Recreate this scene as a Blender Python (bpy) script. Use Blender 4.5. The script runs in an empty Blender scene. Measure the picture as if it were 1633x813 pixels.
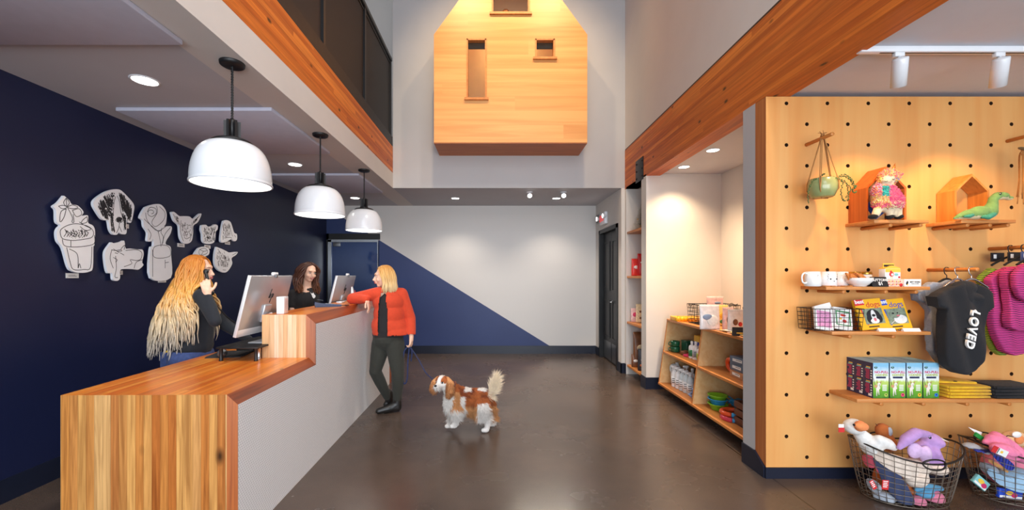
import bpy, bmesh, math, random
from mathutils import Vector, Matrix, noise
PI = math.pi
SC = bpy.context.scene
COL = SC.collection
H = 1.45                       # camera height
F = 650.0                      # focal length in pixels of the 1633 px wide frame

# ---------------------------------------------------------------- camera
cam_d = bpy.data.cameras.new('camera')
cam = bpy.data.objects.new('camera', cam_d)
COL.objects.link(cam)
cam.location = (0, 0, H)
cam.rotation_euler = (PI / 2, 0, 0)
cam_d.sensor_fit = 'HORIZONTAL'
cam_d.sensor_width = 36.0
cam_d.lens = 36.0 * F / 1633.0
cam_d.shift_x = (816.5 - 789.0) / 1633.0
cam_d.shift_y = (440.0 - 406.5) / 1633.0
cam_d.clip_start = 0.05
SC.camera = cam

# ---------------------------------------------------------------- exposure
vs = SC.view_settings
SC.display_settings.display_device = 'sRGB'
vs.view_transform = 'Standard'
vs.look = 'None'
vs.gamma = 1.0
vs.exposure = 0.45
vs.use_curve_mapping = False

# ---------------------------------------------------------------- world: daylight through the open shop front
w = bpy.data.worlds.new('daylight')
SC.world = w
w.use_nodes = True
bgn = w.node_tree.nodes['Background']
bgn.inputs[0].default_value = (0.80, 0.90, 1.0, 1)
bgn.inputs[1].default_value = 0.9

def s2l(c):
    c = c / 255.0
    return c / 12.92 if c <= 0.04045 else ((c + 0.055) / 1.055) ** 2.4
def rgb(r, g, b):
    return (s2l(r), s2l(g), s2l(b), 1.0)

def light(name, kind, loc, energy, color=(1, 1, 1), target=None, size=0.1, size_y=None, spot=60, blend=0.5, shape=None):
    d = bpy.data.lights.new(name, kind)
    d.energy = energy
    d.color = color
    if kind == 'AREA':
        d.size = size
        if size_y:
            d.shape = 'RECTANGLE'; d.size_y = size_y
    else:
        d.shadow_soft_size = size
    if kind == 'SPOT':
        d.spot_size = math.radians(spot); d.spot_blend = blend
    o = bpy.data.objects.new(name, d)
    COL.objects.link(o)
    o.location = loc
    if target is not None:
        o.rotation_euler = (Vector(target) - Vector(loc)).to_track_quat('-Z', 'Y').to_euler()
    return o

WARM = (1.0, 0.72, 0.42)
SOFT = (1.0, 0.88, 0.74)
# the glazed shop front behind the camera and the high window over it
light('shopfront_daylight', 'AREA', (0.6, -3.3, 1.6), 260, (0.86, 0.93, 1.0), (0.6, 5, 1.3), 6.5, 2.6)
light('upper_window_daylight', 'AREA', (0.2, -3.2, 5.0), 70, (0.94, 0.95, 1.0), (0.2, 6, 3.6), 3.2, 2.6)
# atrium spots aimed at the wooden playhouse and the tall walls
light('atrium_spot', 'SPOT', (-0.5, 3.7, 6.6), 240, WARM, (-0.1, 5.5, 4.5), 0.08, spot=70, blend=0.9)
light('atrium_spot', 'SPOT', (1.0, 3.7, 6.6), 240, WARM, (0.6, 5.5, 4.5), 0.08, spot=70, blend=0.9)
light('atrium_spot', 'SPOT', (1.3, 1.2, 6.6), 420, (1.0, 0.95, 0.88), (-0.9, 3.6, 0.0), 0.3, spot=80, blend=0.9)

# ---------------------------------------------------------------- materials
def new_mat(name):
    m = bpy.data.materials.new(name)
    m.use_nodes = True
    return m, m.node_tree, m.node_tree.nodes['Principled BSDF']

def mat(name, col, rough=0.5, metal=0.0, var=0.06, scale=14.0, bump=0.0, bscale=60.0, emit=0.0, alpha=None, trans=0.0,
        sheen=0.0, coat=0.0, spec=None, ecol=None, detail=3.0):
    """plain procedural material: the colour with a slight noise variation, optional fine bump"""
    m, nt, b = new_mat(name)
    N, L = nt.nodes, nt.links
    tc = N.new('ShaderNodeTexCoord')
    if var > 0:
        nz = N.new('ShaderNodeTexNoise'); nz.inputs['Scale'].default_value = scale; nz.inputs['Detail'].default_value = detail
        L.new(tc.outputs['Object'], nz.inputs['Vector'])
        cr = N.new('ShaderNodeValToRGB')
        c = rgb(*col)
        cr.color_ramp.elements[0].position = 0.25; cr.color_ramp.elements[1].position = 0.75
        cr.color_ramp.elements[0].color = tuple(v * (1 - var * 1.6) for v in c[:3]) + (1,)
        cr.color_ramp.elements[1].color = tuple(min(1, v * (1 + var * 1.6)) for v in c[:3]) + (1,)
        L.new(nz.outputs['Fac'], cr.inputs[0]); L.new(cr.outputs[0], b.inputs['Base Color'])
    else:
        b.inputs['Base Color'].default_value = rgb(*col)
    b.inputs['Roughness'].default_value = rough
    b.inputs['Metallic'].default_value = metal
    if spec is not None: b.inputs['Specular IOR Level'].default_value = spec
    if sheen: b.inputs['Sheen Weight'].default_value = sheen
    if coat:
        b.inputs['Coat Weight'].default_value = coat; b.inputs['Coat Roughness'].default_value = 0.1
    if trans: b.inputs['Transmission Weight'].default_value = trans
    if alpha is not None: b.inputs['Alpha'].default_value = alpha
    if emit:
        b.inputs['Emission Color'].default_value = rgb(*(ecol or col)); b.inputs['Emission Strength'].default_value = emit
    if bump:
        n2 = N.new('ShaderNodeTexNoise'); n2.inputs['Scale'].default_value = bscale; n2.inputs['Detail'].default_value = 4
        L.new(tc.outputs['Object'], n2.inputs['Vector'])
        bp = N.new('ShaderNodeBump'); bp.inputs['Strength'].default_value = bump; bp.inputs['Distance'].default_value = 0.01
        L.new(n2.outputs['Fac'], bp.inputs['Height']); L.new(bp.outputs[0], b.inputs['Normal'])
    return m

def wood(name, cols, grain='Y', strip=None, sw=0.045, rough=0.35, gs=1.0, dark=0.35, knots=0.0, coat=0.0, board=None, seed=0.0):
    """boards: grain runs along axis `grain`; strips of width sw change tone along axis `strip`"""
    m, nt, b = new_mat(name)
    N, L = nt.nodes, nt.links
    def nd(t, **k):
        n = N.new(t)
        for a, v in k.items(): setattr(n, a, v)
        return n
    tc = nd('ShaderNodeTexCoord')
    add = nd('ShaderNodeVectorMath', operation='ADD'); add.inputs[1].default_value = (7.31 + seed, 3.17 + seed, 5.77 + seed)
    L.new(tc.outputs['Object'], add.inputs[0])
    sep = nd('ShaderNodeSeparateXYZ'); L.new(add.outputs[0], sep.inputs[0])
    ax = {'X': 0, 'Y': 1, 'Z': 2}
    rnd = None
    if strip:
        dv = nd('ShaderNodeMath', operation='DIVIDE'); dv.inputs[1].default_value = sw
        L.new(sep.outputs[ax[strip]], dv.inputs[0])
        fl = nd('ShaderNodeMath', operation='FLOOR'); L.new(dv.outputs[0], fl.inputs[0])
        idv = fl.outputs[0]
        if board:
            o1 = nd('ShaderNodeTexWhiteNoise', noise_dimensions='1D'); L.new(idv, o1.inputs['W'])
            d2 = nd('ShaderNodeMath', operation='DIVIDE'); d2.inputs[1].default_value = board
            L.new(sep.outputs[ax[grain]], d2.inputs[0])
            a2 = nd('ShaderNodeMath', operation='ADD'); L.new(d2.outputs[0], a2.inputs[0]); L.new(o1.outputs['Value'], a2.inputs[1])
            f2 = nd('ShaderNodeMath', operation='FLOOR'); L.new(a2.outputs[0], f2.inputs[0])
            m3 = nd('ShaderNodeMath', operation='MULTIPLY'); m3.inputs[1].default_value = 17.3; L.new(f2.outputs[0], m3.inputs[0])
            a3 = nd('ShaderNodeMath', operation='ADD'); L.new(m3.outputs[0], a3.inputs[0]); L.new(idv, a3.inputs[1])
            idv = a3.outputs[0]
        wn = nd('ShaderNodeTexWhiteNoise', noise_dimensions='1D'); L.new(idv, wn.inputs['W'])
        rnd = wn.outputs['Value']
    mp = nd('ShaderNodeMapping')
    sc = [26.0 * gs] * 3; sc[ax[grain]] = 1.3 * gs
    mp.inputs['Scale'].default_value = sc
    L.new(add.outputs[0], mp.inputs['Vector'])
    nz = nd('ShaderNodeTexNoise', noise_dimensions='4D'); nz.inputs['Scale'].default_value = 1.0; nz.inputs['Detail'].default_value = 5; nz.inputs['Distortion'].default_value = 1.2
    L.new(mp.outputs[0], nz.inputs['Vector'])
    if rnd is not None:
        ml = nd('ShaderNodeMath', operation='MULTIPLY'); ml.inputs[1].default_value = 40.0; L.new(rnd, ml.inputs[0]); L.new(ml.outputs[0], nz.inputs['W'])
    cr = nd('ShaderNodeValToRGB')
    els = cr.color_ramp.elements
    n = len(cols)
    els[0].position = 0.0; els[0].color = rgb(*cols[0])
    els[1].position = 1.0; els[1].color = rgb(*cols[-1])
    for i in range(1, n - 1):
        e = els.new(i / (n - 1)); e.color = rgb(*cols[i])
    if rnd is not None:
        L.new(rnd, cr.inputs[0])
    else:
        n3 = nd('ShaderNodeTexNoise'); n3.inputs['Scale'].default_value = 2.2
        mp3 = nd('ShaderNodeMapping'); s3 = [1.6] * 3; s3[ax[grain]] = 0.3; mp3.inputs['Scale'].default_value = s3
        L.new(add.outputs[0], mp3.inputs['Vector']); L.new(mp3.outputs[0], n3.inputs['Vector'])
        L.new(n3.outputs['Fac'], cr.inputs[0])
    g = nd('ShaderNodeValToRGB'); g.color_ramp.elements[0].position = 0.33; g.color_ramp.elements[1].position = 0.62
    v = 1 - dark
    g.color_ramp.elements[0].color = (v, v * 0.86, v * 0.74, 1); g.color_ramp.elements[1].color = (1, 1, 1, 1)
    L.new(nz.outputs['Fac'], g.inputs[0])
    mx = nd('ShaderNodeMix', data_type='RGBA', blend_type='MULTIPLY'); mx.inputs[0].default_value = 1.0
    L.new(cr.outputs[0], mx.inputs[6]); L.new(g.outputs[0], mx.inputs[7])
    out = mx.outputs[2]
    if knots:
        vo = nd('ShaderNodeTexVoronoi'); vo.inputs['Scale'].default_value = 1.0
        mk = nd('ShaderNodeMapping'); sk = [6.5] * 3; sk[ax[grain]] = 3.2; mk.inputs['Scale'].default_value = sk
        L.new(add.outputs[0], mk.inputs['Vector']); L.new(mk.outputs[0], vo.inputs['Vector'])
        lt = nd('ShaderNodeMapRange'); lt.inputs[1].default_value = 0.05; lt.inputs[2].default_value = 0.13 * knots; lt.inputs[3].default_value = 0.12; lt.inputs[4].default_value = 1.0
        L.new(vo.outputs['Distance'], lt.inputs[0])
        m2 = nd('ShaderNodeMix', data_type='RGBA', blend_type='MULTIPLY'); m2.inputs[0].default_value = 1.0
        L.new(out, m2.inputs[6]); L.new(lt.outputs[0], m2.inputs[7])
        out = m2.outputs[2]
    if strip:
        fr = nd('ShaderNodeMath', operation='FRACT'); L.new(dv.outputs[0], fr.inputs[0])
        e1 = nd('ShaderNodeMath', operation='GREATER_THAN'); e1.inputs[1].default_value = 0.0012 / sw; L.new(fr.outputs[0], e1.inputs[0])
        e2 = nd('ShaderNodeMapRange'); e2.inputs[3].default_value = 0.55; e2.inputs[4].default_value = 1.0; L.new(e1.outputs[0], e2.inputs[0])
        m4 = nd('ShaderNodeMix', data_type='RGBA', blend_type='MULTIPLY'); m4.inputs[0].default_value = 1.0
        L.new(out, m4.inputs[6]); L.new(e2.outputs[0], m4.inputs[7]); out = m4.outputs[2]
    L.new(out, b.inputs['Base Color'])
    b.inputs['Roughness'].default_value = rough
    if coat:
        b.inputs['Coat Weight'].default_value = coat; b.inputs['Coat Roughness'].default_value = 0.18
    return m

# ---------------------------------------------------------------- object helpers
def link(o, parent=None):
    COL.objects.link(o)
    if parent is not None: o.parent = parent
    return o

def tag(o, label=None, cat=None, group=None, kind=None):
    if label: o['label'] = label
    if cat: o['category'] = cat
    if group: o['group'] = group
    if kind: o['kind'] = kind
    return o

def empty(name, loc=(0, 0, 0), rz=0.0, label=None, cat=None, group=None):
    o = bpy.data.objects.new(name, None)
    o.empty_display_size = 0.05
    COL.objects.link(o)
    o.location = loc; o.rotation_euler = (0, 0, rz)
    return tag(o, label, cat, group)

def kids(o):
    return [c for c in COL.objects if c.parent is o]

def dup(root, loc, rot=None, label=None, group=None, scale=None):
    r = root.copy(); COL.objects.link(r); r.location = loc
    if rot is not None: r.rotation_euler = rot if not isinstance(rot, (int, float)) else (0, 0, rot)
    if scale is not None: r.scale = (scale,) * 3 if isinstance(scale, (int, float)) else scale
    if label: r['label'] = label
    if group: r['group'] = group
    for ch in kids(root):
        c = ch.copy(); COL.objects.link(c); c.parent = r
        for g in kids(ch):
            d = g.copy(); COL.objects.link(d); d.parent = c
    return r

class MB:
    """collects shapes into one mesh; mats picked by material object"""
    def __init__(s):
        s.v = []; s.f = []; s.fm = []; s.mats = []; s.sm = []
        s.mi = 0; s.smooth = False
    def m(s, mt, smooth=None):
        if mt not in s.mats: s.mats.append(mt)
        s.mi = s.mats.index(mt)
        if smooth is not None: s.smooth = smooth
        return s
    def add(s, verts, faces, M=None, smooth=None):
        b = len(s.v)
        s.v.extend([(M @ Vector(p)) for p in verts] if M is not None else [Vector(p) for p in verts])
        for f in faces:
            s.f.append([b + i for i in f]); s.fm.append(s.mi); s.sm.append(s.smooth if smooth is None else smooth)
        return s
    def box(s, x0, x1, y0, y1, z0, z1, M=None):
        v = [(x0, y0, z0), (x1, y0, z0), (x1, y1, z0), (x0, y1, z0), (x0, y0, z1), (x1, y0, z1), (x1, y1, z1), (x0, y1, z1)]
        return s.add(v, [(0, 3, 2, 1), (4, 5, 6, 7), (0, 1, 5, 4), (1, 2, 6, 5), (2, 3, 7, 6), (3, 0, 4, 7)], M, False)
    def bbox(s, x0, x1, y0, y1, z0, z1, r=0.004, M=None):
        """bevelled box"""
        bm = bmesh.new(); bmesh.ops.create_cube(bm, size=1.0)
        for v in bm.verts:
            v.co = Vector(((x0 + x1) / 2 + v.co.x * (x1 - x0), (y0 + y1) / 2 + v.co.y * (y1 - y0), (z0 + z1) / 2 + v.co.z * (z1 - z0)))
        r = min(r, 0.45 * min(x1 - x0, y1 - y0, z1 - z0))
        bmesh.ops.bevel(bm, geom=bm.edges[:], offset=r, segments=2, profile=0.5, affect='EDGES')
        return s.bm(bm, M, True)
    def bm(s, bm, M=None, smooth=None):
        bm.verts.index_update()
        s.add([v.co.copy() for v in bm.verts], [[v.index for v in f.verts] for f in bm.faces], M, smooth)
        bm.free(); return s
    def prism(s, pts, d0, d1, axis='Y', M=None, bevel=0.0):
        """polygon pts (a,b) extruded along axis from d0 to d1. axis Y: (x,z); X: (y,z); Z: (x,y)"""
        def P3(a, b, d): return {'Y': (a, d, b), 'X': (d, a, b), 'Z': (a, b, d)}[axis]
        n = len(pts)
        ar = sum(pts[i][0] * pts[(i + 1) % n][1] - pts[(i + 1) % n][0] * pts[i][1] for i in range(n))
        if ar < 0: pts = pts[::-1]
        v = [P3(a, b, d0) for a, b in pts] + [P3(a, b, d1) for a, b in pts]
        f = [list(range(n))[::-1], list(range(n, 2 * n))] + [[i, (i + 1) % n, n + (i + 1) % n, n + i] for i in range(n)]
        if (axis == 'Y') != (d1 < d0): f = [q[::-1] for q in f]
        return s.add(v, f, M, False)
    def tube(s, path, r, n=8, closed=False, cap=True, M=None, smooth=True, flat=None):
        """r: number or list of radii; flat=(k, axis vector): squash"""
        pts = [Vector(p) for p in path]; m = len(pts)
        rs = r if isinstance(r, (list, tuple)) else [r] * m
        def tan(i):
            if closed: t = pts[(i + 1) % m] - pts[(i - 1) % m]
            else: t = pts[min(i + 1, m - 1)] - pts[max(i - 1, 0)]
            return t.normalized() if t.length > 1e-9 else Vector((0, 0, 1))
        t0 = tan(0)
        up = Vector((0, 0, 1)) if abs(t0.z) < 0.9 else Vector((0, 1, 0))
        nrm = (up - up.dot(t0) * t0).normalized()
        vs_ = []
        for i in range(m):
            t = tan(i)
            nrm = nrm - nrm.dot(t) * t
            nrm = nrm.normalized() if nrm.length > 1e-6 else t.orthogonal().normalized()
            bn = t.cross(nrm)
            for k in range(n):
                a = 2 * PI * k / n
                off = (nrm * math.cos(a) + bn * math.sin(a)) * rs[i]
                if flat:
                    fa = Vector(flat[1]).normalized(); off = off - fa * off.dot(fa) * (1 - flat[0])
                vs_.append(pts[i] + off)
        f = []
        for i in range(m if closed else m - 1):
            j = (i + 1) % m
            for k in range(n):
                k2 = (k + 1) % n
                f.append((i * n + k, j * n + k, j * n + k2, i * n + k2))
        if cap and not closed:
            f.append(list(range(n))); f.append(list(range((m - 1) * n, m * n))[::-1])
        f = [q[::-1] for q in f]
        return s.add(vs_, f, M, smooth)
    def lathe(s, prof, n=24, center=(0, 0, 0), M=None, smooth=True, a0=0.0, a1=2 * PI, sx=1.0, sy=1.0):
        """prof: list of (r, z) bottom to top"""
        cx, cy, cz = center; full = abs(a1 - a0 - 2 * PI) < 1e-6
        cols_ = n if full else n + 1
        v = []
        for r, z in prof:
            for k in range(cols_):
                a = a0 + (a1 - a0) * k / n
                v.append((cx + r * math.cos(a) * sx, cy + r * math.sin(a) * sy, cz + z))
        f = []
        for i in range(len(prof) - 1):
            for k in range(n):
                k2 = (k + 1) % cols_
                f.append((i * cols_ + k, i * cols_ + k2, (i + 1) * cols_ + k2, (i + 1) * cols_ + k))
        if full:
            if prof[0][0] > 1e-5: f.append(list(range(cols_))[::-1])
            if prof[-1][0] > 1e-5: f.append(list(range((len(prof) - 1) * cols_, len(prof) * cols_)))
        return s.add(v, f, M, smooth)
    def ell(s, c, r, seg=16, rings=10, M=None, rot=None):
        if isinstance(r, (int, float)): r = (r, r, r)
        v = [(0, 0, r[2])]
        for i in range(1, rings):
            t = PI * i / rings
            for k in range(seg):
                a = 2 * PI * k / seg
                v.append((r[0] * math.sin(t) * math.cos(a), r[1] * math.sin(t) * math.sin(a), r[2] * math.cos(t)))
        v.append((0, 0, -r[2]))
        f = [(0, 1 + k, 1 + (k + 1) % seg) for k in range(seg)]
        for i in range(rings - 2):
            b = 1 + i * seg
            for k in range(seg):
                k2 = (k + 1) % seg
                f.append((b + k, b + seg + k, b + seg + k2, b + k2))
        l = len(v) - 1; b = 1 + (rings - 2) * seg
        f += [(l, b + (k + 1) % seg, b + k) for k in range(seg)]
        T = Matrix.Translation(Vector(c))
        if rot is not None: T = T @ rot
        if M is not None: T = M @ T
        return s.add(v, f, T, True)
    def torus(s, c, R, r, n=24, k=8, M=None, rot=None, sx=1.0, sy=1.0):
        path = [(R * sx * math.cos(2 * PI * i / n), R * sy * math.sin(2 * PI * i / n), 0) for i in range(n)]
        T = Matrix.Translation(Vector(c))
        if rot is not None: T = T @ rot
        if M is not None: T = M @ T
        return s.tube(path, r, k, closed=True, M=T)
    def build(s, name, parent=None, loc=None, rot=None, label=None, cat=None, group=None, kind=None):
        me = bpy.data.meshes.new(name)
        me.from_pydata([tuple(p) for p in s.v], [], s.f)
        for mt in s.mats: me.materials.append(mt)
        me.polygons.foreach_set('material_index', s.fm)
        me.polygons.foreach_set('use_smooth', s.sm)
        me.update()
        o = bpy.data.objects.new(name, me)
        link(o, parent)
        if loc is not None: o.location = loc
        if rot is not None: o.rotation_euler = rot
        return tag(o, label, cat, group, kind)

def mesh_of(ob):
    dg = bpy.context.evaluated_depsgraph_get()
    return bpy.data.meshes.new_from_object(ob.evaluated_get(dg))

def blob(name, fill, voxel=0.012, smooth=4, mats=(), parent=None, loc=None, rot=None, pick=None, sub=0, deform=None):
    """closed shapes put into an MB by fill(mb) are fused into one continuous skin (voxel remesh, then smoothed)"""
    mb = MB(); fill(mb)
    me = bpy.data.meshes.new(name + '_raw')
    me.from_pydata([tuple(p) for p in mb.v], [], mb.f)
    t = bpy.data.objects.new(name + '_raw', me); COL.objects.link(t)
    r = t.modifiers.new('r', 'REMESH'); r.mode = 'VOXEL'; r.voxel_size = voxel
    if smooth:
        sm = t.modifiers.new('s', 'SMOOTH'); sm.factor = 0.5; sm.iterations = smooth
    bpy.context.view_layer.update()
    out = mesh_of(t)
    bpy.data.objects.remove(t); bpy.data.meshes.remove(me)
    out.name = name
    out.materials.clear()
    for mt in mats: out.materials.append(mt)
    if deform:
        for v in out.vertices: v.co = deform(v.co.copy())
    for p in out.polygons:
        p.use_smooth = True
        if pick: p.material_index = pick(p.center, p.normal)
    o = bpy.data.objects.new(name, out)
    link(o, parent)
    if loc is not None: o.location = loc
    if rot is not None: o.rotation_euler = rot
    return o

def cap(mb, p0, p1, r0, r1, n=14, k=None):
    """tapered capsule from p0 to p1"""
    p0, p1 = Vector(p0), Vector(p1); d = p1 - p0; L_ = d.length
    q = d.to_track_quat('Z', 'Y').to_matrix().to_4x4() if L_ > 1e-6 else Matrix()
    prof = []
    for i in range(0, 6): a = -PI / 2 + PI / 2 * i / 6; prof.append((r0 * math.cos(a) + 1e-6, r0 * math.sin(a)))
    prof.append((r0, 0)); prof.append((r1, L_))
    for i in range(1, 7): a = PI / 2 * i / 6; prof.append((r1 * math.cos(a) + 1e-6, L_ + r1 * math.sin(a)))
    mb.lathe(prof, n, M=Matrix.Translation(p0) @ q)

def chain(mb, pts, rs):
    for i in range(len(pts) - 1): cap(mb, pts[i], pts[i + 1], rs[i], rs[i + 1])

def eul(x=0, y=0, z=0):
    from mathutils import Euler
    return Euler((x, y, z)).to_matrix().to_4x4()

def TR(x, y, z, rx=0, ry=0, rz=0):
    return Matrix.Translation((x, y, z)) @ eul(rx, ry, rz)

def text(body, name, size, loc, rot, m, parent=None, ext=0.0004, align='CENTER', shear=0.0, space=1.0, label=None, wt=0.0, line=1.0):
    c = bpy.data.curves.new(name, 'FONT')
    c.body = body; c.size = size; c.extrude = ext; c.align_x = align; c.align_y = 'CENTER'; c.shear = shear
    c.space_character = space; c.offset = wt; c.space_line = line; c.resolution_u = 3
    c.materials.append(m)
    t = bpy.data.objects.new(name, c); COL.objects.link(t)
    bpy.context.view_layer.update()
    me = mesh_of(t); me.name = name
    bpy.data.objects.remove(t); bpy.data.curves.remove(c)
    o = bpy.data.objects.new(name, me)
    link(o, parent); o.location = loc; o.rotation_euler = rot
    if label: o['label'] = label
    return o

def at(x, y, d):
    """world point seen at photo pixel (x, y) at depth d"""
    return Vector(((x - 789) / F * d, d, H - (y - 440) / F * d))
def px(x, d): return (x - 789) / F * d
def pz(y, d): return H - (y - 440) / F * d
# ================================================================ materials of the room
M_wall = mat('warm_white_paint', (214, 208, 202), 0.7, var=0.015, scale=3, bump=0.05, bscale=180)
M_wallc = mat('pale_grey_paint', (184, 182, 182), 0.7, var=0.015, scale=3, bump=0.05, bscale=180)
M_ceil = mat('ceiling_paint', (186, 184, 188), 0.8, var=0.015, scale=3)
M_soffit = mat('soffit_paint', (208, 200, 194), 0.7, var=0.015, scale=3)
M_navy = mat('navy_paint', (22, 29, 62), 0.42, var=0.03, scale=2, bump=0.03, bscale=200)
M_base = mat('navy_rubber_base', (22, 28, 46), 0.38, var=0.05)
M_black = mat('black_metal', (22, 21, 23), 0.45, var=0.1)
M_steel = mat('dark_steel', (42, 38, 38), 0.5, metal=0.3, var=0.1)
M_panel = mat('acoustic_panel_fabric', (190, 190, 206), 0.85, var=0.02)
M_beam = wood('fir_beam', [(206, 104, 30), (224, 122, 40), (194, 92, 22), (230, 132, 48)], 'Y', 'Z', 0.042, rough=0.5, dark=0.35, knots=0.9, board=3.1)
M_ply = wood('birch_ply_face', [(218, 158, 92), (228, 170, 102), (210, 148, 82)], 'Z', None, rough=0.42, gs=0.28, dark=0.05)
M_ply_e = wood('ply_edge', [(196, 122, 66), (182, 106, 52)], 'Z', 'Y', 0.012, rough=0.5, dark=0.2)
M_shelfply = wood('pale_ply', [(226, 190, 138), (216, 176, 122)], 'Y', None, rough=0.45, gs=0.6, dark=0.08)
M_edge = wood('shelf_edge', [(216, 144, 74), (200, 124, 58)], 'Y', None, rough=0.45, gs=1.0, dark=0.2)
M_edgeX = wood('shelf_board', [(214, 148, 84), (202, 132, 70)], 'X', None, rough=0.45, gs=1.0, dark=0.15)
M_glow = mat('lamp_glow', (255, 250, 240), 0.5, var=0, emit=9.0)
M_white = mat('white_enamel', (232, 234, 238), 0.25, var=0.01, coat=0.3)
M_chrome = mat('chrome', (205, 208, 212), 0.14, metal=1.0, var=0.02)
M_grey = mat('grey_metal', (128, 130, 134), 0.35, metal=0.7, var=0.03)

# concrete floor, polished dark brown with joints
def floor_mat():
    m, nt, b = new_mat('polished_concrete')
    N, L = nt.nodes, nt.links
    tc = N.new('ShaderNodeTexCoord')
    n1 = N.new('ShaderNodeTexNoise'); n1.inputs['Scale'].default_value = 0.9; n1.inputs['Detail'].default_value = 8; n1.inputs['Roughness'].default_value = 0.6
    L.new(tc.outputs['Object'], n1.inputs['Vector'])
    cr = N.new('ShaderNodeValToRGB')
    cr.color_ramp.elements[0].position = 0.3; cr.color_ramp.elements[0].color = rgb(70, 60, 54)
    cr.color_ramp.elements[1].position = 0.72; cr.color_ramp.elements[1].color = rgb(96, 80, 70)
    L.new(n1.outputs['Fac'], cr.inputs[0])
    n2 = N.new('ShaderNodeTexNoise'); n2.inputs['Scale'].default_value = 160; n2.inputs['Detail'].default_value = 2
    L.new(tc.outputs['Object'], n2.inputs['Vector'])
    mr = N.new('ShaderNodeMapRange'); mr.inputs[1].default_value = 0.3; mr.inputs[2].default_value = 0.7; mr.inputs[3].default_value = 0.88; mr.inputs[4].default_value = 1.06
    L.new(n2.outputs['Fac'], mr.inputs[0])
    mx = N.new('ShaderNodeMix'); mx.data_type = 'RGBA'; mx.blend_type = 'MULTIPLY'; mx.inputs[0].default_value = 1
    L.new(cr.outputs[0], mx.inputs[6]); L.new(mr.outputs[0], mx.inputs[7])
    # saw-cut joints at x = 1.99 and y = 4.575
    sep = N.new('ShaderNodeSeparateXYZ'); L.new(tc.outputs['Object'], sep.inputs[0])
    wob = N.new('ShaderNodeTexNoise'); wob.inputs['Scale'].default_value = 14; L.new(tc.outputs['Object'], wob.inputs['Vector'])
    prev = None
    for ax_, val in ((0, 1.99), (1, 4.575)):
        a = N.new('ShaderNodeMath'); a.operation = 'SUBTRACT'; a.inputs[1].default_value = val; L.new(sep.outputs[ax_], a.inputs[0])
        c = N.new('ShaderNodeMath'); c.operation = 'ABSOLUTE'; L.new(a.outputs[0], c.inputs[0])
        wm = N.new('ShaderNodeMapRange'); wm.inputs[3].default_value = 0.001; wm.inputs[4].default_value = 0.007; L.new(wob.outputs['Fac'], wm.inputs[0])
        g = N.new('ShaderNodeMath'); g.operation = 'LESS_THAN'; L.new(c.outputs[0], g.inputs[0]); L.new(wm.outputs[0], g.inputs[1])
        if prev is None: prev = g
        else:
            q = N.new('ShaderNodeMath'); q.operation = 'MAXIMUM'; L.new(prev.outputs[0], q.inputs[0]); L.new(g.outputs[0], q.inputs[1]); prev = q
    m2 = N.new('ShaderNodeMix'); m2.data_type = 'RGBA'
    L.new(prev.outputs[0], m2.inputs[0]); L.new(mx.outputs[2], m2.inputs[6]); m2.inputs[7].default_value = rgb(26, 20, 18)
    L.new(m2.outputs[2], b.inputs['Base Color'])
    n3 = N.new('ShaderNodeTexNoise'); n3.inputs['Scale'].default_value = 1.6; n3.inputs['Detail'].default_value = 5
    L.new(tc.outputs['Object'], n3.inputs['Vector'])
    r = N.new('ShaderNodeMapRange'); r.inputs[3].default_value = 0.16; r.inputs[4].default_value = 0.36; L.new(n3.outputs['Fac'], r.inputs[0])
    L.new(r.outputs[0], b.inputs['Roughness'])
    bp = N.new('ShaderNodeBump'); bp.inputs['Strength'].default_value = 0.04; bp.inputs['Distance'].default_value = 0.004
    L.new(n1.outputs['Fac'], bp.inputs['Height']); L.new(bp.outputs[0], b.inputs['Normal'])
    return m
M_floor = floor_mat()

# two-tone back wall: navy below a slanting line
def back_mat():
    m, nt, b = new_mat('two_tone_wall_paint')
    N, L = nt.nodes, nt.links
    tc = N.new('ShaderNodeTexCoord'); sep = N.new('ShaderNodeSeparateXYZ'); L.new(tc.outputs['Object'], sep.inputs[0])
    a = N.new('ShaderNodeMath'); a.operation = 'MULTIPLY_ADD'; a.inputs[1].default_value = 0.62; a.inputs[2].default_value = -0.782
    L.new(sep.outputs[0], a.inputs[0])
    s_ = N.new('ShaderNodeMath'); s_.operation = 'ADD'; L.new(a.outputs[0], s_.inputs[0]); L.new(sep.outputs[2], s_.inputs[1])
    g = N.new('ShaderNodeMath'); g.operation = 'GREATER_THAN'; g.inputs[1].default_value = 0.0; L.new(s_.outputs[0], g.inputs[0])
    nz = N.new('ShaderNodeTexNoise'); nz.inputs['Scale'].default_value = 2.5; L.new(tc.outputs['Object'], nz.inputs['Vector'])
    m2 = N.new('ShaderNodeMix'); m2.data_type = 'RGBA'; L.new(nz.outputs['Fac'], m2.inputs[0]); m2.inputs[6].default_value = rgb(40, 56, 104); m2.inputs[7].default_value = rgb(45, 62, 112)  # navy lighter than on the left wall: glare put into the colour
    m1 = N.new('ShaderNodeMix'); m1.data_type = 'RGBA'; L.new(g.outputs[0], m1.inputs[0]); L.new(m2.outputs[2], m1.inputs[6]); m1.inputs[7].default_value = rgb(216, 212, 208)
    L.new(m1.outputs[2], b.inputs['Base Color'])
    b.inputs['Roughness'].default_value = 0.5
    return m
M_back = back_mat()

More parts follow.
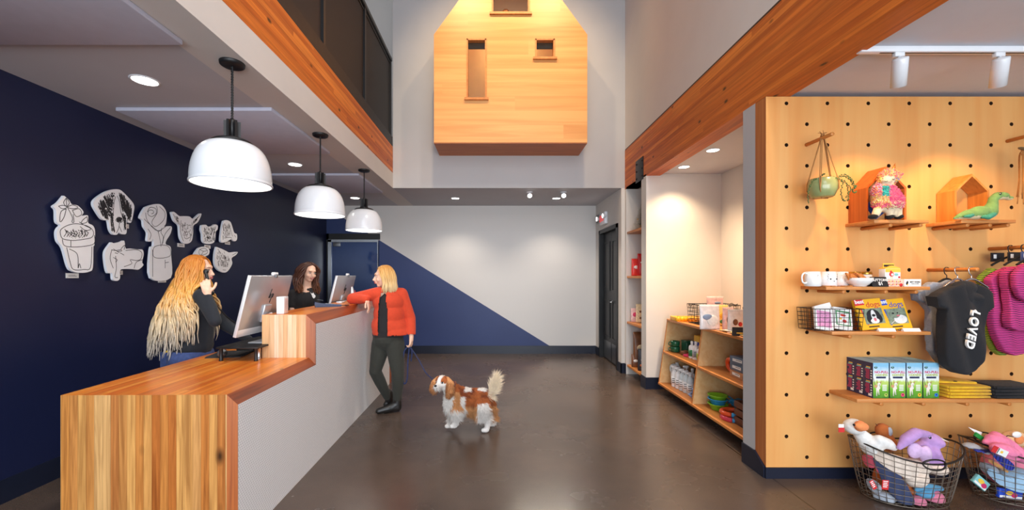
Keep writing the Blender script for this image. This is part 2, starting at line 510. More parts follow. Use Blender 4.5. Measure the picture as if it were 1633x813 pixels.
XL, XR, YB, YN, ZC, ZT = -3.142, 1.943, 7.613, -3.4, 2.764, 6.9
def struct(name, fill, smooth=None):
    mb = MB(); fill(mb)
    return mb.build(name, kind='structure')
def sbox(name, m, *a):
    return struct(name, lambda mb: mb.m(m).box(*a))
sbox('floor', M_floor, XL - 0.2, 4.8, YN, YB + 0.2, -0.1, 0)
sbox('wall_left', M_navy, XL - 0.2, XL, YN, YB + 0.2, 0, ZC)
sbox('wall_mezzanine_left', M_wall, XL - 0.2, XL, YN, YB + 0.2, ZC + 0.6, ZT)
sbox('wall_mezzanine_back', M_wall, XL, -1.521, YB, YB + 0.2, ZC + 0.6, ZT)
# ceilings
sbox('ceiling_reception', M_ceil, XL - 0.2, -1.80, YN, YB + 0.2, ZC, ZC + 0.6)
struct('ceiling_soffit', lambda mb: mb.m(M_soffit).box(-1.80, -1.521, YN, YB + 0.2, ZC, 2.987))
struct('trim_beam_left', lambda mb: mb.m(M_beam).box(-1.75, -1.523, YN, 6.087, 2.987, 3.377))
sbox('ceiling_back', M_ceil, -1.521, 2.1, 6.095, YB + 0.2, ZC, ZC + 0.6)
sbox('wall_back_upper', M_wallc, -1.521, 2.1, 6.087, 6.30, ZC + 0.0005, ZT)
sbox('ceiling_atrium', M_ceil, XL - 0.2, 4.8, YN, YB + 0.2, ZT, ZT + 0.1)
struct('trim_beam_right', lambda mb: mb.m(M_beam).box(XR, 2.12, YN, 6.086, 2.737, 3.318))
struct('trim_beam_right_cap', lambda mb: mb.m(M_steel).box(XR + 0.004, 2.12, YN, 6.086, 3.318, 3.338))
sbox('wall_right_upper', M_wall, XR + 0.004, 2.2, YN, 6.086, 3.338, ZT)
sbox('ceiling_shop', mat('shop_ceiling_paint', (206, 208, 216), 0.8, var=0.01), 2.12, 4.8, YN, 5.4, 2.762, 3.2)
sbox('wall_shop_right', M_wall, 4.6, 4.8, YN, 3.2, 0, 2.762)
# back wall, with the glass door at its left
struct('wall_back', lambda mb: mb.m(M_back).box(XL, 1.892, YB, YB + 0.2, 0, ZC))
# right side: door wall, niche and alcove
DY0, DY1, DZ = 6.30, 7.28, 2.20
struct('wall_right_door', lambda mb: (mb.m(M_wall).box(1.89, 2.4, DY1, YB, 0, ZC), mb.box(1.89, 2.4, 6.087, DY0, 0, ZC), mb.box(1.89, 2.4, DY0, DY1, DZ, ZC), mb.box(2.0, 2.4, DY0, DY1, 0, DZ)))
struct('wall_niche', lambda mb: (mb.m(M_wall).box(XR, 2.45, 6.03, 6.086, 0, 2.737), mb.box(2.42, 2.47, 5.40, 6.03, 0, 2.9), mb.box(XR, 2.42, 5.40, 6.03, 2.737, 2.76)))
struct('wall_alcove_back', lambda mb: mb.m(M_wall).box(XR, 3.05, 5.23, 5.40, 0, 2.737) if False else mb.m(M_wall).box(XR, 3.05, 5.23, 5.40, 0, 2.761))
sbox('wall_alcove_side', M_wall, 2.905, 3.05, 3.19, 5.23, 0, 2.761)
sbox('wall_pier', M_wallc, XR, 4.6, 3.04, 3.19, 0, 2.737)
# baseboards
BH = 0.15
sbox('baseboard_left', M_base, XL, XL + 0.012, YN, YB, 0, BH)
sbox('baseboard_back', M_base, XL, 1.89, YB - 0.012, YB, 0, BH)
struct('baseboard_right', lambda mb: (mb.m(M_base).box(1.878, 1.89, DY1 + 0.06, YB, 0, BH), mb.box(1.878, 1.89, 6.075, DY0 - 0.06, 0, BH), mb.box(1.878, XR, 6.075, 6.087, 0, BH),
        mb.box(XR - 0.012, XR, 6.03, 6.087, 0, BH), mb.box(XR - 0.012, XR, 5.218, 5.40, 0, BH), mb.box(XR, 2.9, 5.218, 5.23, 0, BH), mb.box(XR - 0.012, XR, 3.04, 3.19, 0, BH)))
# pegboard baseboard, mitred under the slanting panel side
struct('baseboard_pegboard', lambda mb: (mb.m(M_base).box(XR - 0.004, 4.6, 2.915, 3.04, 0, 0.078), mb.prism([(2.93, 0), (3.04, 0), (3.04, 0.155), (2.93, 0.08)], XR - 0.012, XR + 0.02, 'X')))

# hanging acoustic panels on the reception ceiling
for i, (y0, y1, lb) in enumerate(((1.14, 2.27, 'nearest, cut by the top edge'), (3.17, 4.30, 'middle one, above the second pendant'), (5.21, 6.33, 'farthest, above the third pendant'))):
    mb = MB(); mb.m(M_panel).bbox(-2.95, -1.737, y0, y1, 2.735, 2.763, 0.004)
    mb.build('ceiling_panel', label='flat pale ceiling panel over the reception counter, ' + lb, cat='ceiling panel', group='acoustic panels on the reception ceiling', kind='thing')

# mezzanine railing: channel, posts, mesh infill, top rail
def mesh_mat():
    m, nt, b = new_mat('perforated_mesh')
    N, L = nt.nodes, nt.links
    tc = N.new('ShaderNodeTexCoord'); sep = N.new('ShaderNodeSeparateXYZ'); L.new(tc.outputs['Object'], sep.inputs[0])
    outs = []
    for a in (1, 2):
        k = N.new('ShaderNodeMath'); k.operation = 'MULTIPLY'; k.inputs[1].default_value = 62.0; L.new(sep.outputs[a], k.inputs[0])
        fr = N.new('ShaderNodeMath'); fr.operation = 'FRACT'; L.new(k.outputs[0], fr.inputs[0])
        g = N.new('ShaderNodeMath'); g.operation = 'GREATER_THAN'; g.inputs[1].default_value = 0.7; L.new(fr.outputs[0], g.inputs[0]); outs.append(g)
    mn = N.new('ShaderNodeMath'); mn.operation = 'MULTIPLY'; L.new(outs[0].outputs[0], mn.inputs[0]); L.new(outs[1].outputs[0], mn.inputs[1])
    inv = N.new('ShaderNodeMath'); inv.operation = 'SUBTRACT'; inv.inputs[0].default_value = 1.0; L.new(mn.outputs[0], inv.inputs[1])
    L.new(inv.outputs[0], b.inputs['Alpha'])
    b.inputs['Base Color'].default_value = rgb(40, 37, 38); b.inputs['Roughness'].default_value = 0.6
    return m
M_mesh = mesh_mat()
rail = empty('mezzanine_railing', (-1.53, 0, 3.377), label='dark steel mezzanine guard railing with fine mesh panels above the left beam', cat='railing')
rail['kind'] = 'thing'
mb = MB(); mb.m(M_steel).box(-0.10, 0.005, YN, 6.085, 0, 0.143); mb.build('channel', rail)
posts = [6.06, 4.86, 3.69, 2.50, 1.32, 0.14, -1.04, -2.22, -3.38]
for i, y in enumerate(posts):
    mb = MB(); mb.m(M_black).box(-0.055, -0.01, y - 0.022, y + 0.022, 0.143, 1.27); mb.build('post', rail)
for a, b_ in zip(posts[1:], posts[:-1]):
    mb = MB(); mb.m(M_mesh).box(-0.036, -0.030, a + 0.035, b_ - 0.035, 0.17, 1.24)
    mb.m(M_black)
    for z0, z1 in ((0.155, 0.175), (1.225, 1.245)): mb.box(-0.045, -0.02, a + 0.022, b_ - 0.022, z0, z1)
    mb.build('mesh_panel', rail)
mb = MB(); mb.m(M_black).bbox(-0.065, 0.0, YN, 6.085, 1.27, 1.32, 0.006); mb.build('top_rail', rail)

# black steel plate bolted on the right beam
mb = MB(); mb.m(M_black).bbox(-0.006, 0.0, 0, 0.29, 0, 0.30, 0.002)
for y in (0.04, 0.25):
    for z in (0.05, 0.15, 0.25): mb.lathe([(0.012, 0), (0.012, 0.008), (0.006, 0.011), (1e-5, 0.011)], 8, M=TR(-0.006, y, z, 0, -PI / 2, 0))
mb.build('beam_bracket', loc=(XR, 5.32, 2.72), label='black bolted steel plate on the right wooden beam', cat='bracket', kind='thing')

# glass door at the back, chrome frame
dr = empty('door_1', (0, YB - 0.003, 0)); dr['kind'] = 'structure'
mb = MB(); mb.m(M_navy).box(-3.09, -2.165, -0.035, 0, 0, 2.12); mb.build('door_panel', dr)
M_doorglass = mat('door_glass', (36, 60, 110), 0.05, var=0.02, coat=0.5)
mb = MB(); mb.m(M_doorglass).box(-3.03, -2.18, -0.042, -0.036, 0.06, 2.08); mb.build('pane', dr)
mb = MB(); mb.m(M_chrome).box(-3.092, -3.03, -0.06, -0.03, 0.02, 2.13); mb.box(-3.092, -2.16, -0.06, -0.03, 2.08, 2.125); mb.box(-2.178, -2.165, -0.055, -0.03, 0.02, 2.08); mb.build('frame', dr)
mb = MB(); mb.m(M_grey).bbox(-3.0, -2.86, -0.055, -0.04, 2.0, 2.075, 0.003); mb.build('door_hinge', dr)
mb = MB(); mb.m(M_black).box(-3.135, -3.093, -0.02, 0, 0, 2.24); mb.box(-3.135, -2.14, -0.02, 0, 2.13, 2.24); mb.build('casing', dr)  # black strips: shade of the recess round the door put in as colour

# black panelled door in the right wall
d2 = empty('door_2', (1.89, 0, 0)); d2['kind'] = 'structure'
M_dblack = mat('black_door_paint', (15, 15, 18), 0.42, var=0.05)
mb = MB(); mb.m(M_dblack)
mb.box(-0.02, 0.10, DY0 - 0.06, DY0 + 0.005, 0, DZ + 0.06); mb.box(-0.02, 0.10, DY1 - 0.005, DY1 + 0.06, 0, DZ + 0.06); mb.box(-0.02, 0.10, DY0 - 0.06, DY1 + 0.06, DZ - 0.005, DZ + 0.06)
mb.build('frame', d2)
mid = (DY0 + DY1) / 2
for (a, b_) in ((DY0 + 0.01, mid - 0.002), (mid + 0.002, DY1 - 0.01)):
    mb = MB(); mb.m(M_dblack).box(0.055, 0.10, a, b_, 0.01, DZ - 0.01)
    for z0, z1 in ((1.22, 2.02), (0.42, 1.02)):   # raised mouldings round two panels
        y0, y1 = a + 0.09, b_ - 0.09
        for q in ((y0, y1, z1, z1 + 0.02), (y0, y1, z0 - 0.02, z0), (y0 - 0.02, y0, z0 - 0.02, z1 + 0.02), (y1, y1 + 0.02, z0 - 0.02, z1 + 0.02)): mb.box(0.043, 0.056, *q)
        mb.box(0.049, 0.056, y0 + 0.03, y1 - 0.03, z0 + 0.03, z1 - 0.03)
    lf = mb.build('door_leaf', d2)
    mb = MB(); mb.m(mat('brushed_kick_plate', (120, 122, 126), 0.3, metal=0.8)).box(0.052, 0.055, a + 0.03, b_ - 0.03, 0.03, 0.33); mb.build('kick_plate', lf)
mb = MB(); mb.m(M_chrome, True); mb.lathe([(0.028, 0), (0.028, 0.012), (0.01, 0.014), (0.01, 0.05)], 14, M=TR(0.055, mid - 0.06, 1.02, 0, -PI / 2, 0)); mb.tube([(0.008, mid - 0.06, 1.02), (0.008, mid - 0.17, 1.02)], 0.011)
mb.build('door_handle', d2)

# exit sign and vent over that door
ex = empty('exit_sign', (1.889, 7.0, pz(348, 6.95)), label='small white emergency exit sign with red lettering above the black door', cat='exit sign')
M_red = mat('sign_red', (225, 60, 60), 0.5, var=0, emit=0.5)
mb = MB(); mb.m(M_white).bbox(-0.05, 0, -0.17, 0.17, -0.10, 0.10, 0.008); mb.build('housing', ex)
text('EXIT', 'lettering', 0.15, (-0.052, 0, 0), (PI / 2, 0, -PI / 2), M_red, ex, ext=0.001, wt=0.003)
for s in (-1, 1):
    mb = MB(); mb.m(M_white, True); mb.lathe([(0.02, 0), (0.042, 0.05), (0.042, 0.06)], 16, M=TR(-0.03, s * 0.2, 0.02, 0, -PI / 2, 0)); mb.m(M_glow).lathe([(0.036, 0.061), (1e-5, 0.063)], 16, M=TR(-0.03, s * 0.2, 0.02, 0, -PI / 2, 0)); mb.build('lamp_head', ex)
vt = MB(); vt.m(M_wallc).bbox(-0.012, 0, -0.13, 0.13, -0.09, 0.09, 0.004); vt.m(M_black)
for k in range(5): vt.box(-0.014, -0.011, -0.1, 0.1, -0.066 + k * 0.028, -0.052 + k * 0.028)
vt.build('wall_vent', loc=(1.889, 7.40, pz(349, 7.45)), label='small louvred wall vent left of the exit sign', cat='vent', kind='thing')

# ================================================================ ceiling lights
def downlight(loc, label, r=0.085, power=14, col=SOFT, glow=True):
    o = empty('downlight', loc, label=label, cat='ceiling light', group='recessed round ceiling lights'); o['kind'] = 'thing'
    mb = MB(); mb.m(M_white, True).lathe([(r * 0.82, -0.001), (r * 0.86, -0.006), (r, -0.004), (r, 0.002)], 28); mb.build('trim_ring', o)
    mb = MB(); mb.m(M_glow).lathe([(1e-5, -0.003), (r * 0.83, -0.003), (r * 0.83, 0.001)], 28); mb.build('diffuser', o)
    l = light('downlight_lamp', 'SPOT', (0, 0, -0.02), power, col, None, 0.05, spot=120, blend=0.8)
    l.parent = o
    return o
downlight((-2.352, 2.74, ZC), 'recessed ceiling light nearest the viewer, left of the first pendant', 0.085, 26)
downlight((-2.352, 4.80, ZC), 'recessed ceiling light between the first and second pendants', 0.085, 26)
downlight((-2.352, 6.86, ZC), 'recessed ceiling light just left of the third pendant', 0.085, 20)
downlight((-0.667, 6.89, ZC), 'recessed light in the rear ceiling, left one over the white wall', 0.075, 48)
downlight((1.04, 6.89, ZC), 'recessed light in the rear ceiling near the black door', 0.075, 48)
downlight((2.275, 4.25, 2.762), 'recessed alcove ceiling light nearer the pegboard wall', 0.07, 130, (1.0, 0.72, 0.44))
downlight((2.275, 4.90, 2.762), 'recessed alcove ceiling light nearer the white end wall', 0.07, 62, (1.0, 0.72, 0.44))
for i, x in enumerate((0.545, 1.075)):
    o = empty('accent_light', (x, 6.37, ZC), label='small bright adjustable accent lamp on the rear ceiling, ' + ('left' if i == 0 else 'right') + ' one', cat='spot light', group='accent lamps under the rear ceiling'); o['kind'] = 'thing'
    mb = MB(); mb.m(M_white, True).lathe([(0.05, -0.012), (0.05, 0)], 18); mb.tube([(0, 0, -0.01), (0, 0.0, -0.03)], 0.008); mb.build('mounting_plate', o)
    mb = MB(); mb.m(M_white, True).lathe([(0.022, -0.03), (0.036, 0.0), (0.038, 0.03)], 16, M=TR(0, 0.0, -0.045, 2.3, 0, 0)); mb.m(M_glow).lathe([(1e-5, 0.032), (0.034, 0.031)], 16, M=TR(0, 0, -0.045, 2.3, 0, 0)); mb.build('lamp_head', o)
    l = light('accent_lamp', 'SPOT', (0, -0.03, -0.09), 40, SOFT, None, 0.03, spot=100, blend=0.7); l.rotation_euler = (-0.5, 0, 0); l.parent = o

# pendants
def pendant(loc, label):
    """loc = centre of the canopy on the ceiling"""
    o = empty('pendant_lamp', loc, label=label, cat='pendant lamp', group='white dome pendants over the reception counter')
    o['kind'] = 'thing'
    mb = MB(); mb.m(M_black, True).lathe([(1e-5, -0.022), (0.058, -0.022), (0.068, -0.016), (0.07, -0.002), (0.07, 0)], 28); mb.build('canopy', o)
    zt = -0.358
    mb = MB(); mb.m(M_black)
    pts = [(0.0035 * math.cos(i * 1.1), 0.0035 * math.sin(i * 1.1), -0.02 + (zt + 0.02) * i / 60) for i in range(61)]
    mb.tube(pts, 0.0045, 6); mb.tube([(-p[0], -p[1], p[2]) for p in pts], 0.0045, 6); mb.build('cord', o)
    # socket cage
    mb = MB(); mb.m(M_black, True)
    mb.lathe([(0.018, zt - 0.115), (0.018, zt), (0.012, zt + 0.012), (1e-5, zt + 0.012)], 14)
    for k in range(6):
        a = k * PI / 3
        mb.box(-0.007, 0.007, 0.026, 0.045, zt - 0.11, zt - 0.002, M=eul(0, 0, a))
    mb.lathe([(0.05, zt - 0.115), (0.05, zt - 0.105), (0.018, zt - 0.1)], 20)
    mb.build('socket', o)
    zs = zt - 0.11
    mb = MB(); mb.m(M_black, True).lathe([(0.108, zs - 0.03), (0.113, zs - 0.022), (0.098, zs - 0.012), (0.05, zs - 0.004), (0.03, zs + 0.002)], 28); mb.build('cap', o)
    # dome: outer enamel skin, inner white reflector
    R, hgt = 0.218, 0.262
    zb = zs - 0.022 - hgt
    prof = [(R + 0.004, zb), (R + 0.004, zb + 0.01), (R - 0.001, zb + 0.016)]
    for i in range(0, 13):
        t = i / 12 * 0.9
        prof.append((R * math.cos(t * PI / 2) ** 0.5 if t < 1 else 0, zb + 0.02 + (hgt - 0.02) * math.sin(t * PI / 2) ** 1.0))
    inner = [(max(r - 0.008, 0.001), z - 0.004) for r, z in prof][::-1]
    inner[-1] = (R - 0.004, zb)
    mb = MB(); mb.m(M_white, True).lathe(prof, 48); 
    sh = mb.build('shade', o)
    mb = MB(); mb.m(M_reflect, True).lathe(inner, 48); mb.build('reflector', o)
    mb = MB(); mb.m(M_glow, True).lathe([(1e-5, zb + 0.035), (0.13, zb + 0.04), (0.175, zb + 0.055), (0.18, zb + 0.07)], 32); mb.build('diffuser', o)
    l = light('pendant_bulb', 'SPOT', (0, 0, zb + 0.02), 30, (1.0, 0.93, 0.84), None, 0.12, spot=150, blend=0.6); l.parent = o
    return o
M_reflect = mat('white_reflector', (250, 248, 244), 0.5, var=0, emit=0.9)
PX = -1.62
pendant((PX, 2.515, ZC), 'large looking white dome pendant nearest the viewer, left of the beam')
pendant((PX, 3.785, ZC), 'middle white dome pendant over the reception counter')
pendant((PX, 5.055, ZC), 'farthest white dome pendant, in front of the navy rear wall')
# ================================================================ reception counter
M_endw = wood('counter_end_boards', [(214, 144, 74), (232, 174, 100), (194, 114, 50), (238, 192, 126), (206, 130, 58), (222, 152, 76), (188, 104, 42)], 'Z', 'X', 0.043, rough=0.36, dark=0.45, knots=1.5, gs=1.35, seed=1.3)
M_topw = wood('counter_top_boards', [(240, 142, 46), (226, 118, 30), (248, 164, 68), (214, 102, 24), (244, 152, 54)], 'Y', 'X', 0.036, rough=0.28, dark=0.3, knots=0.6, coat=0.12, board=1.3, seed=2.1)  # more orange than the other boards: light and gloss put into the colour
M_band = wood('counter_edge_boards', [(170, 84, 36), (150, 68, 26), (186, 98, 44)], 'Y', None, rough=0.35, dark=0.5, gs=0.9, coat=0.2)
M_bandZ = wood('counter_corner_board', [(186, 104, 46), (170, 88, 36)], 'Z', None, rough=0.38, dark=0.4, gs=1.0)
M_riser = wood('riser_boards', [(240, 210, 172), (226, 178, 128), (248, 230, 204), (220, 168, 116), (244, 218, 182)], 'Z', 'X', 0.034, rough=0.4, dark=0.3, knots=1.0, gs=0.8, seed=4.9)
def hex_mat():
    m, nt, b = new_mat('hexagon_mosaic_tile')
    N, L = nt.nodes, nt.links
    tc = N.new('ShaderNodeTexCoord'); sep = N.new('ShaderNodeSeparateXYZ'); L.new(tc.outputs['Object'], sep.inputs[0])
    def mth(op, a, b_=None, c=None):
        n = N.new('ShaderNodeMath'); n.operation = op
        for i, v in enumerate((a, b_, c)):
            if v is None: continue
            if isinstance(v, (int, float)): n.inputs[i].default_value = v
            else: L.new(v, n.inputs[i])
        return n.outputs[0]
    S = 1 / 0.0165
    u = mth('MULTIPLY', mth('ADD', sep.outputs[1], 10.0), S); v = mth('MULTIPLY', mth('ADD', sep.outputs[2], 10.0), S)
    R3 = 1.7320508
    def cell(ou, ov):
        a = mth('SUBTRACT', mth('MODULO', mth('ADD', u, ou), 1.0), 0.5)
        c = mth('SUBTRACT', mth('MODULO', mth('ADD', v, ov), R3), R3 / 2)
        return a, c, mth('ADD', mth('MULTIPLY', a, a), mth('MULTIPLY', c, c))
    ax_, ay, al = cell(0, 0); bx, by, bl = cell(0.5, R3 / 2)
    sel = mth('LESS_THAN', al, bl)
    gx = mth('ADD', mth('MULTIPLY', ax_, sel), mth('MULTIPLY', bx, mth('SUBTRACT', 1.0, sel)))
    gy = mth('ADD', mth('MULTIPLY', ay, sel), mth('MULTIPLY', by, mth('SUBTRACT', 1.0, sel)))
    gx = mth('ABSOLUTE', gx); gy = mth('ABSOLUTE', gy)
    hx = mth('MAXIMUM', gx, mth('ADD', mth('MULTIPLY', gx, 0.5), mth('MULTIPLY', gy, 0.8660254)))
    mr = N.new('ShaderNodeMapRange'); mr.inputs[1].default_value = 0.43; mr.inputs[2].default_value = 0.47; mr.inputs[3].default_value = 1; mr.inputs[4].default_value = 0
    L.new(hx, mr.inputs[0])
    mx = N.new('ShaderNodeMix'); mx.data_type = 'RGBA'; L.new(mr.outputs[0], mx.inputs[0])
    mx.inputs[6].default_value = rgb(160, 158, 160); mx.inputs[7].default_value = rgb(236, 235, 236)
    L.new(mx.outputs[2], b.inputs['Base Color']); b.inputs['Roughness'].default_value = 0.42
    bp = N.new('ShaderNodeBump'); bp.inputs['Strength'].default_value = 0.35; bp.inputs['Distance'].default_value = 0.002
    L.new(mr.outputs[0], bp.inputs['Height']); L.new(bp.outputs[0], b.inputs['Normal'])
    return m
M_hex = hex_mat()
M_mdf = mat('dark_laminate', (52, 44, 40), 0.5)

CX, CY = -1.375, 2.162
ct = empty('reception_counter', (CX, CY, 0), 0.0125, label='long two-level reception counter of glued pine boards with grey hexagon tile front', cat='counter')
def loc(X, Y): return X - CX, Y - CY
W = -2.291 - CX; CA = -0.047; ZL, ZLc = 0.821, 0.762; ZH, ZHc = 1.152, 1.08
YE = 5.58 - CY; YR = 3.14 - CY; XH = -1.778 - CX
# low end panel with a chamfered outer corner
mb = MB(); mb.m(M_endw).add([(W, 0, 0), (CA, 0, 0), (CA, 0, ZL), (W, 0, ZL), (W, 0.055, 0), (W, 0.055, ZL)],
    [(0, 1, 2, 3), (0, 3, 5, 4)])
mb.m(M_bandZ).add([(CA, 0, 0), (0, 0.02, 0), (0, 0.02, ZLc), (CA, 0, ZL)], [(0, 1, 2, 3)])
mb.m(M_endw).add([(W, 0.055, 0), (0, 0.055, 0), (0, 0.055, ZLc - 0.001), (W, 0.055, ZL - 0.001), (0, 0.02, 0), (0, 0.02, ZLc)], [(3, 2, 1, 0), (4, 1, 2, 5)])
mb.build('end_panel', ct)
# low worktop
mb = MB(); mb.m(M_topw).add([(W, 0, ZL), (CA, 0, ZL), (CA, YE, ZL), (W, YE, ZL), (W, 0.056, ZLc), (W, YE, ZLc)], [(0, 1, 2, 3), (0, 3, 5, 4)])
mb.m(M_band).add([(CA, 0, ZL), (0, 0.02, ZLc), (0, YR + 0.018, ZLc), (CA, YR + 0.018, ZL)], [(0, 1, 2, 3)])
mb.m(M_topw).add([(W, 0.056, ZLc), (-0.004, 0.056, ZLc), (-0.004, YE, ZLc), (W, YE, ZLc), (W, YE, ZL), (CA, YE, ZL)], [(3, 2, 1, 0), (3, 4, 5, 2)])
mb.build('low_worktop', ct)
# upper ledge: riser face, top with chamfer
mb = MB(); mb.m(M_riser).add([(XH, YR, ZL), (CA - 0.02, YR, ZL), (CA - 0.02, YR, ZH), (XH, YR, ZH), (XH, YR + 0.05, ZL), (XH, YR + 0.05, ZH)], [(0, 1, 2, 3), (4, 0, 3, 5)])
mb.m(M_bandZ).add([(CA - 0.02, YR, ZL), (0.0, YR + 0.018, ZL - 0.055), (0.0, YR + 0.018, ZHc), (CA - 0.02, YR, ZH)], [(0, 1, 2, 3)])
mb.build('riser_panel', ct)
mb = MB(); mb.m(M_topw).add([(XH, YR, ZH), (CA - 0.02, YR, ZH), (CA - 0.02, YE, ZH), (XH, YE, ZH)], [(0, 1, 2, 3)])
mb.m(M_topw).add([(XH, YR + .05, ZH), (XH, YE, ZH), (XH, YE, ZHc), (XH, YR + 0.05, ZHc), (0, YE, ZHc), (CA - 0.02, YE, ZH), (0, YR + 0.05, ZHc)], [(0, 1, 2, 3), (3, 2, 4, 6), (1, 5, 4, 2)])
mb.m(M_band).add([(CA - 0.02, YR, ZH), (0, YR + 0.018, ZHc), (0, YE, ZHc), (CA - 0.02, YE, ZH)], [(0, 1, 2, 3)])
mb.build('upper_ledge', ct)
mb = MB(); mb.m(M_hex)
mb.add([(0.001, 0.0205, 0), (0.001, YE - 0.1, 0), (0.001, YE - 0.1, ZHc), (0.001, YR + 0.02, ZHc), (0.001, YR + 0.02, ZLc), (0.001, 0.0205, ZLc)], [(0, 1, 2, 3, 4, 5)])
mb.build('tile_front', ct)
mb = MB(); mb.m(M_bandZ).box(XH, 0.0, YE - 0.10, YE, 0, ZLc); mb.box(XH, 0, YE - 0.1, YE - 0.001, ZL, ZHc); mb.build('rear_end_panel', ct)
mb = MB(); mb.m(M_mdf).box(XH, -0.031, 0.057, YE - 0.1, 0.0, ZLc - 0.002); mb.box(XH, -0.031, YR + 0.052, YE - 0.1, ZL + 0.0005, ZHc - 0.001); mb.box(W + 0.02, XH, YE - 0.06, YE - 0.02, 0, ZLc - 0.001); mb.build('carcass', ct)

# ---------------------------------------------------------------- screens on the worktop
M_silver = mat('silver_plastic', (186, 188, 192), 0.32, metal=0.55, var=0.02)
M_silverl = mat('light_silver_edge', (222, 224, 228), 0.3, metal=0.3, var=0.01)
M_screen = mat('screen_glass', (14, 15, 20), 0.08, var=0)
M_logo = mat('logo_black', (24, 24, 28), 0.4, var=0)
def monitor(loc_, label):
    """origin on the desk under the screen's middle; the back of the screen faces +X"""
    o = empty('monitor', loc_, label=label, cat='computer monitor', group='silver monitors at the reception')
    Hh, Wd = 0.465, 0.612
    tilt = math.atan2(0.112, 0.455)
    T = TR(0, 0, 0.405, 0, 0, 0) @ eul(0, tilt, 0)
    zo = -0.23
    def bx(mb, x0, x1, y0, y1, z0, z1, r=0.004): mb.bbox(x0, x1, y0, y1, z0 + zo, z1 + zo, r, T)
    mb = MB(); mb.m(M_silver); bx(mb, -0.008, 0.012, -Wd / 2, Wd / 2, 0, Hh, 0.005)
    mb.m(M_silverl); bx(mb, -0.012, 0.0135, -Wd / 2 - 0.003, -Wd / 2 + 0.007, 0, Hh); bx(mb, -0.012, 0.0128, -Wd / 2, Wd / 2, 0.0, 0.055, 0.003)
    mb.build('casing', o)
    mb = MB(); mb.m(M_screen); bx(mb, -0.0135, -0.007, -Wd / 2 + 0.012, Wd / 2 - 0.012, 0.06, Hh - 0.012, 0.001); mb.build('screen', o)
    mb = MB(); mb.m(M_logo)
    # two slanted strokes with short arms
    def st(a, b_, w_=0.0035): mb.tube([(0.0136, p[0], p[1] + zo) for p in (a, b_)], w_, 4, M=T)
    cz, cy = 0.295, 0.02
    st((cy - 0.022, cz - 0.012), (cy - 0.002, cz + 0.062)); st((cy - 0.014, cz + 0.018), (cy + 0.0, cz + 0.02)); st((cy + 0.0, cz + 0.02), (cy - 0.008, cz - 0.012))
    st((cy + 0.004, cz - 0.052), (cy + 0.024, cz + 0.022)); st((cy + 0.024, cz + 0.022), (cy + 0.038, cz + 0.018)); st((cy + 0.038, cz + 0.018), (cy + 0.03, cz - 0.008)); st((cy + 0.03, cz - 0.008), (cy + 0.016, cz - 0.01))
    mb.build('emblem', o)
    mb = MB(); mb.m(M_silver)
    bx(mb, 0.010, 0.030, -0.05, 0.05, 0.09, 0.23, 0.006)
    mb.tube([(0.03, 0, 0.33), (0.075, 0, 0.24), (0.085, 0, 0.11)], [0.022, 0.024, 0.03], 12); mb.build('neck', o)
    mb = MB(); mb.m(M_silver).bbox(-0.07, 0.13, -0.12, 0.12, 0.108, 0.118, 0.003); mb.build('foot', o)
    mb = MB(); mb.m(M_white); top = T @ Vector((0, 0.03, Hh + zo))
    mb.bbox(-0.012, 0.014, -0.035, 0.035, 0, 0.026, 0.008, Matrix.Translation(top) @ eul(0, 0.1, 0)); mb.m(M_grey).bbox(0.012, 0.022, -0.014, 0.014, -0.02, 0.012, 0.003, Matrix.Translation(top)); mb.build('webcam', o)
    # dark metal desk shelf it stands on
    return o
def desk_shelf(loc_, label):
    o = empty('monitor_shelf', loc_, label=label, cat='monitor stand', group='black monitor shelves')
    mb = MB(); mb.m(M_black).bbox(-0.17, 0.14, -0.27, 0.27, 0.092, 0.106, 0.004); mb.build('shelf_board', o)
    mb = MB(); mb.m(M_black, True).lathe([(0.013, 0), (0.013, 0.092)], 12)
    legs = [(-0.15, -0.24), (0.11, -0.24), (-0.15, 0.24), (0.11, 0.24), (0.09, -0.17)]
    for (x, y) in legs:
        q = MB(); q.m(M_chrome if y > -0.2 else M_black, True).lathe([(0.016, 0), (0.012, 0.006), (0.012, 0.086), (0.016, 0.092)], 12, (x, y, 0)); q.build('leg', o)
    return o
monitor((-1.835, 3.263, ZL), 'large silver monitor seen from behind, nearer the viewer, beside the blond woman')
desk_shelf((-1.88, 3.263, ZL), 'black raised shelf with round legs under the nearer monitor')
monitor((-1.835, 4.89, ZL), 'silver monitor seen from behind, farther one, before the dark-haired woman')
desk_shelf((-1.88, 4.89, ZL), 'black raised shelf under the farther monitor')
# mouse pad, mouse
mb = MB(); mb.m(mat('mouse_pad', (38, 38, 42), 0.7)).prism([(-0.125, -0.15), (0.125, -0.15), (0.135, -0.1), (0.13, 0.14), (-0.13, 0.14), (-0.135, -0.1)], 0, 0.005, 'Z')
mb.build('mouse_pad', loc=(-2.12, 3.28, ZL + 0.0005), rot=(0, 0, 0.2), label='dark grey mouse pad on the low worktop beside the nearer monitor', cat='mouse pad')
mo = MB(); mo.m(M_grey, True).ell((0, 0, 0.004), (0.034, 0.055, 0.032)); mo.m(M_black).ell((0, 0.025, 0.012), (0.008, 0.02, 0.028)); mo.build('computer_mouse', loc=(-2.10, 3.14, ZL + 0.006 + 0.026), rot=(0, 0, 0.5), label='grey computer mouse on the dark mouse pad', cat='mouse', kind='thing')
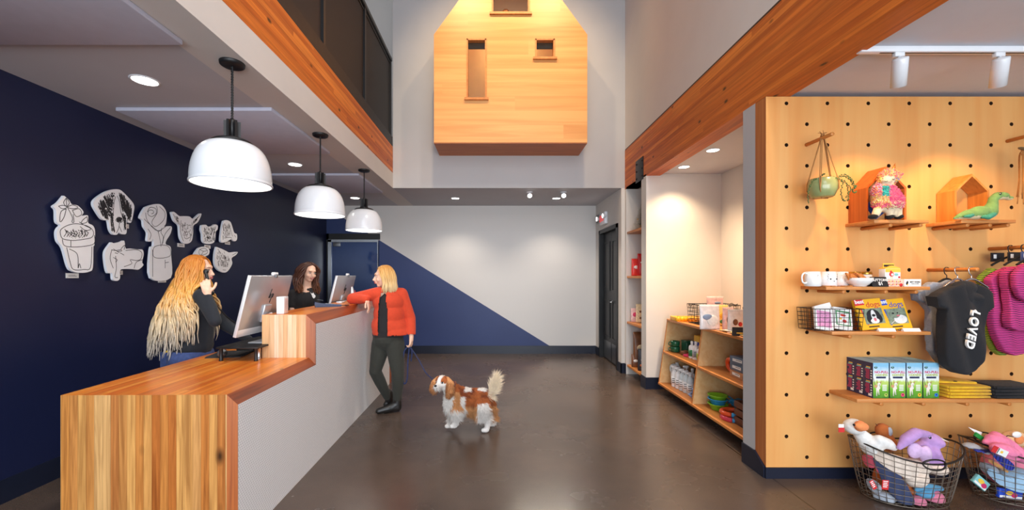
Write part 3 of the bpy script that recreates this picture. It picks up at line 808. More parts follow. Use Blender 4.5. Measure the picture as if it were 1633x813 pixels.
# keyboard on the desk in front of the nearer screen
mb = MB(); mb.m(M_black).bbox(-0.07, 0.07, -0.2, 0.2, 0, 0.018, 0.004)
for i in range(5):
    for j in range(14): mb.box(-0.06 + i * 0.025, -0.04 + i * 0.025, -0.19 + j * 0.027, -0.168 + j * 0.027, 0.018, 0.022)
mb.build('keyboard', loc=(-2.10, 3.62, ZL + 0.001), label='black keyboard on the low worktop behind the nearer monitor', cat='keyboard')

# things on the upper ledge
mb = MB(); mb.m(M_white).bbox(-0.028, 0.028, -0.05, 0.05, 0, 0.135, 0.004); mb.m(M_silverl).box(0.0282, 0.0292, -0.035, 0.035, 0.02, 0.12)
mb.build('paper_holder', loc=(-1.685, 3.235, ZH + 0.0005), rot=(0, 0, 0.15), label='tall white card holder at the front of the upper ledge', cat='holder')
te = empty('card_reader', (-1.62, 3.95, ZH + 0.001), 0.5, label='dark blue handheld payment terminal lying on the upper ledge', cat='card reader')
M_tb = mat('terminal_blue', (38, 52, 88), 0.35); 
mb = MB(); mb.m(M_tb).prism([(-0.11, 0.0), (0.12, 0.0), (0.125, 0.018), (0.05, 0.022), (-0.06, 0.036), (-0.115, 0.05), (-0.12, 0.03)], -0.04, 0.04, 'Y'); mb.build('body', te)
mb = MB(); mb.m(M_screen).box(-0.1, -0.045, -0.03, 0.03, 0.0, 0.002, M=TR(-0.0, 0, 0.0505, 0, 0.24, 0)); mb.build('screen', te)
mb = MB(); mb.m(M_grey)
for i in range(4):
    for j in range(3): mb.box(-0.02 + i * 0.022, -0.004 + i * 0.022, -0.028 + j * 0.021, -0.013 + j * 0.021, 0.024 + 0.0 , 0.0335 - i * 0.0025)
mb.build('keypad', te)
mb = MB(); mb.m(M_black, True).tube([(0.12, 0, 0.01), (0.17, -0.02, 0.006), (0.2, 0.02, 0.006), (0.17, 0.06, 0.006)], 0.004); mb.build('cable', te)
# white card stand with a red sign
cs = empty('card_stand', (-1.66, 4.80, ZH + 0.0005), 0.25, label='small white card stand with a red emblem beside the farther monitor', cat='card stand')
mb = MB(); mb.m(M_white).prism([(-0.05, 0), (0.05, 0), (0.02, 0.012), (-0.012, 0.17), (-0.022, 0.17), (-0.03, 0.012)], -0.06, 0.06, 'Y'); mb.build('stand', cs)
mb = MB(); mb.m(mat('emblem_red', (205, 52, 40), 0.5)).lathe([(0.026, 0), (0.026, 0.002)], 20, M=TR(0.016, 0.0, 0.105, 0, PI / 2 - 0.2, 0)); mb.build('emblem', cs)
mb = MB(); mb.m(M_silverl).bbox(-0.03, 0.03, -0.07, 0.07, 0, 0.022, 0.006); mb.m(M_black).box(-0.02, 0.02, -0.055, 0.055, 0.022, 0.024)
mb.build('pen_tray', loc=(-1.70, 4.50, ZH + 0.0005), rot=(0, 0, 0.1), label='low silver tray on the upper ledge in front of the farther monitor', cat='tray')

# ================================================================ pegboard wall
pg = empty('wall_pegboard', (0, 2.92, 0)); pg['kind'] = 'structure'
HX0, HZ0 = (1254.2 - 789) / F * 2.92, H + (440 - 164.8) / F * 2.92
DX, DZp = 65.25 / 2 / F * 2.92, 33.18 / F * 2.92
PX0, PX1, PZ0, PZ1 = XR, 4.59, 0.08, 2.735
mb = MB(); mb.m(M_ply)
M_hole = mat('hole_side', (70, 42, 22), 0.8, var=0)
i0 = math.floor((PX0 - HX0) / DX) ; i1 = math.ceil((PX1 - HX0) / DX)
r_ = 0.0135; NS = 16
for j in range(-1, 19):
    zc = HZ0 - j * DZp
    for i in range(i0, i1 + 1):
        xc = HX0 + i * DX
        x0, x1 = max(PX0, xc - DX / 2), min(PX1, xc + DX / 2); z0, z1 = max(PZ0, zc - DZp / 2), min(PZ1, zc + DZp / 2)
        if x1 - x0 < 1e-5 or z1 - z0 < 1e-5: continue
        hole = (i + j) % 2 == 0 and j >= 0 and j < 18 and x1 - x0 > DX * 0.9 and z1 - z0 > DZp * 0.6 and xc > PX0 + 0.05
        if not hole:
            mb.m(M_ply, False).add([(x0, 0, z0), (x1, 0, z0), (x1, 0, z1), (x0, 0, z1)], [(0, 1, 2, 3)]); continue
        ring = [(xc + r_ * math.cos(2 * PI * k / NS), zc + r_ * math.sin(2 * PI * k / NS)) for k in range(NS)]
        outer = []
        for k in range(NS):
            a = 2 * PI * k / NS; c, s_ = math.cos(a), math.sin(a)
            hx, hz = (x1 - x0) / 2, (z1 - z0) / 2
            t = min(hx / abs(c) if abs(c) > 1e-9 else 1e9, hz / abs(s_) if abs(s_) > 1e-9 else 1e9)
            outer.append(((x0 + x1) / 2 + c * t, (z0 + z1) / 2 + s_ * t, c, s_))
        V = [(p[0], 0, p[1]) for p in ring] + [(p[0], 0, p[1]) for p in outer]
        Fc = [(k, NS + k, NS + (k + 1) % NS, (k + 1) % NS) for k in range(NS)]
        cn = [(x1, z1), (x0, z1), (x0, z0), (x1, z0)]
        for q, (cx_, cz_) in enumerate(cn):
            a = math.atan2(cz_ - (z0 + z1) / 2, cx_ - (x0 + x1) / 2) % (2 * PI)
            k = int(a / (2 * PI / NS)) % NS
            V.append((cx_, 0, cz_)); Fc.append((NS + k, len(V) - 1, NS + (k + 1) % NS))
        mb.m(M_ply, False).add(V, Fc)
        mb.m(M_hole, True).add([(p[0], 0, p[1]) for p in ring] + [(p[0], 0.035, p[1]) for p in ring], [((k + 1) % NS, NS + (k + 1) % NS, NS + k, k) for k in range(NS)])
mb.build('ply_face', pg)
mb = MB(); mb.m(mat('dark_cavity', (30, 22, 16), 0.9, var=0)).box(PX0 + 0.02, PX1, 0.036, 0.06, 0.1, 2.72); mb.build('shade_sheet', pg)  # near-black sheet added as the shade inside the holes
mb = MB(); mb.m(M_ply_e).add([(XR, 0, 0.08), (XR, 0, 2.735), (XR, 0.12, 2.735), (XR, 0.12, 0.155)], [(0, 1, 2, 3)])
mb.add([(XR, 0, 2.735), (4.59, 0, 2.735), (4.59, 0.12, 2.735), (XR, 0.12, 2.735)], [(0, 1, 2, 3)]); mb.build('side_edge', pg)

# shelves on dowels
def peg_shelf(x0, x1, ztop, dowels, label, t=0.022, dep=0.225):
    o = empty('wall_shelf', (0, 2.92, ztop), label=label, cat='shelf', group='plywood shelves on the pegboard')
    o['kind'] = 'thing'
    mb = MB(); mb.m(M_edgeX).bbox(x0, x1, -dep, -0.001, -t, 0, 0.002); mb.build('shelf_board', o)
    for x in dowels:
        mb = MB(); mb.m(M_edge, True).lathe([(0.0125, 0), (0.0125, dep - 0.012), (0.011, dep - 0.01)], 14, M=TR(x, 0.0, -t - 0.0127, PI / 2, 0, 0)); mb.build('dowel', o)
    return o
S_HOUSE1 = 1.822; S_MUG = 1.379; S_BOOK = 1.082; S_BOX = 0.636
peg_shelf(2.51, 2.872, S_HOUSE1, (2.63, 2.83), 'small plywood shelf carrying the unicorn llama plush and the darker wooden house')
peg_shelf(3.086, 3.447, S_HOUSE1, (3.14, 3.29, 3.41), 'small plywood shelf carrying the green dinosaur plush')
peg_shelf(2.192, 2.88, S_MUG, (2.32, 2.6, 2.8), 'plywood shelf holding the white mugs and treat bowl')
peg_shelf(2.23, 2.885, S_BOOK, (2.36, 2.65), 'plywood shelf holding the wire card basket and dog books')
peg_shelf(2.396, 3.75, S_BOX, (2.57, 2.85, 3.14, 3.42), 'longest lowest plywood shelf holding harness boxes and folded clothes', 0.024)

# ================================================================ alcove display unit
un = empty('display_unit', (2.03, 3.24, 0), label='plywood display unit with slanting front and four open bays in the alcove', cat='display shelf')
un['kind'] = 'thing'
YU0, YU1 = 0.0, 1.82
def fx(z): return 0.11 * (z - 0.12) / 0.80
ZU = [0.12, 0.52, 0.92]
XB = 0.86
for y, nm in ((0.0, 'side_panel'), (0.955, 'divider'), (1.80, 'side_panel')):
    mb = MB(); mb.m(M_shelfply).prism([(fx(0.12) + 0.004, 0.12), (XB, 0.12), (XB, 0.92), (fx(0.92) + 0.004, 0.92)], y, y + 0.02, 'Y')
    mb.m(M_edge).prism([(fx(0.12), 0.12), (fx(0.12) + 0.004, 0.12), (fx(0.92) + 0.004, 0.92), (fx(0.92), 0.92)], y - 0.0003, y + 0.0203, 'Y'); mb.build(nm, un)
for z, nm in ((0.12, 'base_board'), (0.51, 'shelf'), (0.905, 'top_board')):
    mb = MB(); mb.m(M_edge).bbox(fx(z) - 0.004, XB, YU0 if nm != 'shelf' else 0.021, YU1 if nm != 'shelf' else 0.954, z - 0.012, z + 0.014, 0.002)
    if nm == 'shelf': mb.bbox(fx(z) - 0.004, XB, 0.976, 1.799, z - 0.012, z + 0.014, 0.002)
    mb.build(nm, un)
mb = MB(); mb.m(M_shelfply).box(XB, XB + 0.012, 0, 1.82, 0.11, 0.915); mb.build('back_panel', un)
mb = MB(); mb.m(M_black).box(0.16, XB - 0.02, 0.03, 1.79, 0, 0.107); mb.build('plinth', un)
UZ0, UZ1, UZ2 = 0.134, 0.524, 0.919

# niche shelves
for k, (z, lb) in enumerate(((2.10, 'topmost'), (1.45, 'second'), (0.78, 'third'), (0.145, 'lowest'))):
    mb = MB(); mb.m(M_edge).bbox(XR + 0.012, 2.419, 5.402, 6.028, z - 0.032, z, 0.002)
    mb.build('niche_shelf', label=lb + ' wooden shelf from above in the tall wall niche by the black door', cat='shelf', group='shelves in the wall niche', kind='thing')

# ================================================================ track light over the pegboard
tk = empty('track_light', (2.09, 2.34, 2.762), label='white ceiling track with two cylindrical spot heads above the pegboard', cat='track light'); tk['kind'] = 'thing'
mb = MB(); mb.m(M_white).bbox(0, 2.3, -0.018, 0.018, -0.032, 0, 0.003); mb.m(M_black).box(0.12, 2.25, -0.0045, 0.0045, -0.0335, -0.031); mb.build('rail', tk)
for x, tx in ((0.235, 2.78), (0.81, 3.42)):
    a = Vector((x, 0, -0.07)); tgt = Vector((tx - 2.09, 0.58, -1.36)); dirn = (tgt - a).normalized()
    q = dirn.to_track_quat('Z', 'Y').to_matrix().to_4x4()
    mb = MB(); mb.m(M_white, True).bbox(x - 0.035, x + 0.02, -0.012, 0.012, -0.055, -0.032, 0.003); mb.tube([(x, 0, -0.05), (x, 0, -0.10)], 0.008)
    mb.lathe([(0.008, -0.06), (0.034, -0.055), (0.036, -0.05), (0.036, 0.10), (0.032, 0.10), (0.03, 0.07)], 24, M=Matrix.Translation((x, 0, -0.12)) @ q)
    mb.m(M_glow).lathe([(1e-5, 0.088), (0.031, 0.088)], 20, M=Matrix.Translation((x, 0, -0.12)) @ q)
    mb.build('spot_head', tk)
    l = light('track_spot', 'SPOT', tuple(Vector((x, 0, -0.12)) + dirn * 0.105), 27, (1.0, 0.62, 0.3), None, 0.03, spot=84, blend=0.55)
    l.rotation_euler = dirn.to_track_quat('-Z', 'Y').to_euler(); l.parent = tk

# ================================================================ timber playhouse on the upper wall
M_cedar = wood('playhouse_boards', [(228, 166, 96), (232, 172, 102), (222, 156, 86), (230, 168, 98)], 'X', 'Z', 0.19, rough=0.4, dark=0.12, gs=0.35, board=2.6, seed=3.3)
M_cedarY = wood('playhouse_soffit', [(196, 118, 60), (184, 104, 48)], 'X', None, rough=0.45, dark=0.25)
M_inner = mat('lit_plaster', (236, 214, 170), 0.7, var=0.02)
hs = empty('playhouse', (0, 5.515, 3.257), label='wooden house-shaped box with three windows mounted high on the rear wall', cat='playhouse'); hs['kind'] = 'thing'
xl, xr, xm, ze, za = -0.823, 1.2515, 0.214, 1.46, 2.883
D = 0.57
wins = [(px(744.2, 5.515), px(775.6, 5.515), pz(158.5, 5.515) - 3.257, pz(62, 5.515) - 3.257), (px(853.5, 5.515), px(884.5, 5.515), pz(94, 5.515) - 3.257, pz(62, 5.515) - 3.257), (px(784.5, 5.515), px(844.5, 5.515), pz(22.5, 5.515) - 3.257, pz(-42, 5.515) - 3.257)]
# front with rectangular holes: slice into cells on a grid
xs = sorted({xl, xr, xm} | {w_[0] for w_ in wins} | {w_[1] for w_ in wins}); zs = sorted({0, ze, za} | {w_[2] for w_ in wins} | {w_[3] for w_ in wins})
def roofz(x): return ze + (za - ze) * (1 - abs(x - xm) / ((xr - xl) / 2))
mb = MB(); mb.m(M_cedar)
TH = 0.05
for i in range(len(xs) - 1):
    for j in range(len(zs) - 1):
        a, b_, c, d = xs[i], xs[i + 1], zs[j], zs[j + 1]
        if any(a >= w_[0] - 1e-6 and b_ <= w_[1] + 1e-6 and c >= w_[2] - 1e-6 and d <= w_[3] + 1e-6 for w_ in wins): continue
        poly = [(a, c), (b_, c), (b_, d), (a, d)]
        # clip by the two roof slopes
        for sgn in (-1, 1):
            def side(p): return (ze + (za - ze) * (1 - sgn * (p[0] - xm) / ((xr - xl) / 2))) - p[1]
            out = []
            for k in range(len(poly)):
                p, q = poly[k], poly[(k + 1) % len(poly)]; sp, sq = side(p), side(q)
                if sp >= -1e-9: out.append(p)
                if (sp > 1e-9 and sq < -1e-9) or (sp < -1e-9 and sq > 1e-9):
                    t = sp / (sp - sq); out.append((p[0] + t * (q[0] - p[0]), p[1] + t * (q[1] - p[1])))
            poly = out
            if len(poly) < 3: break
        if len(poly) >= 3: mb.prism(poly, 0, TH, 'Y')
mb.build('front_wall', hs)
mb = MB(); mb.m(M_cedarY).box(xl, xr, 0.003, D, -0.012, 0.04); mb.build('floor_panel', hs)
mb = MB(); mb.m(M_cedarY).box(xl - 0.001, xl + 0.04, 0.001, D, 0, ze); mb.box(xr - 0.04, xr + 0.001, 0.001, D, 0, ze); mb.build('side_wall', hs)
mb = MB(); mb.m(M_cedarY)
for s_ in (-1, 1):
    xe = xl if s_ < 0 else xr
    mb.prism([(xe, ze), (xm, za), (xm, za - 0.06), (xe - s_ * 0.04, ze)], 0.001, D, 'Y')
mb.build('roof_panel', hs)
mb = MB(); mb.m(M_inner).box(xl + 0.04, xr - 0.04, D - 0.02, D - 0.001, 0.04, ze + 0.5); mb.build('inner_lining', hs)
M_pane = None
for k, (a, b_, c, d) in enumerate(wins):
    mb = MB(); mb.m(M_edge)
    t = 0.018
    mb.box(a - t * 0.2, a + t, -0.006, 0.10, c, d); mb.box(b_ - t, b_ + t * 0.4, -0.006, 0.10, c, d); mb.box(a, b_, -0.006, 0.10, d - t, d + 0.004); mb.box(a - 0.03, b_ + 0.03, -0.03, 0.10, c - 0.012, c + t)
    fr = mb.build('window_frame', hs)
    mb = MB(); mb.m(mat('window_glass', (255, 244, 220), 0.03, var=0, trans=1.0)).box(a + t, b_ - t, 0.06, 0.066, c + t, d - t); mb.build('pane', fr)
    mb = MB(); mb.m(M_mdf).box(a + t, b_ - t, 0.069, 0.10, d - t - (0.07 if k < 2 else 0.16), d - t); mb.build('blind', fr)
l = light('playhouse_lamp', 'POINT', (0.2, 0.33, 1.55), 7, (1.0, 0.85, 0.6), size=0.05); l.parent = hs
# small brown plush face at the top window
pf = empty('plush_toy', (px(806.4, 5.72), 5.70, pz(23.5, 5.70)), label='small round brown plush animal head peeking over the sill of the top playhouse window', cat='plush toy'); pf['kind'] = 'thing'
mb = MB(); mb.m(mat('plush_brown', (120, 74, 40), 0.9)).ell((0, 0, 0.02), (0.055, 0.045, 0.055)); mb.m(mat('plush_tan', (190, 130, 80), 0.9)).ell((0, -0.02, 0.01), (0.042, 0.03, 0.036)); mb.m(M_black).ell((0, -0.052, 0.0), (0.014, 0.008, 0.01)); mb.build('head', pf)
# ================================================================ goods on the pegboard
def view(ox, oy, s, d0, org):
    """measured positions -> local coordinates around org; dd = offset in depth"""
    org = Vector(org)
    def f(x, y, dd=0.0): return at(ox + x / s, oy + y / s, d0 + dd) - org
    return f
def fab(name, c, rough=0.9, var=0.08, scale=40, bump=0.25, bscale=220, sheen=0.06):
    return mat(name, c, rough, var=var, scale=scale, bump=bump, bscale=bscale, sheen=sheen)
def stripes(name, c1, c2, freq=150, axis=2, bend=1.0, duty=0.62, mid=None):
    m, nt, b = new_mat(name)
    N, L = nt.nodes, nt.links
    tc = N.new('ShaderNodeTexCoord')
    wv = N.new('ShaderNodeTexWave'); wv.wave_type = 'BANDS'; wv.bands_direction = 'Z' if axis == 2 else 'X'; wv.inputs['Scale'].default_value = freq / 20; wv.inputs['Distortion'].default_value = bend; wv.inputs['Detail'].default_value = 0; wv.inputs['Detail Scale'].default_value = 0.6
    L.new(tc.outputs['Object'], wv.inputs['Vector'])
    cr = N.new('ShaderNodeValToRGB'); cr.color_ramp.interpolation = 'CONSTANT'
    cr.color_ramp.elements[0].color = rgb(*c2); cr.color_ramp.elements[1].position = 1 - duty; cr.color_ramp.elements[1].color = rgb(*c1)
    L.new(wv.outputs['Fac'], cr.inputs[0])
    L.new(cr.outputs[0], b.inputs['Base Color'])
    b.inputs['Roughness'].default_value = 0.85
    return m

# ---------------------------------------------------------------- hanging planters
M_cord = fab('jute_cord', (176, 122, 66)); M_succ = mat('succulent_green', (84, 104, 52), 0.5, var=0.2, scale=80)
M_pot = mat('sage_glaze', (150, 158, 104), 0.25, var=0.1, scale=12, coat=0.4); M_soil = mat('soil', (52, 38, 26), 0.95)
def string_of_beads(mb, pts, r=0.0035, step=0.0075):
    P = [Vector(p) for p in pts]
    mb.tube(P, r * 0.35, 5)
    k = 0
    for a, b_ in zip(P[:-1], P[1:]):
        n = max(1, int((b_ - a).length / step))
        for i in range(n):
            q = a.lerp(b_, i / n); an = k * 2.4; k += 1
            mb.ell(q + Vector((math.cos(an), math.sin(an), 0.3)) * r * 0.7, (r, r, r * 1.3), 6, 4)
def curve(pts, n=8):
    """Catmull-Rom through pts"""
    P = [Vector(p) for p in pts]; out = []
    for i in range(len(P) - 1):
        p0, p1, p2, p3 = P[max(i - 1, 0)], P[i], P[i + 1], P[min(i + 2, len(P) - 1)]
        for k in range(n):
            t = k / n
            out.append(0.5 * ((2 * p1) + (p2 - p0) * t + (2 * p0 - 5 * p1 + 4 * p2 - p3) * t * t + (3 * p1 - p0 - 3 * p2 + p3) * t ** 3))
    out.append(P[-1]); return out
def planter(x, zpeg, label, zpot, right=True):
    pgd = MB(); pgd.m(M_edge, True).lathe([(0.0125, 0), (0.0125, 0.225), (0.011, 0.228)], 14, M=TR(0, 0, 0, PI / 2, 0, 0)); 
    pgd.build('wall_peg', loc=(x, 2.919, zpeg), label='wooden dowel peg in the pegboard carrying the sage green hanging pot', cat='peg', group='pegs for hanging planters')
    o = empty('hanging_planter', (x, 2.775, zpot), label=label, cat='planter')
    top = zpeg - zpot + 0.016
    R = 0.083
    mb = MB(); mb.m(M_pot, True).lathe([(1e-5, 0), (0.058, 0), (0.066, 0.006), (0.083, 0.05), (0.084, 0.085), (0.077, 0.122), (0.073, 0.126), (0.07, 0.12), (0.074, 0.09)], 32); mb.build('pot', o)
    mb = MB(); mb.m(M_soil, True).lathe([(1e-5, 0.112), (0.073, 0.108)], 20); mb.build('soil', o)
    mb = MB(); mb.m(M_cord)
    kn = Vector((0, 0, top + 0.004))
    for a in (0.3, 2.2, 3.9, 5.4):
        e = Vector((math.cos(a) * 0.086, math.sin(a) * 0.086, 0.1)); f_ = Vector((math.cos(a) * 0.088, math.sin(a) * 0.088, 0.05)); g = Vector((math.cos(a) * 0.05, math.sin(a) * 0.05, -0.004))
        w0 = Vector((math.cos(a) * 0.014, math.sin(a) * 0.006, top - 0.022))
        for s_ in (-1, 1):
            off = Vector((-math.sin(a), math.cos(a), 0)) * 0.004 * s_
            mb.tube([kn, w0 + off, e + off, f_, g, Vector((0, 0, -0.006))], 0.003, 5)
    mb.torus((0, 0, top - 0.004), 0.016, 0.004, 14, 6, rot=eul(0, PI / 2, 0)); mb.ell((0, -0.002, top + 0.004), (0.012, 0.01, 0.011), 10, 6)
    for k in range(7):
        a = k * 0.9
        mb.tube(curve([kn, kn + Vector((0.012 * math.cos(a), 0.01 * math.sin(a), 0.012)), kn + Vector((0.03 * math.cos(a), 0.012 * math.sin(a), 0.016 + 0.006 * (k % 3)))], 4), 0.002, 5)
    mb.build('cord_hanger', o)
    rr = random.Random(5)
    mb = MB(); mb.m(M_succ, True)
    if right:
        S = [[(0.05, -0.04, 0.12), (0.09, -0.06, 0.13), (0.13, -0.06, 0.11), (0.155, -0.05, 0.115)], [(0.04, -0.05, 0.12), (0.10, -0.09, 0.12), (0.14, -0.09, 0.05), (0.12, -0.08, 0.03), (0.09, -0.08, -0.02)],
             [(0.02, -0.06, 0.12), (0.05, -0.1, 0.09), (0.04, -0.1, 0.02), (0.06, -0.09, -0.03), (0.085, -0.08, -0.04)], [(0.05, -0.03, 0.12), (0.11, -0.06, 0.14), (0.17, -0.05, 0.06), (0.185, -0.05, 0.07)],
             [(0.05, -0.05, 0.11), (0.10, -0.08, 0.07), (0.15, -0.07, 0.02), (0.18, -0.06, 0.03)], [(-0.06, -0.03, 0.12), (-0.10, -0.04, 0.10), (-0.13, -0.04, 0.02), (-0.125, -0.04, -0.05)],
             [(-0.02, 0, 0.12), (-0.01, -0.01, 0.15), (0.0, -0.02, 0.155)], [(0.06, -0.02, 0.11), (0.13, -0.03, 0.1), (0.15, -0.03, 0.0), (0.14, -0.03, -0.03)]]
    else:
        S = [[(-0.05, -0.03, 0.12), (-0.09, -0.05, 0.08), (-0.08, -0.05, -0.04)], [(0.05, -0.03, 0.12), (0.09, -0.05, 0.08), (0.09, -0.05, -0.02)]]
    for s_ in S: string_of_beads(mb, curve(s_, 6), 0.0042)
    for k in range(30):
        a = rr.uniform(0, 6.28); r = rr.uniform(0, 0.065); string_of_beads(mb, [(r * math.cos(a), r * math.sin(a), 0.105), (r * 1.15 * math.cos(a), r * 1.15 * math.sin(a), 0.13)], 0.004)
    mb.build('succulent', o)
    return o
planter(2.232, 2.389, 'sage green pot of trailing succulents hanging in jute cord from a peg', 1.985)
hg0 = empty('macrame_hanger', (3.60, 2.775, 2.31), label='bundle of tan macrame cord hanging at the right edge of the pegboard', cat='hanger')
mb = MB(); mb.m(M_cord); rr = random.Random(4)
for k in range(12):
    a = k * 0.55; q = rr.uniform(0.008, 0.022)
    mb.tube(curve([(0, 0, 0), (q * math.cos(a), q * math.sin(a), -0.04), (q * 1.1 * math.cos(a), q * math.sin(a), -0.2), (q * 1.6 * math.cos(a), q * 1.5 * math.sin(a), -rr.uniform(0.3, 0.38))], 4), 0.003, 5)
mb.torus((0, 0, -0.03), 0.012, 0.006, 14, 6); mb.ell((0, 0, 0), (0.014, 0.012, 0.012)); mb.tube([(0, 0, 0), (0.06, 0, 0.1), (0.07, 0.0, 0.12)], 0.003, 6); mb.build('cords', hg0)
mb = MB(); mb.m(fab('dry_leaf', (110, 84, 50))); mb.ell((-0.02, -0.01, 0.004), (0.03, 0.012, 0.01), rot=eul(0, 0.2, 0)); mb.build('leaf', hg0)
mb = MB(); mb.m(M_edge, True).lathe([(0.0125, 0), (0.0125, 0.225), (0.011, 0.228)], 14, M=TR(0, 0, 0, PI / 2, 0, 0)); mb.build('wall_peg', loc=(3.67, 2.919, 2.415), label='wooden dowel peg carrying the macrame cords at the right edge', cat='peg', group='pegs for hanging planters')

# ---------------------------------------------------------------- wooden houses
M_h1 = wood('orange_house_wood', [(206, 112, 48), (190, 96, 36)], 'Z', None, rough=0.45, dark=0.25, gs=1.2)
M_h2 = wood('golden_house_wood', [(226, 154, 76), (214, 138, 60)], 'Z', None, rough=0.45, dark=0.2, gs=1.2, seed=2)
def house(x0, x1, zf, ze_, za_, yf, m, label):
    o = empty('wooden_house', (x0, yf, zf), label=label, cat='display house', group='open wooden display houses')
    Wd = x1 - x0; dep = 2.915 - yf; t = 0.013; e = ze_ - zf; a = za_ - zf; h = Wd / 2
    sl = (a - e) / h; tz = t * math.sqrt(1 + sl * sl)
    mb = MB(); mb.m(m).box(0, t, 0, dep, 0, e); mb.build('side_wall', o)
    mb = MB(); mb.m(m).box(Wd - t, Wd, 0, dep, 0, e); mb.build('side_wall', o)
    for s_ in (0, 1):
        P = [(0, e), (h, a), (h, a - tz), (t, e - tz + t * sl)]
        if s_: P = [(Wd - p[0], p[1]) for p in P]
        mb = MB(); mb.m(m).prism(P, -0.001, dep, 'Y'); mb.build('roof_panel', o)
    mb = MB(); mb.m(m).box(t, Wd - t, 0, dep, 0, 0.01); mb.build('floor_panel', o)
    return o
house(2.531, 2.804, S_HOUSE1 + 0.001, 2.052, 2.197, 2.776, M_h1, 'darker orange wooden house shell behind the rainbow unicorn plush')
house(3.16, 3.397, S_HOUSE1 + 0.001, 2.037, 2.152, 2.80, M_h2, 'golden wooden house shell behind the green dinosaur plush')
mb = MB(); mb.m(mat('blue_card', (36, 96, 214), 0.5)).bbox(-0.105, 0.105, -0.006, 0.006, -0.06, 0.06, 0.002); mb.build('blue_book', loc=(2.672, 2.81, S_HOUSE1 + 0.131), rot=(0, -0.66, 0), label='bright blue booklet leaning inside the orange wooden house behind the unicorn', cat='book')

# ---------------------------------------------------------------- plush unicorn llama
def tufts(name, parent, srcs, n, ln, r, matsel, mats_, seed=1, jit=0.5, down=0.0, dirf=None, seg=3):
    """short hair: tapered blades on the faces of mesh object srcs; one mesh"""
    rr = random.Random(seed)
    mb = MB()
    for mt in mats_: mb.m(mt)
    me = srcs.data; polys = [p for p in me.polygons]
    tot = sum(p.area for p in polys)
    acc = []; c = 0
    for p in polys: c += p.area; acc.append(c)
    import bisect
    V, Fc, FM = [], [], []
    for _ in range(n):
        p = polys[min(bisect.bisect(acc, rr.random() * tot), len(polys) - 1)]
        k = matsel(p.center, p.normal, rr)
        if k is None: continue
        vs_ = [me.vertices[i].co for i in p.vertices]
        a, b_ = rr.random(), rr.random()
        q = vs_[0].lerp(vs_[1], a).lerp(vs_[-1].lerp(vs_[min(2, len(vs_) - 1)], a), b_)
        nrm = p.normal
        L_ = ln(q, rr) if callable(ln) else ln * rr.uniform(0.7, 1.2)
        dv = (dirf(q, nrm, rr) if dirf else nrm + Vector((rr.uniform(-jit, jit), rr.uniform(-jit, jit), rr.uniform(-jit, jit) - down))).normalized()
        side = dv.cross(Vector((rr.uniform(-1, 1), rr.uniform(-1, 1), rr.uniform(-1, 1)))).normalized() * r
        o2 = dv.cross(side).normalized() * r
        b0 = len(V)
        tip = q + dv * L_ + Vector((0, 0, -down * L_ * 0.4))
        midp = q + dv * L_ * 0.5
        V += [q + side, q - side * 0.5 + o2 * 0.87, q - side * 0.5 - o2 * 0.87, midp + side * .75, midp - side * 0.37 + o2 * 0.65, midp - side * 0.37 - o2 * 0.65, tip]
        for i in range(3):
            j = (i + 1) % 3
            Fc.append((b0 + i, b0 + j, b0 + 3 + j, b0 + 3 + i)); FM.append(k)
            Fc.append((b0 + 3 + i, b0 + 3 + j, b0 + 6)); FM.append(k)
    mb.v = V; mb.f = Fc; mb.fm = FM; mb.sm = [True] * len(Fc)
    return mb.build(name, parent)
uo = Vector((px(1413, 2.71), 2.71, S_HOUSE1 + 0.001))
u = view(1380, 250, 7.39, 2.71, uo)
un_ = empty('plush_unicorn', uo, label='fluffy rainbow unicorn llama plush with gold horn standing on the upper shelf', cat='plush toy')
RB = [fab('fur_' + n_, c) for n_, c in (('peach', (246, 164, 110)), ('pink', (244, 110, 140)), ('teal', (60, 176, 170)), ('yellow', (240, 214, 120)), ('magenta', (232, 76, 140)), ('lilac', (196, 170, 216)), ('cream', (236, 214, 170)))]
M_pcream = fab('plush_cream', (226, 204, 172)); M_pblack = fab('plush_black', (22, 20, 24)); M_gold = mat('gold_fabric', (168, 104, 46), 0.4, metal=0.3, var=0.15, scale=60)
def ufill(mb):
    mb.ell(u(250, 500), (0.078, 0.06, 0.09)); mb.ell(u(320, 530), (0.06, 0.05, 0.065)); mb.ell(u(180, 430), (0.045, 0.045, 0.07)); mb.ell(u(190, 540), (0.05, 0.045, 0.05))
    chain(mb, [u(220, 480), u(225, 380), u(240, 300)], [0.06, 0.045, 0.04]); mb.ell(u(270, 240), (0.052, 0.05, 0.05))
    mb.ell(u(245, 280, -0.03), (0.032, 0.03, 0.026))
    for x0, x1 in ((180, 120), (285, 290), (370, 385)): chain(mb, [u(x0, 560), u(x1, 680, -0.015)], [0.028, 0.022])
    mb.ell(u(405, 215), (0.016, 0.012, 0.018))
def usel(c, n, rr):
    p = at(0, 0, 1)  # unused
    x = ((c.x + uo.x) / (c.y + uo.y) * F + 789 - 1380) * 7.39; y = (440 - (c.z + uo.z - H) / (c.y + uo.y) * F - 250) * 7.39
    if y > 600: return None
    if 190 < x < 350 and 225 < y < 330 and c.y < -0.02: return None
    if y < 230: return rr.choice([0, 0, 1])
    if x < 200 and y < 460 and y > 300: return rr.choice([1, 0, 5])
    if y < 340: return rr.choice([3, 0, 1, 5]) if x > 200 else rr.choice([0, 3])
    if y < 460 and x < 280: return 2
    if x > 280 and y < 520: return rr.choice([1, 1, 4])
    if y > 540 and x < 290: return rr.choice([4, 1, 3])
    if x > 300: return rr.choice([1, 6, 1])
    return rr.choice([3, 0, 6])
def upick(c, n):
    k = usel(c, n, random.Random(int(c.x * 9000) + int(c.z * 7000))); return 7 if k is None else k
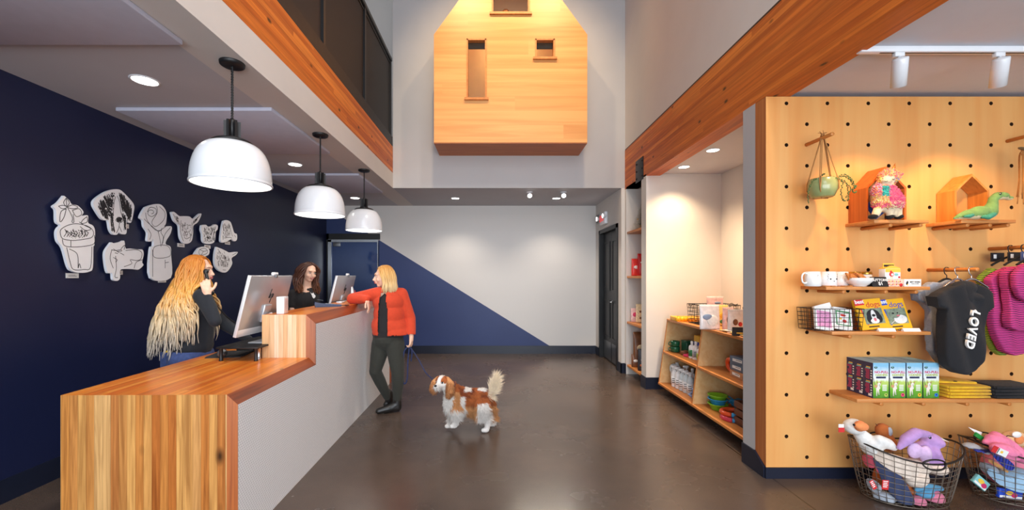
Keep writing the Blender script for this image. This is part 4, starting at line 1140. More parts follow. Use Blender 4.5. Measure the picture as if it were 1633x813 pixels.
ub = blob('body', ufill, 0.006, 4, RB + [M_pcream], un_, pick=upick)
tufts('fur', un_, ub, 3400, 0.013, 0.0032, usel, RB, 3, 0.7)
mb = MB(); mb.m(M_gold); P = [u(325, 185), u(335, 130), u(352, 75)]; mb.tube(P, [0.0145, 0.009, 0.001], 10)
for i in range(5): mb.torus(P[0].lerp(P[2], i / 6), 0.0105 * (1 - i / 6.5), 0.0016, 12, 5)
mb.build('horn', un_)
for x in (90, 285, 395):
    mb = MB(); mb.m(M_pblack).ell(u(x, 705, -0.012), (0.026 if x < 200 else 0.021, 0.028, 0.0165)); mb.build('hoof', un_)
mb = MB(); mb.m(M_pblack)
for P in ([u(225, 285, -0.064), u(245, 293, -0.066), u(265, 284, -0.064)], [u(320, 262, -0.055), u(334, 272, -0.052), u(345, 258, -0.048)], [u(195, 250, -0.04), u(205, 260, -0.045), u(215, 252, -0.048)]): mb.tube(P, 0.0016, 5)
mb.build('face_stitching', un_)

# ---------------------------------------------------------------- plush dinosaur
do = Vector((px(1560, 2.70), 2.70, S_HOUSE1 + 0.001))
dd = view(1440, 220, 5.083, 2.70, do)
M_dg = fab('dino_green', (112, 150, 86)); M_dt = fab('dino_teal', (60, 140, 116)); M_db = fab('dino_belly', (222, 204, 160))
dn = empty('plush_dinosaur', do, label='long-necked green dinosaur plush lying in front of the golden house', cat='plush toy')
def dfill(mb):
    chain(mb, [dd(600, 612), dd(520, 620), dd(460, 636), dd(420, 650, 0.01)], [0.042, 0.032, 0.02, 0.01])
    mb.ell(dd(620, 605), (0.065, 0.045, 0.044)); mb.ell(dd(690, 600), (0.05, 0.042, 0.046))
    chain(mb, [dd(700, 590), dd(725, 540), dd(730, 495), dd(765, 470)], [0.042, 0.028, 0.023, 0.026])
    mb.ell(dd(800, 470), (0.042, 0.03, 0.026)); mb.ell(dd(855, 488), (0.028, 0.022, 0.014))
db = blob('body', dfill, 0.005, 4, [M_dg, M_db], dn, pick=lambda c, n: 1 if n.z < -0.45 or (n.x > 0.55 and c.x > 0.03 and c.z < 0.13) else 0)
for (P, R_) in (([(650, 640, -0.035), (690, 640, -0.045), (735, 618, -0.04)], [0.012, 0.018, 0.014]), ([(500, 635, -0.03), (540, 632, -0.04), (560, 625, -0.035)], [0.008, 0.013, 0.012])):
    fl = blob('flipper', lambda mb: chain(mb, [dd(*p) for p in P], R_), 0.004, 3, [M_dt], dn)
mb = MB(); mb.m(M_pblack).ell(dd(790, 452, -0.026), (0.006, 0.004, 0.005)); mb.m(M_white).ell(dd(788, 450, -0.030), (0.002, 0.002, 0.0015)); mb.m(M_pblack)
mb.tube([dd(778, 445, -0.028), dd(790, 440, -0.03), dd(804, 446, -0.028)], 0.0012, 5); mb.build('eye', dn)
mb = MB(); mb.m(M_dt)
for k in range(4): mb.prism([(-0.007, 0), (0.007, 0), (0, 0.013)], -0.003, 0.003, 'X', Matrix.Translation(dd(710 - k * 6, 500 + k * 22, 0)) @ eul(1.2, 0, 0))
mb.build('neck_fin', dn)

# ---------------------------------------------------------------- mugs, bowl, boxes
M_cer = mat('white_ceramic', (240, 238, 236), 0.2, var=0.01, coat=0.4); M_ink = mat('black_ink', (28, 26, 28), 0.6, var=0)
def mug(x, y, rz, label, face=False):
    o = empty('mug', (x, y, S_MUG + 0.001), rz, label=label, cat='mug', group='white mugs on the shelf')
    mb = MB(); mb.m(M_cer, True).lathe([(1e-5, 0.001), (0.042, 0), (0.049, 0.006), (0.047, 0.05), (0.042, 0.1), (0.039, 0.1), (0.043, 0.05), (0.044, 0.01), (1e-5, 0.008)], 28); mb.build('cup', o)
    mb = MB(); mb.m(M_cer, True).tube(curve([(-0.044, 0, 0.085), (-0.065, 0, 0.09), (-0.082, 0, 0.07), (-0.08, 0, 0.035), (-0.065, 0, 0.022), (-0.047, 0, 0.025)], 5), 0.0055, 8, flat=(1.0, (0, 1, 0))); mb.build('handle', o)
    mb = MB(); mb.m(M_ink, True)
    def on(a, z): return (0.0468 * math.cos(a), 0.0468 * math.sin(a), z)
    a0 = -PI / 2 - rz
    if face:
        for s_ in (-1, 1):
            mb.ell(on(a0 + s_ * 0.42, 0.05), (0.005, 0.005, 0.005), 8, 6)
            for k in range(5): mb.tube([on(a0 + s_ * (0.62 + 0.05 * (k % 2)), 0.03 + k * 0.012), on(a0 + s_ * (0.74 + 0.05 * (k % 2)), 0.036 + k * 0.012)], 0.0011, 4)
        mb.ell(on(a0, 0.036), (0.004, 0.004, 0.003), 8, 6)
    else: mb.tube([on(a0 + 0.05, 0.075), on(a0 - 0.05, 0.08), on(a0 - 0.03, 0.07), on(a0 - 0.12, 0.068)], 0.0008, 4)
    mb.build('print', o)
mug(px(1295, 2.76), 2.755, 0.15, 'plain white mug at the left end of the shelf, handle to the left')
mug(px(1322, 2.745), 2.75, -1.9, 'white mug printed with a dotted animal face, middle of three', True)
mug(px(1341.5, 2.83), 2.835, -1.2, 'third white mug, partly hidden behind the printed one')
bw = empty('treat_bowl', (px(1370, 2.745), 2.745, S_MUG + 0.001), label='small white footed bowl heaped with brown dog biscuits', cat='bowl')
mb = MB(); mb.m(M_cer, True).lathe([(1e-5, 0.002), (0.038, 0), (0.04, 0.006), (0.05, 0.012), (0.07, 0.035), (0.075, 0.058), (0.071, 0.058), (0.06, 0.03), (1e-5, 0.02)], 32); mb.build('dish', bw)
M_bis = mat('baked_biscuit', (196, 124, 62), 0.8, var=0.15, scale=60, bump=0.4, bscale=120)
rr = random.Random(8)
for k, (x, y, z, rx, rz) in enumerate(((-0.045, -0.01, 0.062, 0.9, 0.3), (-0.07, 0.0, 0.07, 1.2, 0.2), (-0.015, 0.01, 0.068, 1.0, 2.0), (0.0, -0.02, 0.06, 0.7, 1.0), (0.025, 0.0, 0.065, 0.8, 0.5), (0.038, 0.02, 0.066, 1.3, 0.8), (-0.03, 0.03, 0.06, 1.0, 1.2))):
    mb = MB(); mb.m(M_bis); pts = [(0.03 * math.cos(a), 0.03 * math.sin(a)) for a in (0.2, 2.2, 4.3)] if k % 2 else [((0.026 + 0.008 * (i % 2)) * math.cos(i * PI / 5), (0.026 + 0.008 * (i % 2)) * math.sin(i * PI / 5)) for i in range(10)]
    mb.prism(pts, -0.0045, 0.0045, 'Z')
    mb.build('dog_biscuit', loc=(bw.location.x + x, 2.745 + y, S_MUG + z), rot=(rx, 0, rz), label='brown baked dog biscuit in the white footed bowl', cat='biscuit', group='biscuits in the bowl')
for k, x in enumerate((1317, 1327, 1346, 1352)):
    mb = MB(); mb.m(M_bis).prism([(0.024 * math.cos(i * PI / 4), 0.017 * math.sin(i * PI / 4)) for i in range(8)], 0, 0.006, 'Z')
    mb.build('dog_biscuit', loc=(px(x, 2.715), 2.712, S_MUG + 0.001 + 0.0 * k), rot=(0, 0, k * 0.8), label='flat biscuit lying on the shelf in front of the white mugs', cat='biscuit', group='biscuits on the shelf')
M_gold2 = mat('gold_lid', (206, 160, 70), 0.3, metal=0.9)
for k, x in enumerate((1366, 1383)):
    j = empty('candle_jar', (px(x, 2.85), 2.86, S_MUG + 0.001), label='white jar with a gold lid behind the biscuit bowl, ' + ('left' if k == 0 else 'right') + ' one', cat='jar', group='gold-lidded white jars')
    mb = MB(); mb.m(M_cer, True).lathe([(1e-5, 0), (0.032, 0), (0.034, 0.004), (0.034, 0.078), (0.03, 0.082)], 24); mb.build('body', j)
    mb = MB(); mb.m(M_gold2, True).lathe([(0.033, 0.08), (0.034, 0.082), (0.034, 0.096), (0.03, 0.099), (1e-5, 0.099)], 24); mb.build('lid', j)
    mb = MB(); mb.m(M_ink, True).lathe([(0.0345, 0.03), (0.0345, 0.055)], 12, a0=-PI / 2 - 0.6, a1=-PI / 2 + 0.6); mb.build('label_band', j)
M_tent = mat('black_card', (30, 28, 30), 0.7, var=0.02); M_wt = mat('white_print', (238, 238, 236), 0.6, var=0)
bs = empty('price_sign', (px(1400, 2.71), 2.71, S_MUG + 0.001), label='small black tent sign lettered BUTTONS $1 on the mug shelf', cat='sign')
mb = MB(); mb.m(M_tent).prism([(-0.022, 0), (-0.018, 0), (0.0, 0.056), (0.018, 0), (0.022, 0), (0.001, 0.064), (-0.001, 0.064)], -0.053, 0.053, 'X'); mb.build('card', bs)
text('BUTTONS', 'lettering', 0.024, (0, -0.0135, 0.043), (PI / 2 - 0.33, 0, 0), M_wt, bs, wt=0.0006); text('$1', 'lettering', 0.03, (0, -0.0195, 0.02), (PI / 2 - 0.33, 0, 0), M_wt, bs, wt=0.0008)
M_bxr = mat('pattern_card', (232, 196, 176), 0.6, var=0.15, scale=70, detail=0); M_bxw = mat('white_card', (240, 238, 234), 0.6, var=0.01); M_bxy = mat('yellow_card', (244, 196, 70), 0.6, var=0.05)
M_bxred = mat('red_print', (206, 44, 44), 0.6, var=0)
M_teal = mat('teal_print', (130, 196, 196), 0.6, var=0)
b1 = empty('treat_box', (px(1424, 2.71), 2.705, S_MUG + 0.001), label='small patterned pink card box under the yellow-topped one', cat='box', group='small printed card boxes')
mb = MB(); mb.m(M_bxr).bbox(-0.05, 0.062, 0, 0.05, 0, 0.049, 0.001); mb.build('carton', b1)
mb = MB(); rr = random.Random(4)
for k in range(16):
    mb.m(M_bxred if k % 2 else M_bxy).lathe([(1e-5, 0), (0.004, 0.0005), (0.004, 0)], 8, M=TR(-0.044 + 0.0125 * (k % 8), -0.0005, 0.014 + 0.02 * (k // 8), PI / 2, 0, 0))
mb.m(M_bxred).lathe([(1e-5, 0.001), (0.011, 0.001), (0.011, 0)], 14, M=TR(0.048, -0.0005, 0.011, PI / 2, 0, 0)); mb.build('print', b1)
b2 = empty('treat_box', (px(1424, 2.71) - 0.002, 2.71, S_MUG + 0.051), label='white card box with a red hen drawing and yellow header on the pink box', cat='box', group='small printed card boxes')
mb = MB(); mb.m(M_bxw).bbox(-0.05, 0.053, 0, 0.045, 0, 0.068, 0.001); mb.m(M_bxy).prism([(-0.05, 0.068), (0.053, 0.068), (0.05, 0.074), (0.0, 0.09), (-0.047, 0.074)], 0, 0.045, 'Y'); mb.m(M_bxy).box(-0.045, 0.03, 0.02, 0.024, 0.068, 0.105); mb.build('carton', b2)
mb = MB(); mb.m(M_bxy).box(-0.048, 0.051, -0.0008, 0, 0.045, 0.067); mb.m(M_bxred).ell((-0.008, -0.001, 0.032), (0.016, 0.001, 0.016)); mb.ell((-0.012, -0.001, 0.05), (0.007, 0.001, 0.007)); mb.m(M_wt).ell((-0.004, -0.002, 0.03), (0.008, 0.0006, 0.008)); mb.m(M_teal).ell((0.024, -0.001, 0.03), (0.013, 0.0008, 0.009)); mb.m(M_bxy).box(-0.014, -0.011, -0.001, 0, 0.004, 0.016); mb.box(-0.004, -0.001, -0.001, 0, 0.004, 0.016)
mb.m(M_ink).box(-0.04, 0.026, 0.0185, 0.0195, 0.082, 0.096); mb.m(M_bxred).ell((0.043, -0.001, 0.012), (0.007, 0.0006, 0.007)); mb.build('print', b2)
b3 = empty('treat_box', (px(1454.5, 2.71), 2.705, S_MUG + 0.001), label='plain white card box with a small black bird mark on the mug shelf', cat='box', group='small printed card boxes')
mb = MB(); mb.m(M_bxw).bbox(-0.056, 0.056, 0, 0.05, 0, 0.049, 0.001); mb.build('carton', b3)
mb = MB(); mb.m(M_ink).ell((-0.038, -0.0005, 0.024), (0.007, 0.0006, 0.014), rot=eul(0, 0.3, 0)); mb.m(M_bxy).ell((-0.036, -0.0006, 0.012), (0.005, 0.0006, 0.005)); mb.build('emblem', b3)
text('BEST WORN', 'lettering', 0.012, (0.014, -0.0008, 0.03), (PI / 2, 0, 0), M_ink, b3, wt=0.0003); text('SLEEVE & CUFFS', 'lettering', 0.007, (0.014, -0.0008, 0.018), (PI / 2, 0, 0), M_ink, b3)

# ---------------------------------------------------------------- wire card basket and books
def wire_box(name, x0, x1, y0, y1, z0, z1, m, r, nx, nz, parent, flare=0.0):
    mb = MB(); mb.m(m)
    def lp(z, k): f_ = flare * k; return [(x0 - f_, y0 - f_, z), (x1 + f_, y0 - f_, z), (x1 + f_, y1 + f_, z), (x0 - f_, y1 + f_, z)]
    for j in range(nz + 1):
        k = j / nz; q = lp(z0 + (z1 - z0) * k, k)
        for a, b_ in zip(q, q[1:] + q[:1]): mb.tube([a, b_], r if j < nz else r * 1.6, 6)
    n_y = max(2, int(nx * (y1 - y0) / (x1 - x0) + 0.5))
    for i in range(nx + 1):
        x = x0 + (x1 - x0) * i / nx; xt = x + flare * (2 * i / nx - 1)
        mb.tube([(xt, y0 - flare, z1), (x, y0, z0), (x, y1, z0), (xt, y1 + flare, z1)], r, 5)
    for i in range(1, n_y):
        y = y0 + (y1 - y0) * i / n_y; yt = y + flare * (2 * i / n_y - 1)
        mb.tube([(x0 - flare, yt, z1), (x0, y, z0), (x1, y, z0), (x1 + flare, yt, z1)], r, 5)
    return mb.build(name, parent)
wb = empty('wire_basket', (px(1337.5, 2.72), 2.72, S_BOOK + 0.003), label='black wire basket of greeting cards on the book shelf', cat='basket')
wire_box('wire_mesh', -0.155, 0.155, 0.0, 0.15, 0, 0.145, M_black, 0.0016, 10, 5, wb, 0.008)
M_cpink = mat('pink_print', (226, 150, 190), 0.6, var=0.25, scale=90); M_cgreen = mat('green_print', (70, 140, 90), 0.6, var=0.1)
for k, (x, mt, lb) in enumerate(((-0.075, M_cpink, 'greeting card printed in pink at the left of the wire basket'), (0.055, M_cgreen, 'greeting card with a green border at the right of the wire basket'))):
    for q in range(1):
        c = empty('greeting_card', (wb.location.x + x, wb.location.y + 0.022, S_BOOK + 0.006), 0, label=lb, cat='card'); c.rotation_euler = (-0.28, 0.16, 0)
        mb = MB(); mb.m(M_bxw).box(-0.062, 0.062, 0, 0.012, 0, 0.152); mb.build('cover', c)
        mb = MB(); mb.m(mt)
        if k == 0: mb.box(-0.048, 0.05, -0.0008, 0, 0.02, 0.13)
        else:
            for a in ((-0.05, 0.05, 0.12, 0.13), (-0.05, 0.05, 0.03, 0.036), (-0.05, -0.042, 0.03, 0.13), (0.042, 0.05, 0.03, 0.13)): mb.box(a[0], a[1], -0.0008, 0, a[2], a[3])
            mb.m(M_bxred).ell((0, -0.0008, 0.10), (0.02, 0.0006, 0.008)); mb.ell((0.008, -0.0008, 0.06), (0.014, 0.0006, 0.012)); mb.m(M_bxy).ell((-0.018, -0.0008, 0.075), (0.008, 0.0006, 0.008))
        mb.build('print', c)
mb = MB(); mb.m(M_bxw).box(-0.05, 0.07, 0, 0.01, 0, 0.17); mb.build('envelope', loc=(wb.location.x - 0.01, wb.location.y + 0.06, S_BOOK + 0.008), rot=(-0.2, -0.25, 0), label='plain white envelope behind the greeting cards in the wire basket', cat='envelope')
M_byel = mat('book_yellow', (240, 178, 30), 0.35, var=0.02); M_bred = mat('book_red', (210, 40, 56), 0.4, var=0); M_bblue = mat('book_blue', (40, 76, 190), 0.4, var=0); M_pgs = mat('paper_pages', (232, 226, 212), 0.8, var=0.05)
M_phg = mat('photo_green', (128, 140, 120), 0.5, var=0.3, scale=50); M_phw = mat('photo_white_fur', (228, 226, 224), 0.6, var=0.1, scale=80); M_phb = mat('photo_black_fur', (30, 28, 32), 0.6, var=0.2, scale=80); M_tong = mat('tongue_pink', (220, 110, 120), 0.5, var=0)
M_clr = mat('acrylic', (225, 235, 240), 0.05, var=0, trans=0.9)
for k, (x0_, lb) in enumerate(((1397, 'yellow dog magazine with a red corner and a black and white dog'), (1434.5, 'yellow dog magazine with a blue corner and a white dog'))):
    bk = empty('magazine', (px(x0_ + 1, 2.73), 2.735, S_BOOK + 0.012), label=lb, cat='magazine', group='dog magazines')
    bk.rotation_euler = (-0.25, -0.09, 0)
    cw, ch = 0.09, 0.205
    cm = M_bred if k == 0 else M_bblue
    mb = MB(); mb.m(M_byel).box(-cw, cw, 0, 0.002, 0, ch); mb.box(-cw, cw, 0.018, 0.02, 0, ch); mb.box(-cw, -cw + 0.002, 0.002, 0.018, 0, ch); mb.m(M_pgs).box(-cw + 0.002, cw - 0.003, 0.002, 0.018, 0.002, ch - 0.003); mb.build('cover', bk)
    mb = MB(); mb.m(cm).prism([(-cw, 0.165), (-0.025, 0.168), (-0.028, ch), (-cw, ch)], -0.0006, 0, 'Y'); mb.m(cm).prism([(-0.05, 0.14), (-0.062, 0.14), (-0.045, 0.03), (-0.036, 0.03)], -0.0006, 0, 'Y')
    mb.m(M_phg).box(-0.052, 0.078, -0.0007, 0, 0.035, 0.14); mb.m(M_ink).box(-0.04, 0.03, -0.0007, 0, 0.014, 0.022)
    if k == 0:
        mb.m(M_phb).ell((0.012, -0.001, 0.092), (0.045, 0.0006, 0.042)); mb.ell((0.045, -0.001, 0.07), (0.02, 0.0006, 0.03)); mb.ell((-0.02, -0.001, 0.07), (0.018, 0.0006, 0.03)); mb.m(M_phw).ell((0.012, -0.0018, 0.085), (0.017, 0.0006, 0.045)); mb.ell((0.012, -0.0018, 0.055), (0.03, 0.0006, 0.018))
        mb.m(M_ink).ell((0.012, -0.0026, 0.092), (0.012, 0.0008, 0.009)); mb.ell((-0.012, -0.002, 0.108), (0.004, 0.0008, 0.004)); mb.ell((0.036, -0.002, 0.108), (0.004, 0.0008, 0.004)); mb.m(M_tong).ell((0.014, -0.0026, 0.064), (0.009, 0.0008, 0.012))
    else:
        mb.m(M_phw).ell((0.03, -0.001, 0.065), (0.045, 0.0006, 0.03)); mb.m(M_phg).ell((0.0, -0.0016, 0.1), (0.035, 0.0006, 0.025)); mb.m(M_ink).ell((-0.01, -0.0024, 0.108), (0.008, 0.0006, 0.006)); mb.ell((0.02, -0.0024, 0.108), (0.006, 0.0006, 0.005)); mb.m(M_tong).ell((0.02, -0.002, 0.09), (0.012, 0.0006, 0.005))
        mb.m(M_wt).tube([(-0.04, -0.001, 0.04), (0.0, -0.001, 0.065), (0.06, -0.001, 0.08)], 0.002, 4, flat=(0.2, (0, 1, 0)))
    mb.build('cover_picture', bk)
    text('best', 'lettering', 0.036, (-0.056, -0.001, 0.19), (PI / 2, 0, 0), M_wt, bk, ext=0.0003, wt=0.001)
    text('dogs', 'lettering', 0.052, (0.03, -0.001, 0.165), (PI / 2, 0, 0), M_bred if k == 0 else M_bblue, bk, ext=0.0003)
    mb = MB(); mb.m(M_clr); X_ = bk.location.x
    for s_ in (-0.03, 0.03): mb.tube([(s_, -0.05, 0.012), (s_, -0.045, 0.002), (s_, 0.06, 0.002), (s_, 0.085, 0.12)], 0.003, 6)
    mb.tube([(-0.03, 0.06, 0.002), (0.03, 0.06, 0.002)], 0.003, 6)
    mb.build('book_easel', loc=(bk.location.x, 2.755, S_BOOK + 0.003), label='clear easel under the ' + ('red' if k == 0 else 'blue') + '-cornered dog magazine', cat='easel')
    q = MB(); q.m(M_bxw).prism([(-0.012, 0), (0.012, 0), (0.003, 0.02), (0, 0.021)], -0.056, 0.056, 'X')
    q.build('price_card', loc=(px((1414, 1453.5)[k], 2.705), 2.708, S_BOOK + 0.0005), label='blank white folded price card in front of the ' + ('red' if k == 0 else 'blue') + '-cornered dog magazine', cat='price card', group='white price cards')

# ---------------------------------------------------------------- garments
def rod(x, z, L_, label):
    mb = MB(); mb.m(M_edge, True).lathe([(0.013, 0), (0.013, L_ - 0.002), (0.012, L_)], 16, M=TR(0, 0, 0, PI / 2, 0, 0)); return mb.build('garment_rod', loc=(x, 2.919, z), label=label, cat='rod', group='wooden garment rods')
rod(3.104, 1.492, 0.30, 'wooden rod carrying the black and grey dog hoodies')
rod(3.543, 1.643, 0.36, 'wooden rod carrying the striped dog sweaters')
def hanger(x, y, z, m, label, wd=0.15, hook='BLACK', parent=None):
    """z = rod centre; hook over the rod"""
    o = empty('hanger', (x, y, z), label=label, cat='hanger', group='hangers on the wooden rods')
    a = [( -0.02 * math.sin(t), 0, 0.0 + 0.02 * math.cos(t)) for t in [i * PI / 8 for i in range(-6, 7)]]
    mb = MB(); mb.m(m); mb.tube(curve([(0.014, 0, 0.004), (0.016, 0, 0.013), (0.008, 0, 0.0215), (-0.008, 0, 0.0215), (-0.018, 0, 0.008), (-0.012, 0, -0.02), (0, 0, -0.032), (0, 0, -0.055)], 4), 0.0028, 6); mb.build('hook', o)
    mb = MB(); mb.m(m); mb.tube(curve([(-wd, 0, -0.115), (-wd * 0.75, 0, -0.095), (0, 0, -0.055), (wd * 0.75, 0, -0.095), (wd, 0, -0.115)], 4), [0.007] * 17, 8); mb.build('shoulder_bar', o)
    return o
g = view(1440, 380, 3.694, 2.0, (0, 0, 0))
def G(pts, d):
    """outline in measured positions -> list of (x, z) at depth d"""
    out = []
    for x, y in pts:
        q = at(1440 + x / 3.694, 380 + y / 3.694, d); out.append((q.x, q.z))
    return out
def garment(name, pts, d, th, m, label, cat, extra=None, group=None, vox=0.008, sm=6):
    P = G(pts, d); cx = sum(p[0] for p in P) / len(P); zt = max(p[1] for p in P)
    o = empty(name, (cx, d, zt), label=label, cat=cat, group=group)
    Q = [(p[0] - cx, p[1] - zt) for p in P]
    def fill(mb):
        mb.prism(Q, -th / 2, th / 2, 'Y')
    def deform(co):
        k = 1.0 + 0.0 * co.z
        f_ = 0.008 * math.sin(co.x * 40 + co.z * 13) + 0.006 * noise.noise(Vector((co.x * 9, co.y * 5, co.z * 6)))
        return Vector((co.x, co.y + f_ * (1 if co.y < 0 else 0.5), co.z))
    b_ = blob('fabric', fill, vox, sm, [m], o, deform=deform)
    return o, cx, zt
M_hb = fab('black_jersey', (26, 27, 32), scale=20); M_hg = fab('grey_marl', (158, 164, 178), scale=90, var=0.1)
M_pk = stripes('pink_navy_stripes', (232, 66, 150), (34, 16, 54), 560, 2, 3.0, 0.56)
M_gn = stripes('lime_navy_stripes', (176, 204, 50), (24, 70, 60), 560, 2, 3.0, 0.56)
hoodG = [(100, 305), (150, 255), (210, 262), (262, 240), (300, 268), (330, 300), (330, 420), (300, 500), (280, 760), (240, 770), (190, 715), (150, 660), (135, 540), (150, 430), (110, 385), (68, 362), (62, 322)]
og, cx, zt = garment('dog_hoodie', hoodG, 2.80, 0.05, M_hg, 'pale grey dog hoodie hanging behind the black one', 'dog hoodie')
mb = MB(); mb.m(mat('ribbed_cuff', (132, 142, 160), 0.9)); P = G([(62, 320), (105, 305), (112, 372), (72, 366)], 2.80); mb.prism([(p[0] - cx, p[1] - zt) for p in P], -0.028, 0.026, 'Y'); mb.build('cuff', og)
hoodB = [(345, 252), (300, 268), (235, 300), (190, 322), (165, 345), (178, 398), (232, 415), (222, 440), (220, 560), (228, 680), (246, 748), (300, 792), (352, 800), (405, 778), (440, 715), (458, 600), (462, 470), (468, 425), (492, 405), (490, 320), (450, 285), (392, 262)]
ob, cx, zt = garment('dog_hoodie', hoodB, 2.655, 0.075, M_hb, 'black dog hoodie with the white word LOVED running down its back', 'dog hoodie')
def lp_(x, y, yy): q = at(1440 + x / 3.694, 380 + y / 3.694, 2.655); return (q.x - cx, yy, q.z - zt)
text('LOVED', 'lettering', 0.072, lp_(352, 528, -0.052), (PI / 2, PI / 2 + 0.17, 0), M_wt, ob, ext=0.006, wt=0.0022, space=1.12, shear=0.2)
mb = MB(); mb.m(M_wt).tube([lp_(358, 425, -0.048), lp_(372, 418, -0.05), lp_(392, 438, -0.05)], [0.001, 0.004, 0.002], 6); mb.build('lettering', ob)
hb_ = blob('hood', lambda mb: (mb.ell(lp_(345, 292, -0.012), (0.085, 0.036, 0.05)), mb.ell(lp_(352, 330, -0.022), (0.045, 0.026, 0.075)), mb.ell(lp_(400, 345, -0.02), (0.09, 0.024, 0.03), rot=eul(0, 0.15, 0))), 0.007, 9, [M_hb], ob)
for s_, pts in ((0, [(165, 342), (195, 335), (205, 400), (178, 400)]), (1, [(492, 318), (478, 325), (476, 412), (494, 406)])):
    mb = MB(); mb.m(M_hb); P = G(pts, 2.655); mb.prism([(p[0] - cx, p[1] - zt) for p in P], -0.035, 0.035, 'Y'); mb.build('cuff', ob)
hg_ = hanger(px(1440 + 345 / 3.694, 2.655), 2.655, 1.487, M_chrome, 'chrome hanger holding the black hoodie', 0.11)
hg_.location.x = 3.104
# the hooks must sit on the rod, so the hoodies hang under x = 3.104
dxb = 3.104 - px(1440 + 345 / 3.694, 2.655)
hanger(3.104, 2.80, 1.487, M_black, 'black plastic hanger holding the grey hoodie', 0.10)
hanger(3.104, 2.735, 1.487, M_chrome, 'empty chrome hanger between the two hoodies', 0.09)
gA = [(505, 172), (540, 185), (555, 240), (600, 300), (620, 420), (640, 560), (640, 640), (600, 690), (560, 688), (520, 660), (490, 600), (475, 540), (470, 440), (480, 360), (470, 290), (440, 255), (460, 215)]
garment('dog_sweater', gA, 2.80, 0.045, M_gn, 'lime green and navy striped dog sweater behind the pink ones', 'dog sweater', group='striped dog sweaters')
gB = [(560, 190), (610, 165), (650, 180), (700, 220), (760, 300), (790, 420), (790, 560), (750, 650), (690, 684), (630, 688), (580, 665), (545, 600), (520, 540), (505, 440), (512, 340), (500, 290), (490, 240)]
garment('dog_sweater', gB, 2.73, 0.05, M_pk, 'longest pink and navy striped dog sweater on the rod', 'dog sweater', group='striped dog sweaters')
gC = [(590, 200), (640, 165), (680, 165), (740, 190), (820, 260), (850, 400), (840, 500), (790, 545), (720, 548), (650, 545), (605, 525), (598, 480), (603, 420), (600, 330), (590, 260)]
oC, cx, zt = garment('dog_sweater', gC, 2.665, 0.05, M_pk, 'shorter pink and navy striped dog sweater in front, cut by the right edge', 'dog sweater', group='striped dog sweaters')
gD = [(690, 152), (730, 145), (800, 160), (840, 230), (840, 340), (780, 378), (720, 375), (680, 345), (655, 290), (650, 215)]
garment('dog_sweater', gD, 2.60, 0.045, M_pk, 'small pink striped dog sweater at the very front of the rod', 'dog sweater', group='striped dog sweaters')
for k, (y, x) in enumerate(((2.80, 3.543), (2.73, 3.543), (2.665, 3.543), (2.60, 3.543))):
    hanger(3.543, y, 1.638, M_black, 'black hanger holding a striped dog sweater on the right rod', 0.13)
    # black and blue size tags folded over the hook
    mb = MB(); mb.m(mat('tag_film', ((34, 32, 38), (34, 32, 38), (70, 84, 130), (90, 104, 150))[k], 0.35, var=0.1)).prism([(-0.045, 0), (0.045, 0), (0.045, -0.062), (-0.045, -0.062)], -0.003, 0.003, 'Y'); mb.m(M_wt).box(-0.03, -0.01, -0.004, -0.003, -0.04, -0.012)
    mb.build('header_card', loc=(3.543 + (-0.035, -0.005, 0.0, 0.01)[k], y + 0.045, 1.612), label=('black' if k < 2 else 'blue') + ' header card hanging in front of a striped dog sweater', cat='tag', group='header cards on the striped sweaters')

# ---------------------------------------------------------------- harness boxes
def print_mat():
    m, nt, b = new_mat('harness_box_print')
    N, L = nt.nodes, nt.links
    tc = N.new('ShaderNodeTexCoord'); sep = N.new('ShaderNodeSeparateXYZ'); L.new(tc.outputs['Object'], sep.inputs[0])
    nz = N.new('ShaderNodeTexNoise'); nz.inputs['Scale'].default_value = 30; L.new(tc.outputs['Object'], nz.inputs['Vector'])
    ad = N.new('ShaderNodeMath'); ad.operation = 'MULTIPLY_ADD'; ad.inputs[1].default_value = 0.05; L.new(nz.outputs['Fac'], ad.inputs[0]); L.new(sep.outputs[2], ad.inputs[2])
    dv = N.new('ShaderNodeMath'); dv.operation = 'DIVIDE'; dv.inputs[1].default_value = 0.24; L.new(ad.outputs[0], dv.inputs[0])
    cr = N.new('ShaderNodeValToRGB'); e = cr.color_ramp.elements
    e[0].position = 0.08; e[0].color = rgb(40, 110, 40); e[1].position = 1.0; e[1].color = rgb(130, 190, 225)
    for p, c in ((0.35, (120, 185, 50)), (0.55, (190, 215, 110)), (0.62, (236, 242, 236)), (0.85, (205, 226, 240))): q = e.new(p); q.color = rgb(*c)
    L.new(dv.outputs[0], cr.inputs[0]); L.new(cr.outputs[0], b.inputs['Base Color']); b.inputs['Roughness'].default_value = 0.35
    return m
M_hprint = print_mat(); M_hnavy = mat('box_navy', (34, 40, 82), 0.4, var=0.03); M_htop = mat('box_top', (150, 196, 214), 0.4, var=0.05)
M_hpink = mat('box_pink_text', (205, 50, 100), 0.5, var=0); M_hlime = mat('box_lime_text', (180, 190, 60), 0.5, var=0)
BWx, BDy, BHz = 0.105, 0.068, 0.235
dots = [('lime', (176, 200, 90)), ('pink', (232, 60, 120)), ('yellow', (238, 190, 40)), ('blue', (40, 120, 220))]
M_dogw = mat('print_dog_white', (235, 230, 222), 0.5, var=0); M_dogt = mat('print_dog_tan', (205, 160, 110), 0.5, var=0)
rowsn = ['front', 'middle', 'back']; coln = ['leftmost', 'second from the left', 'third from the left', 'rightmost']
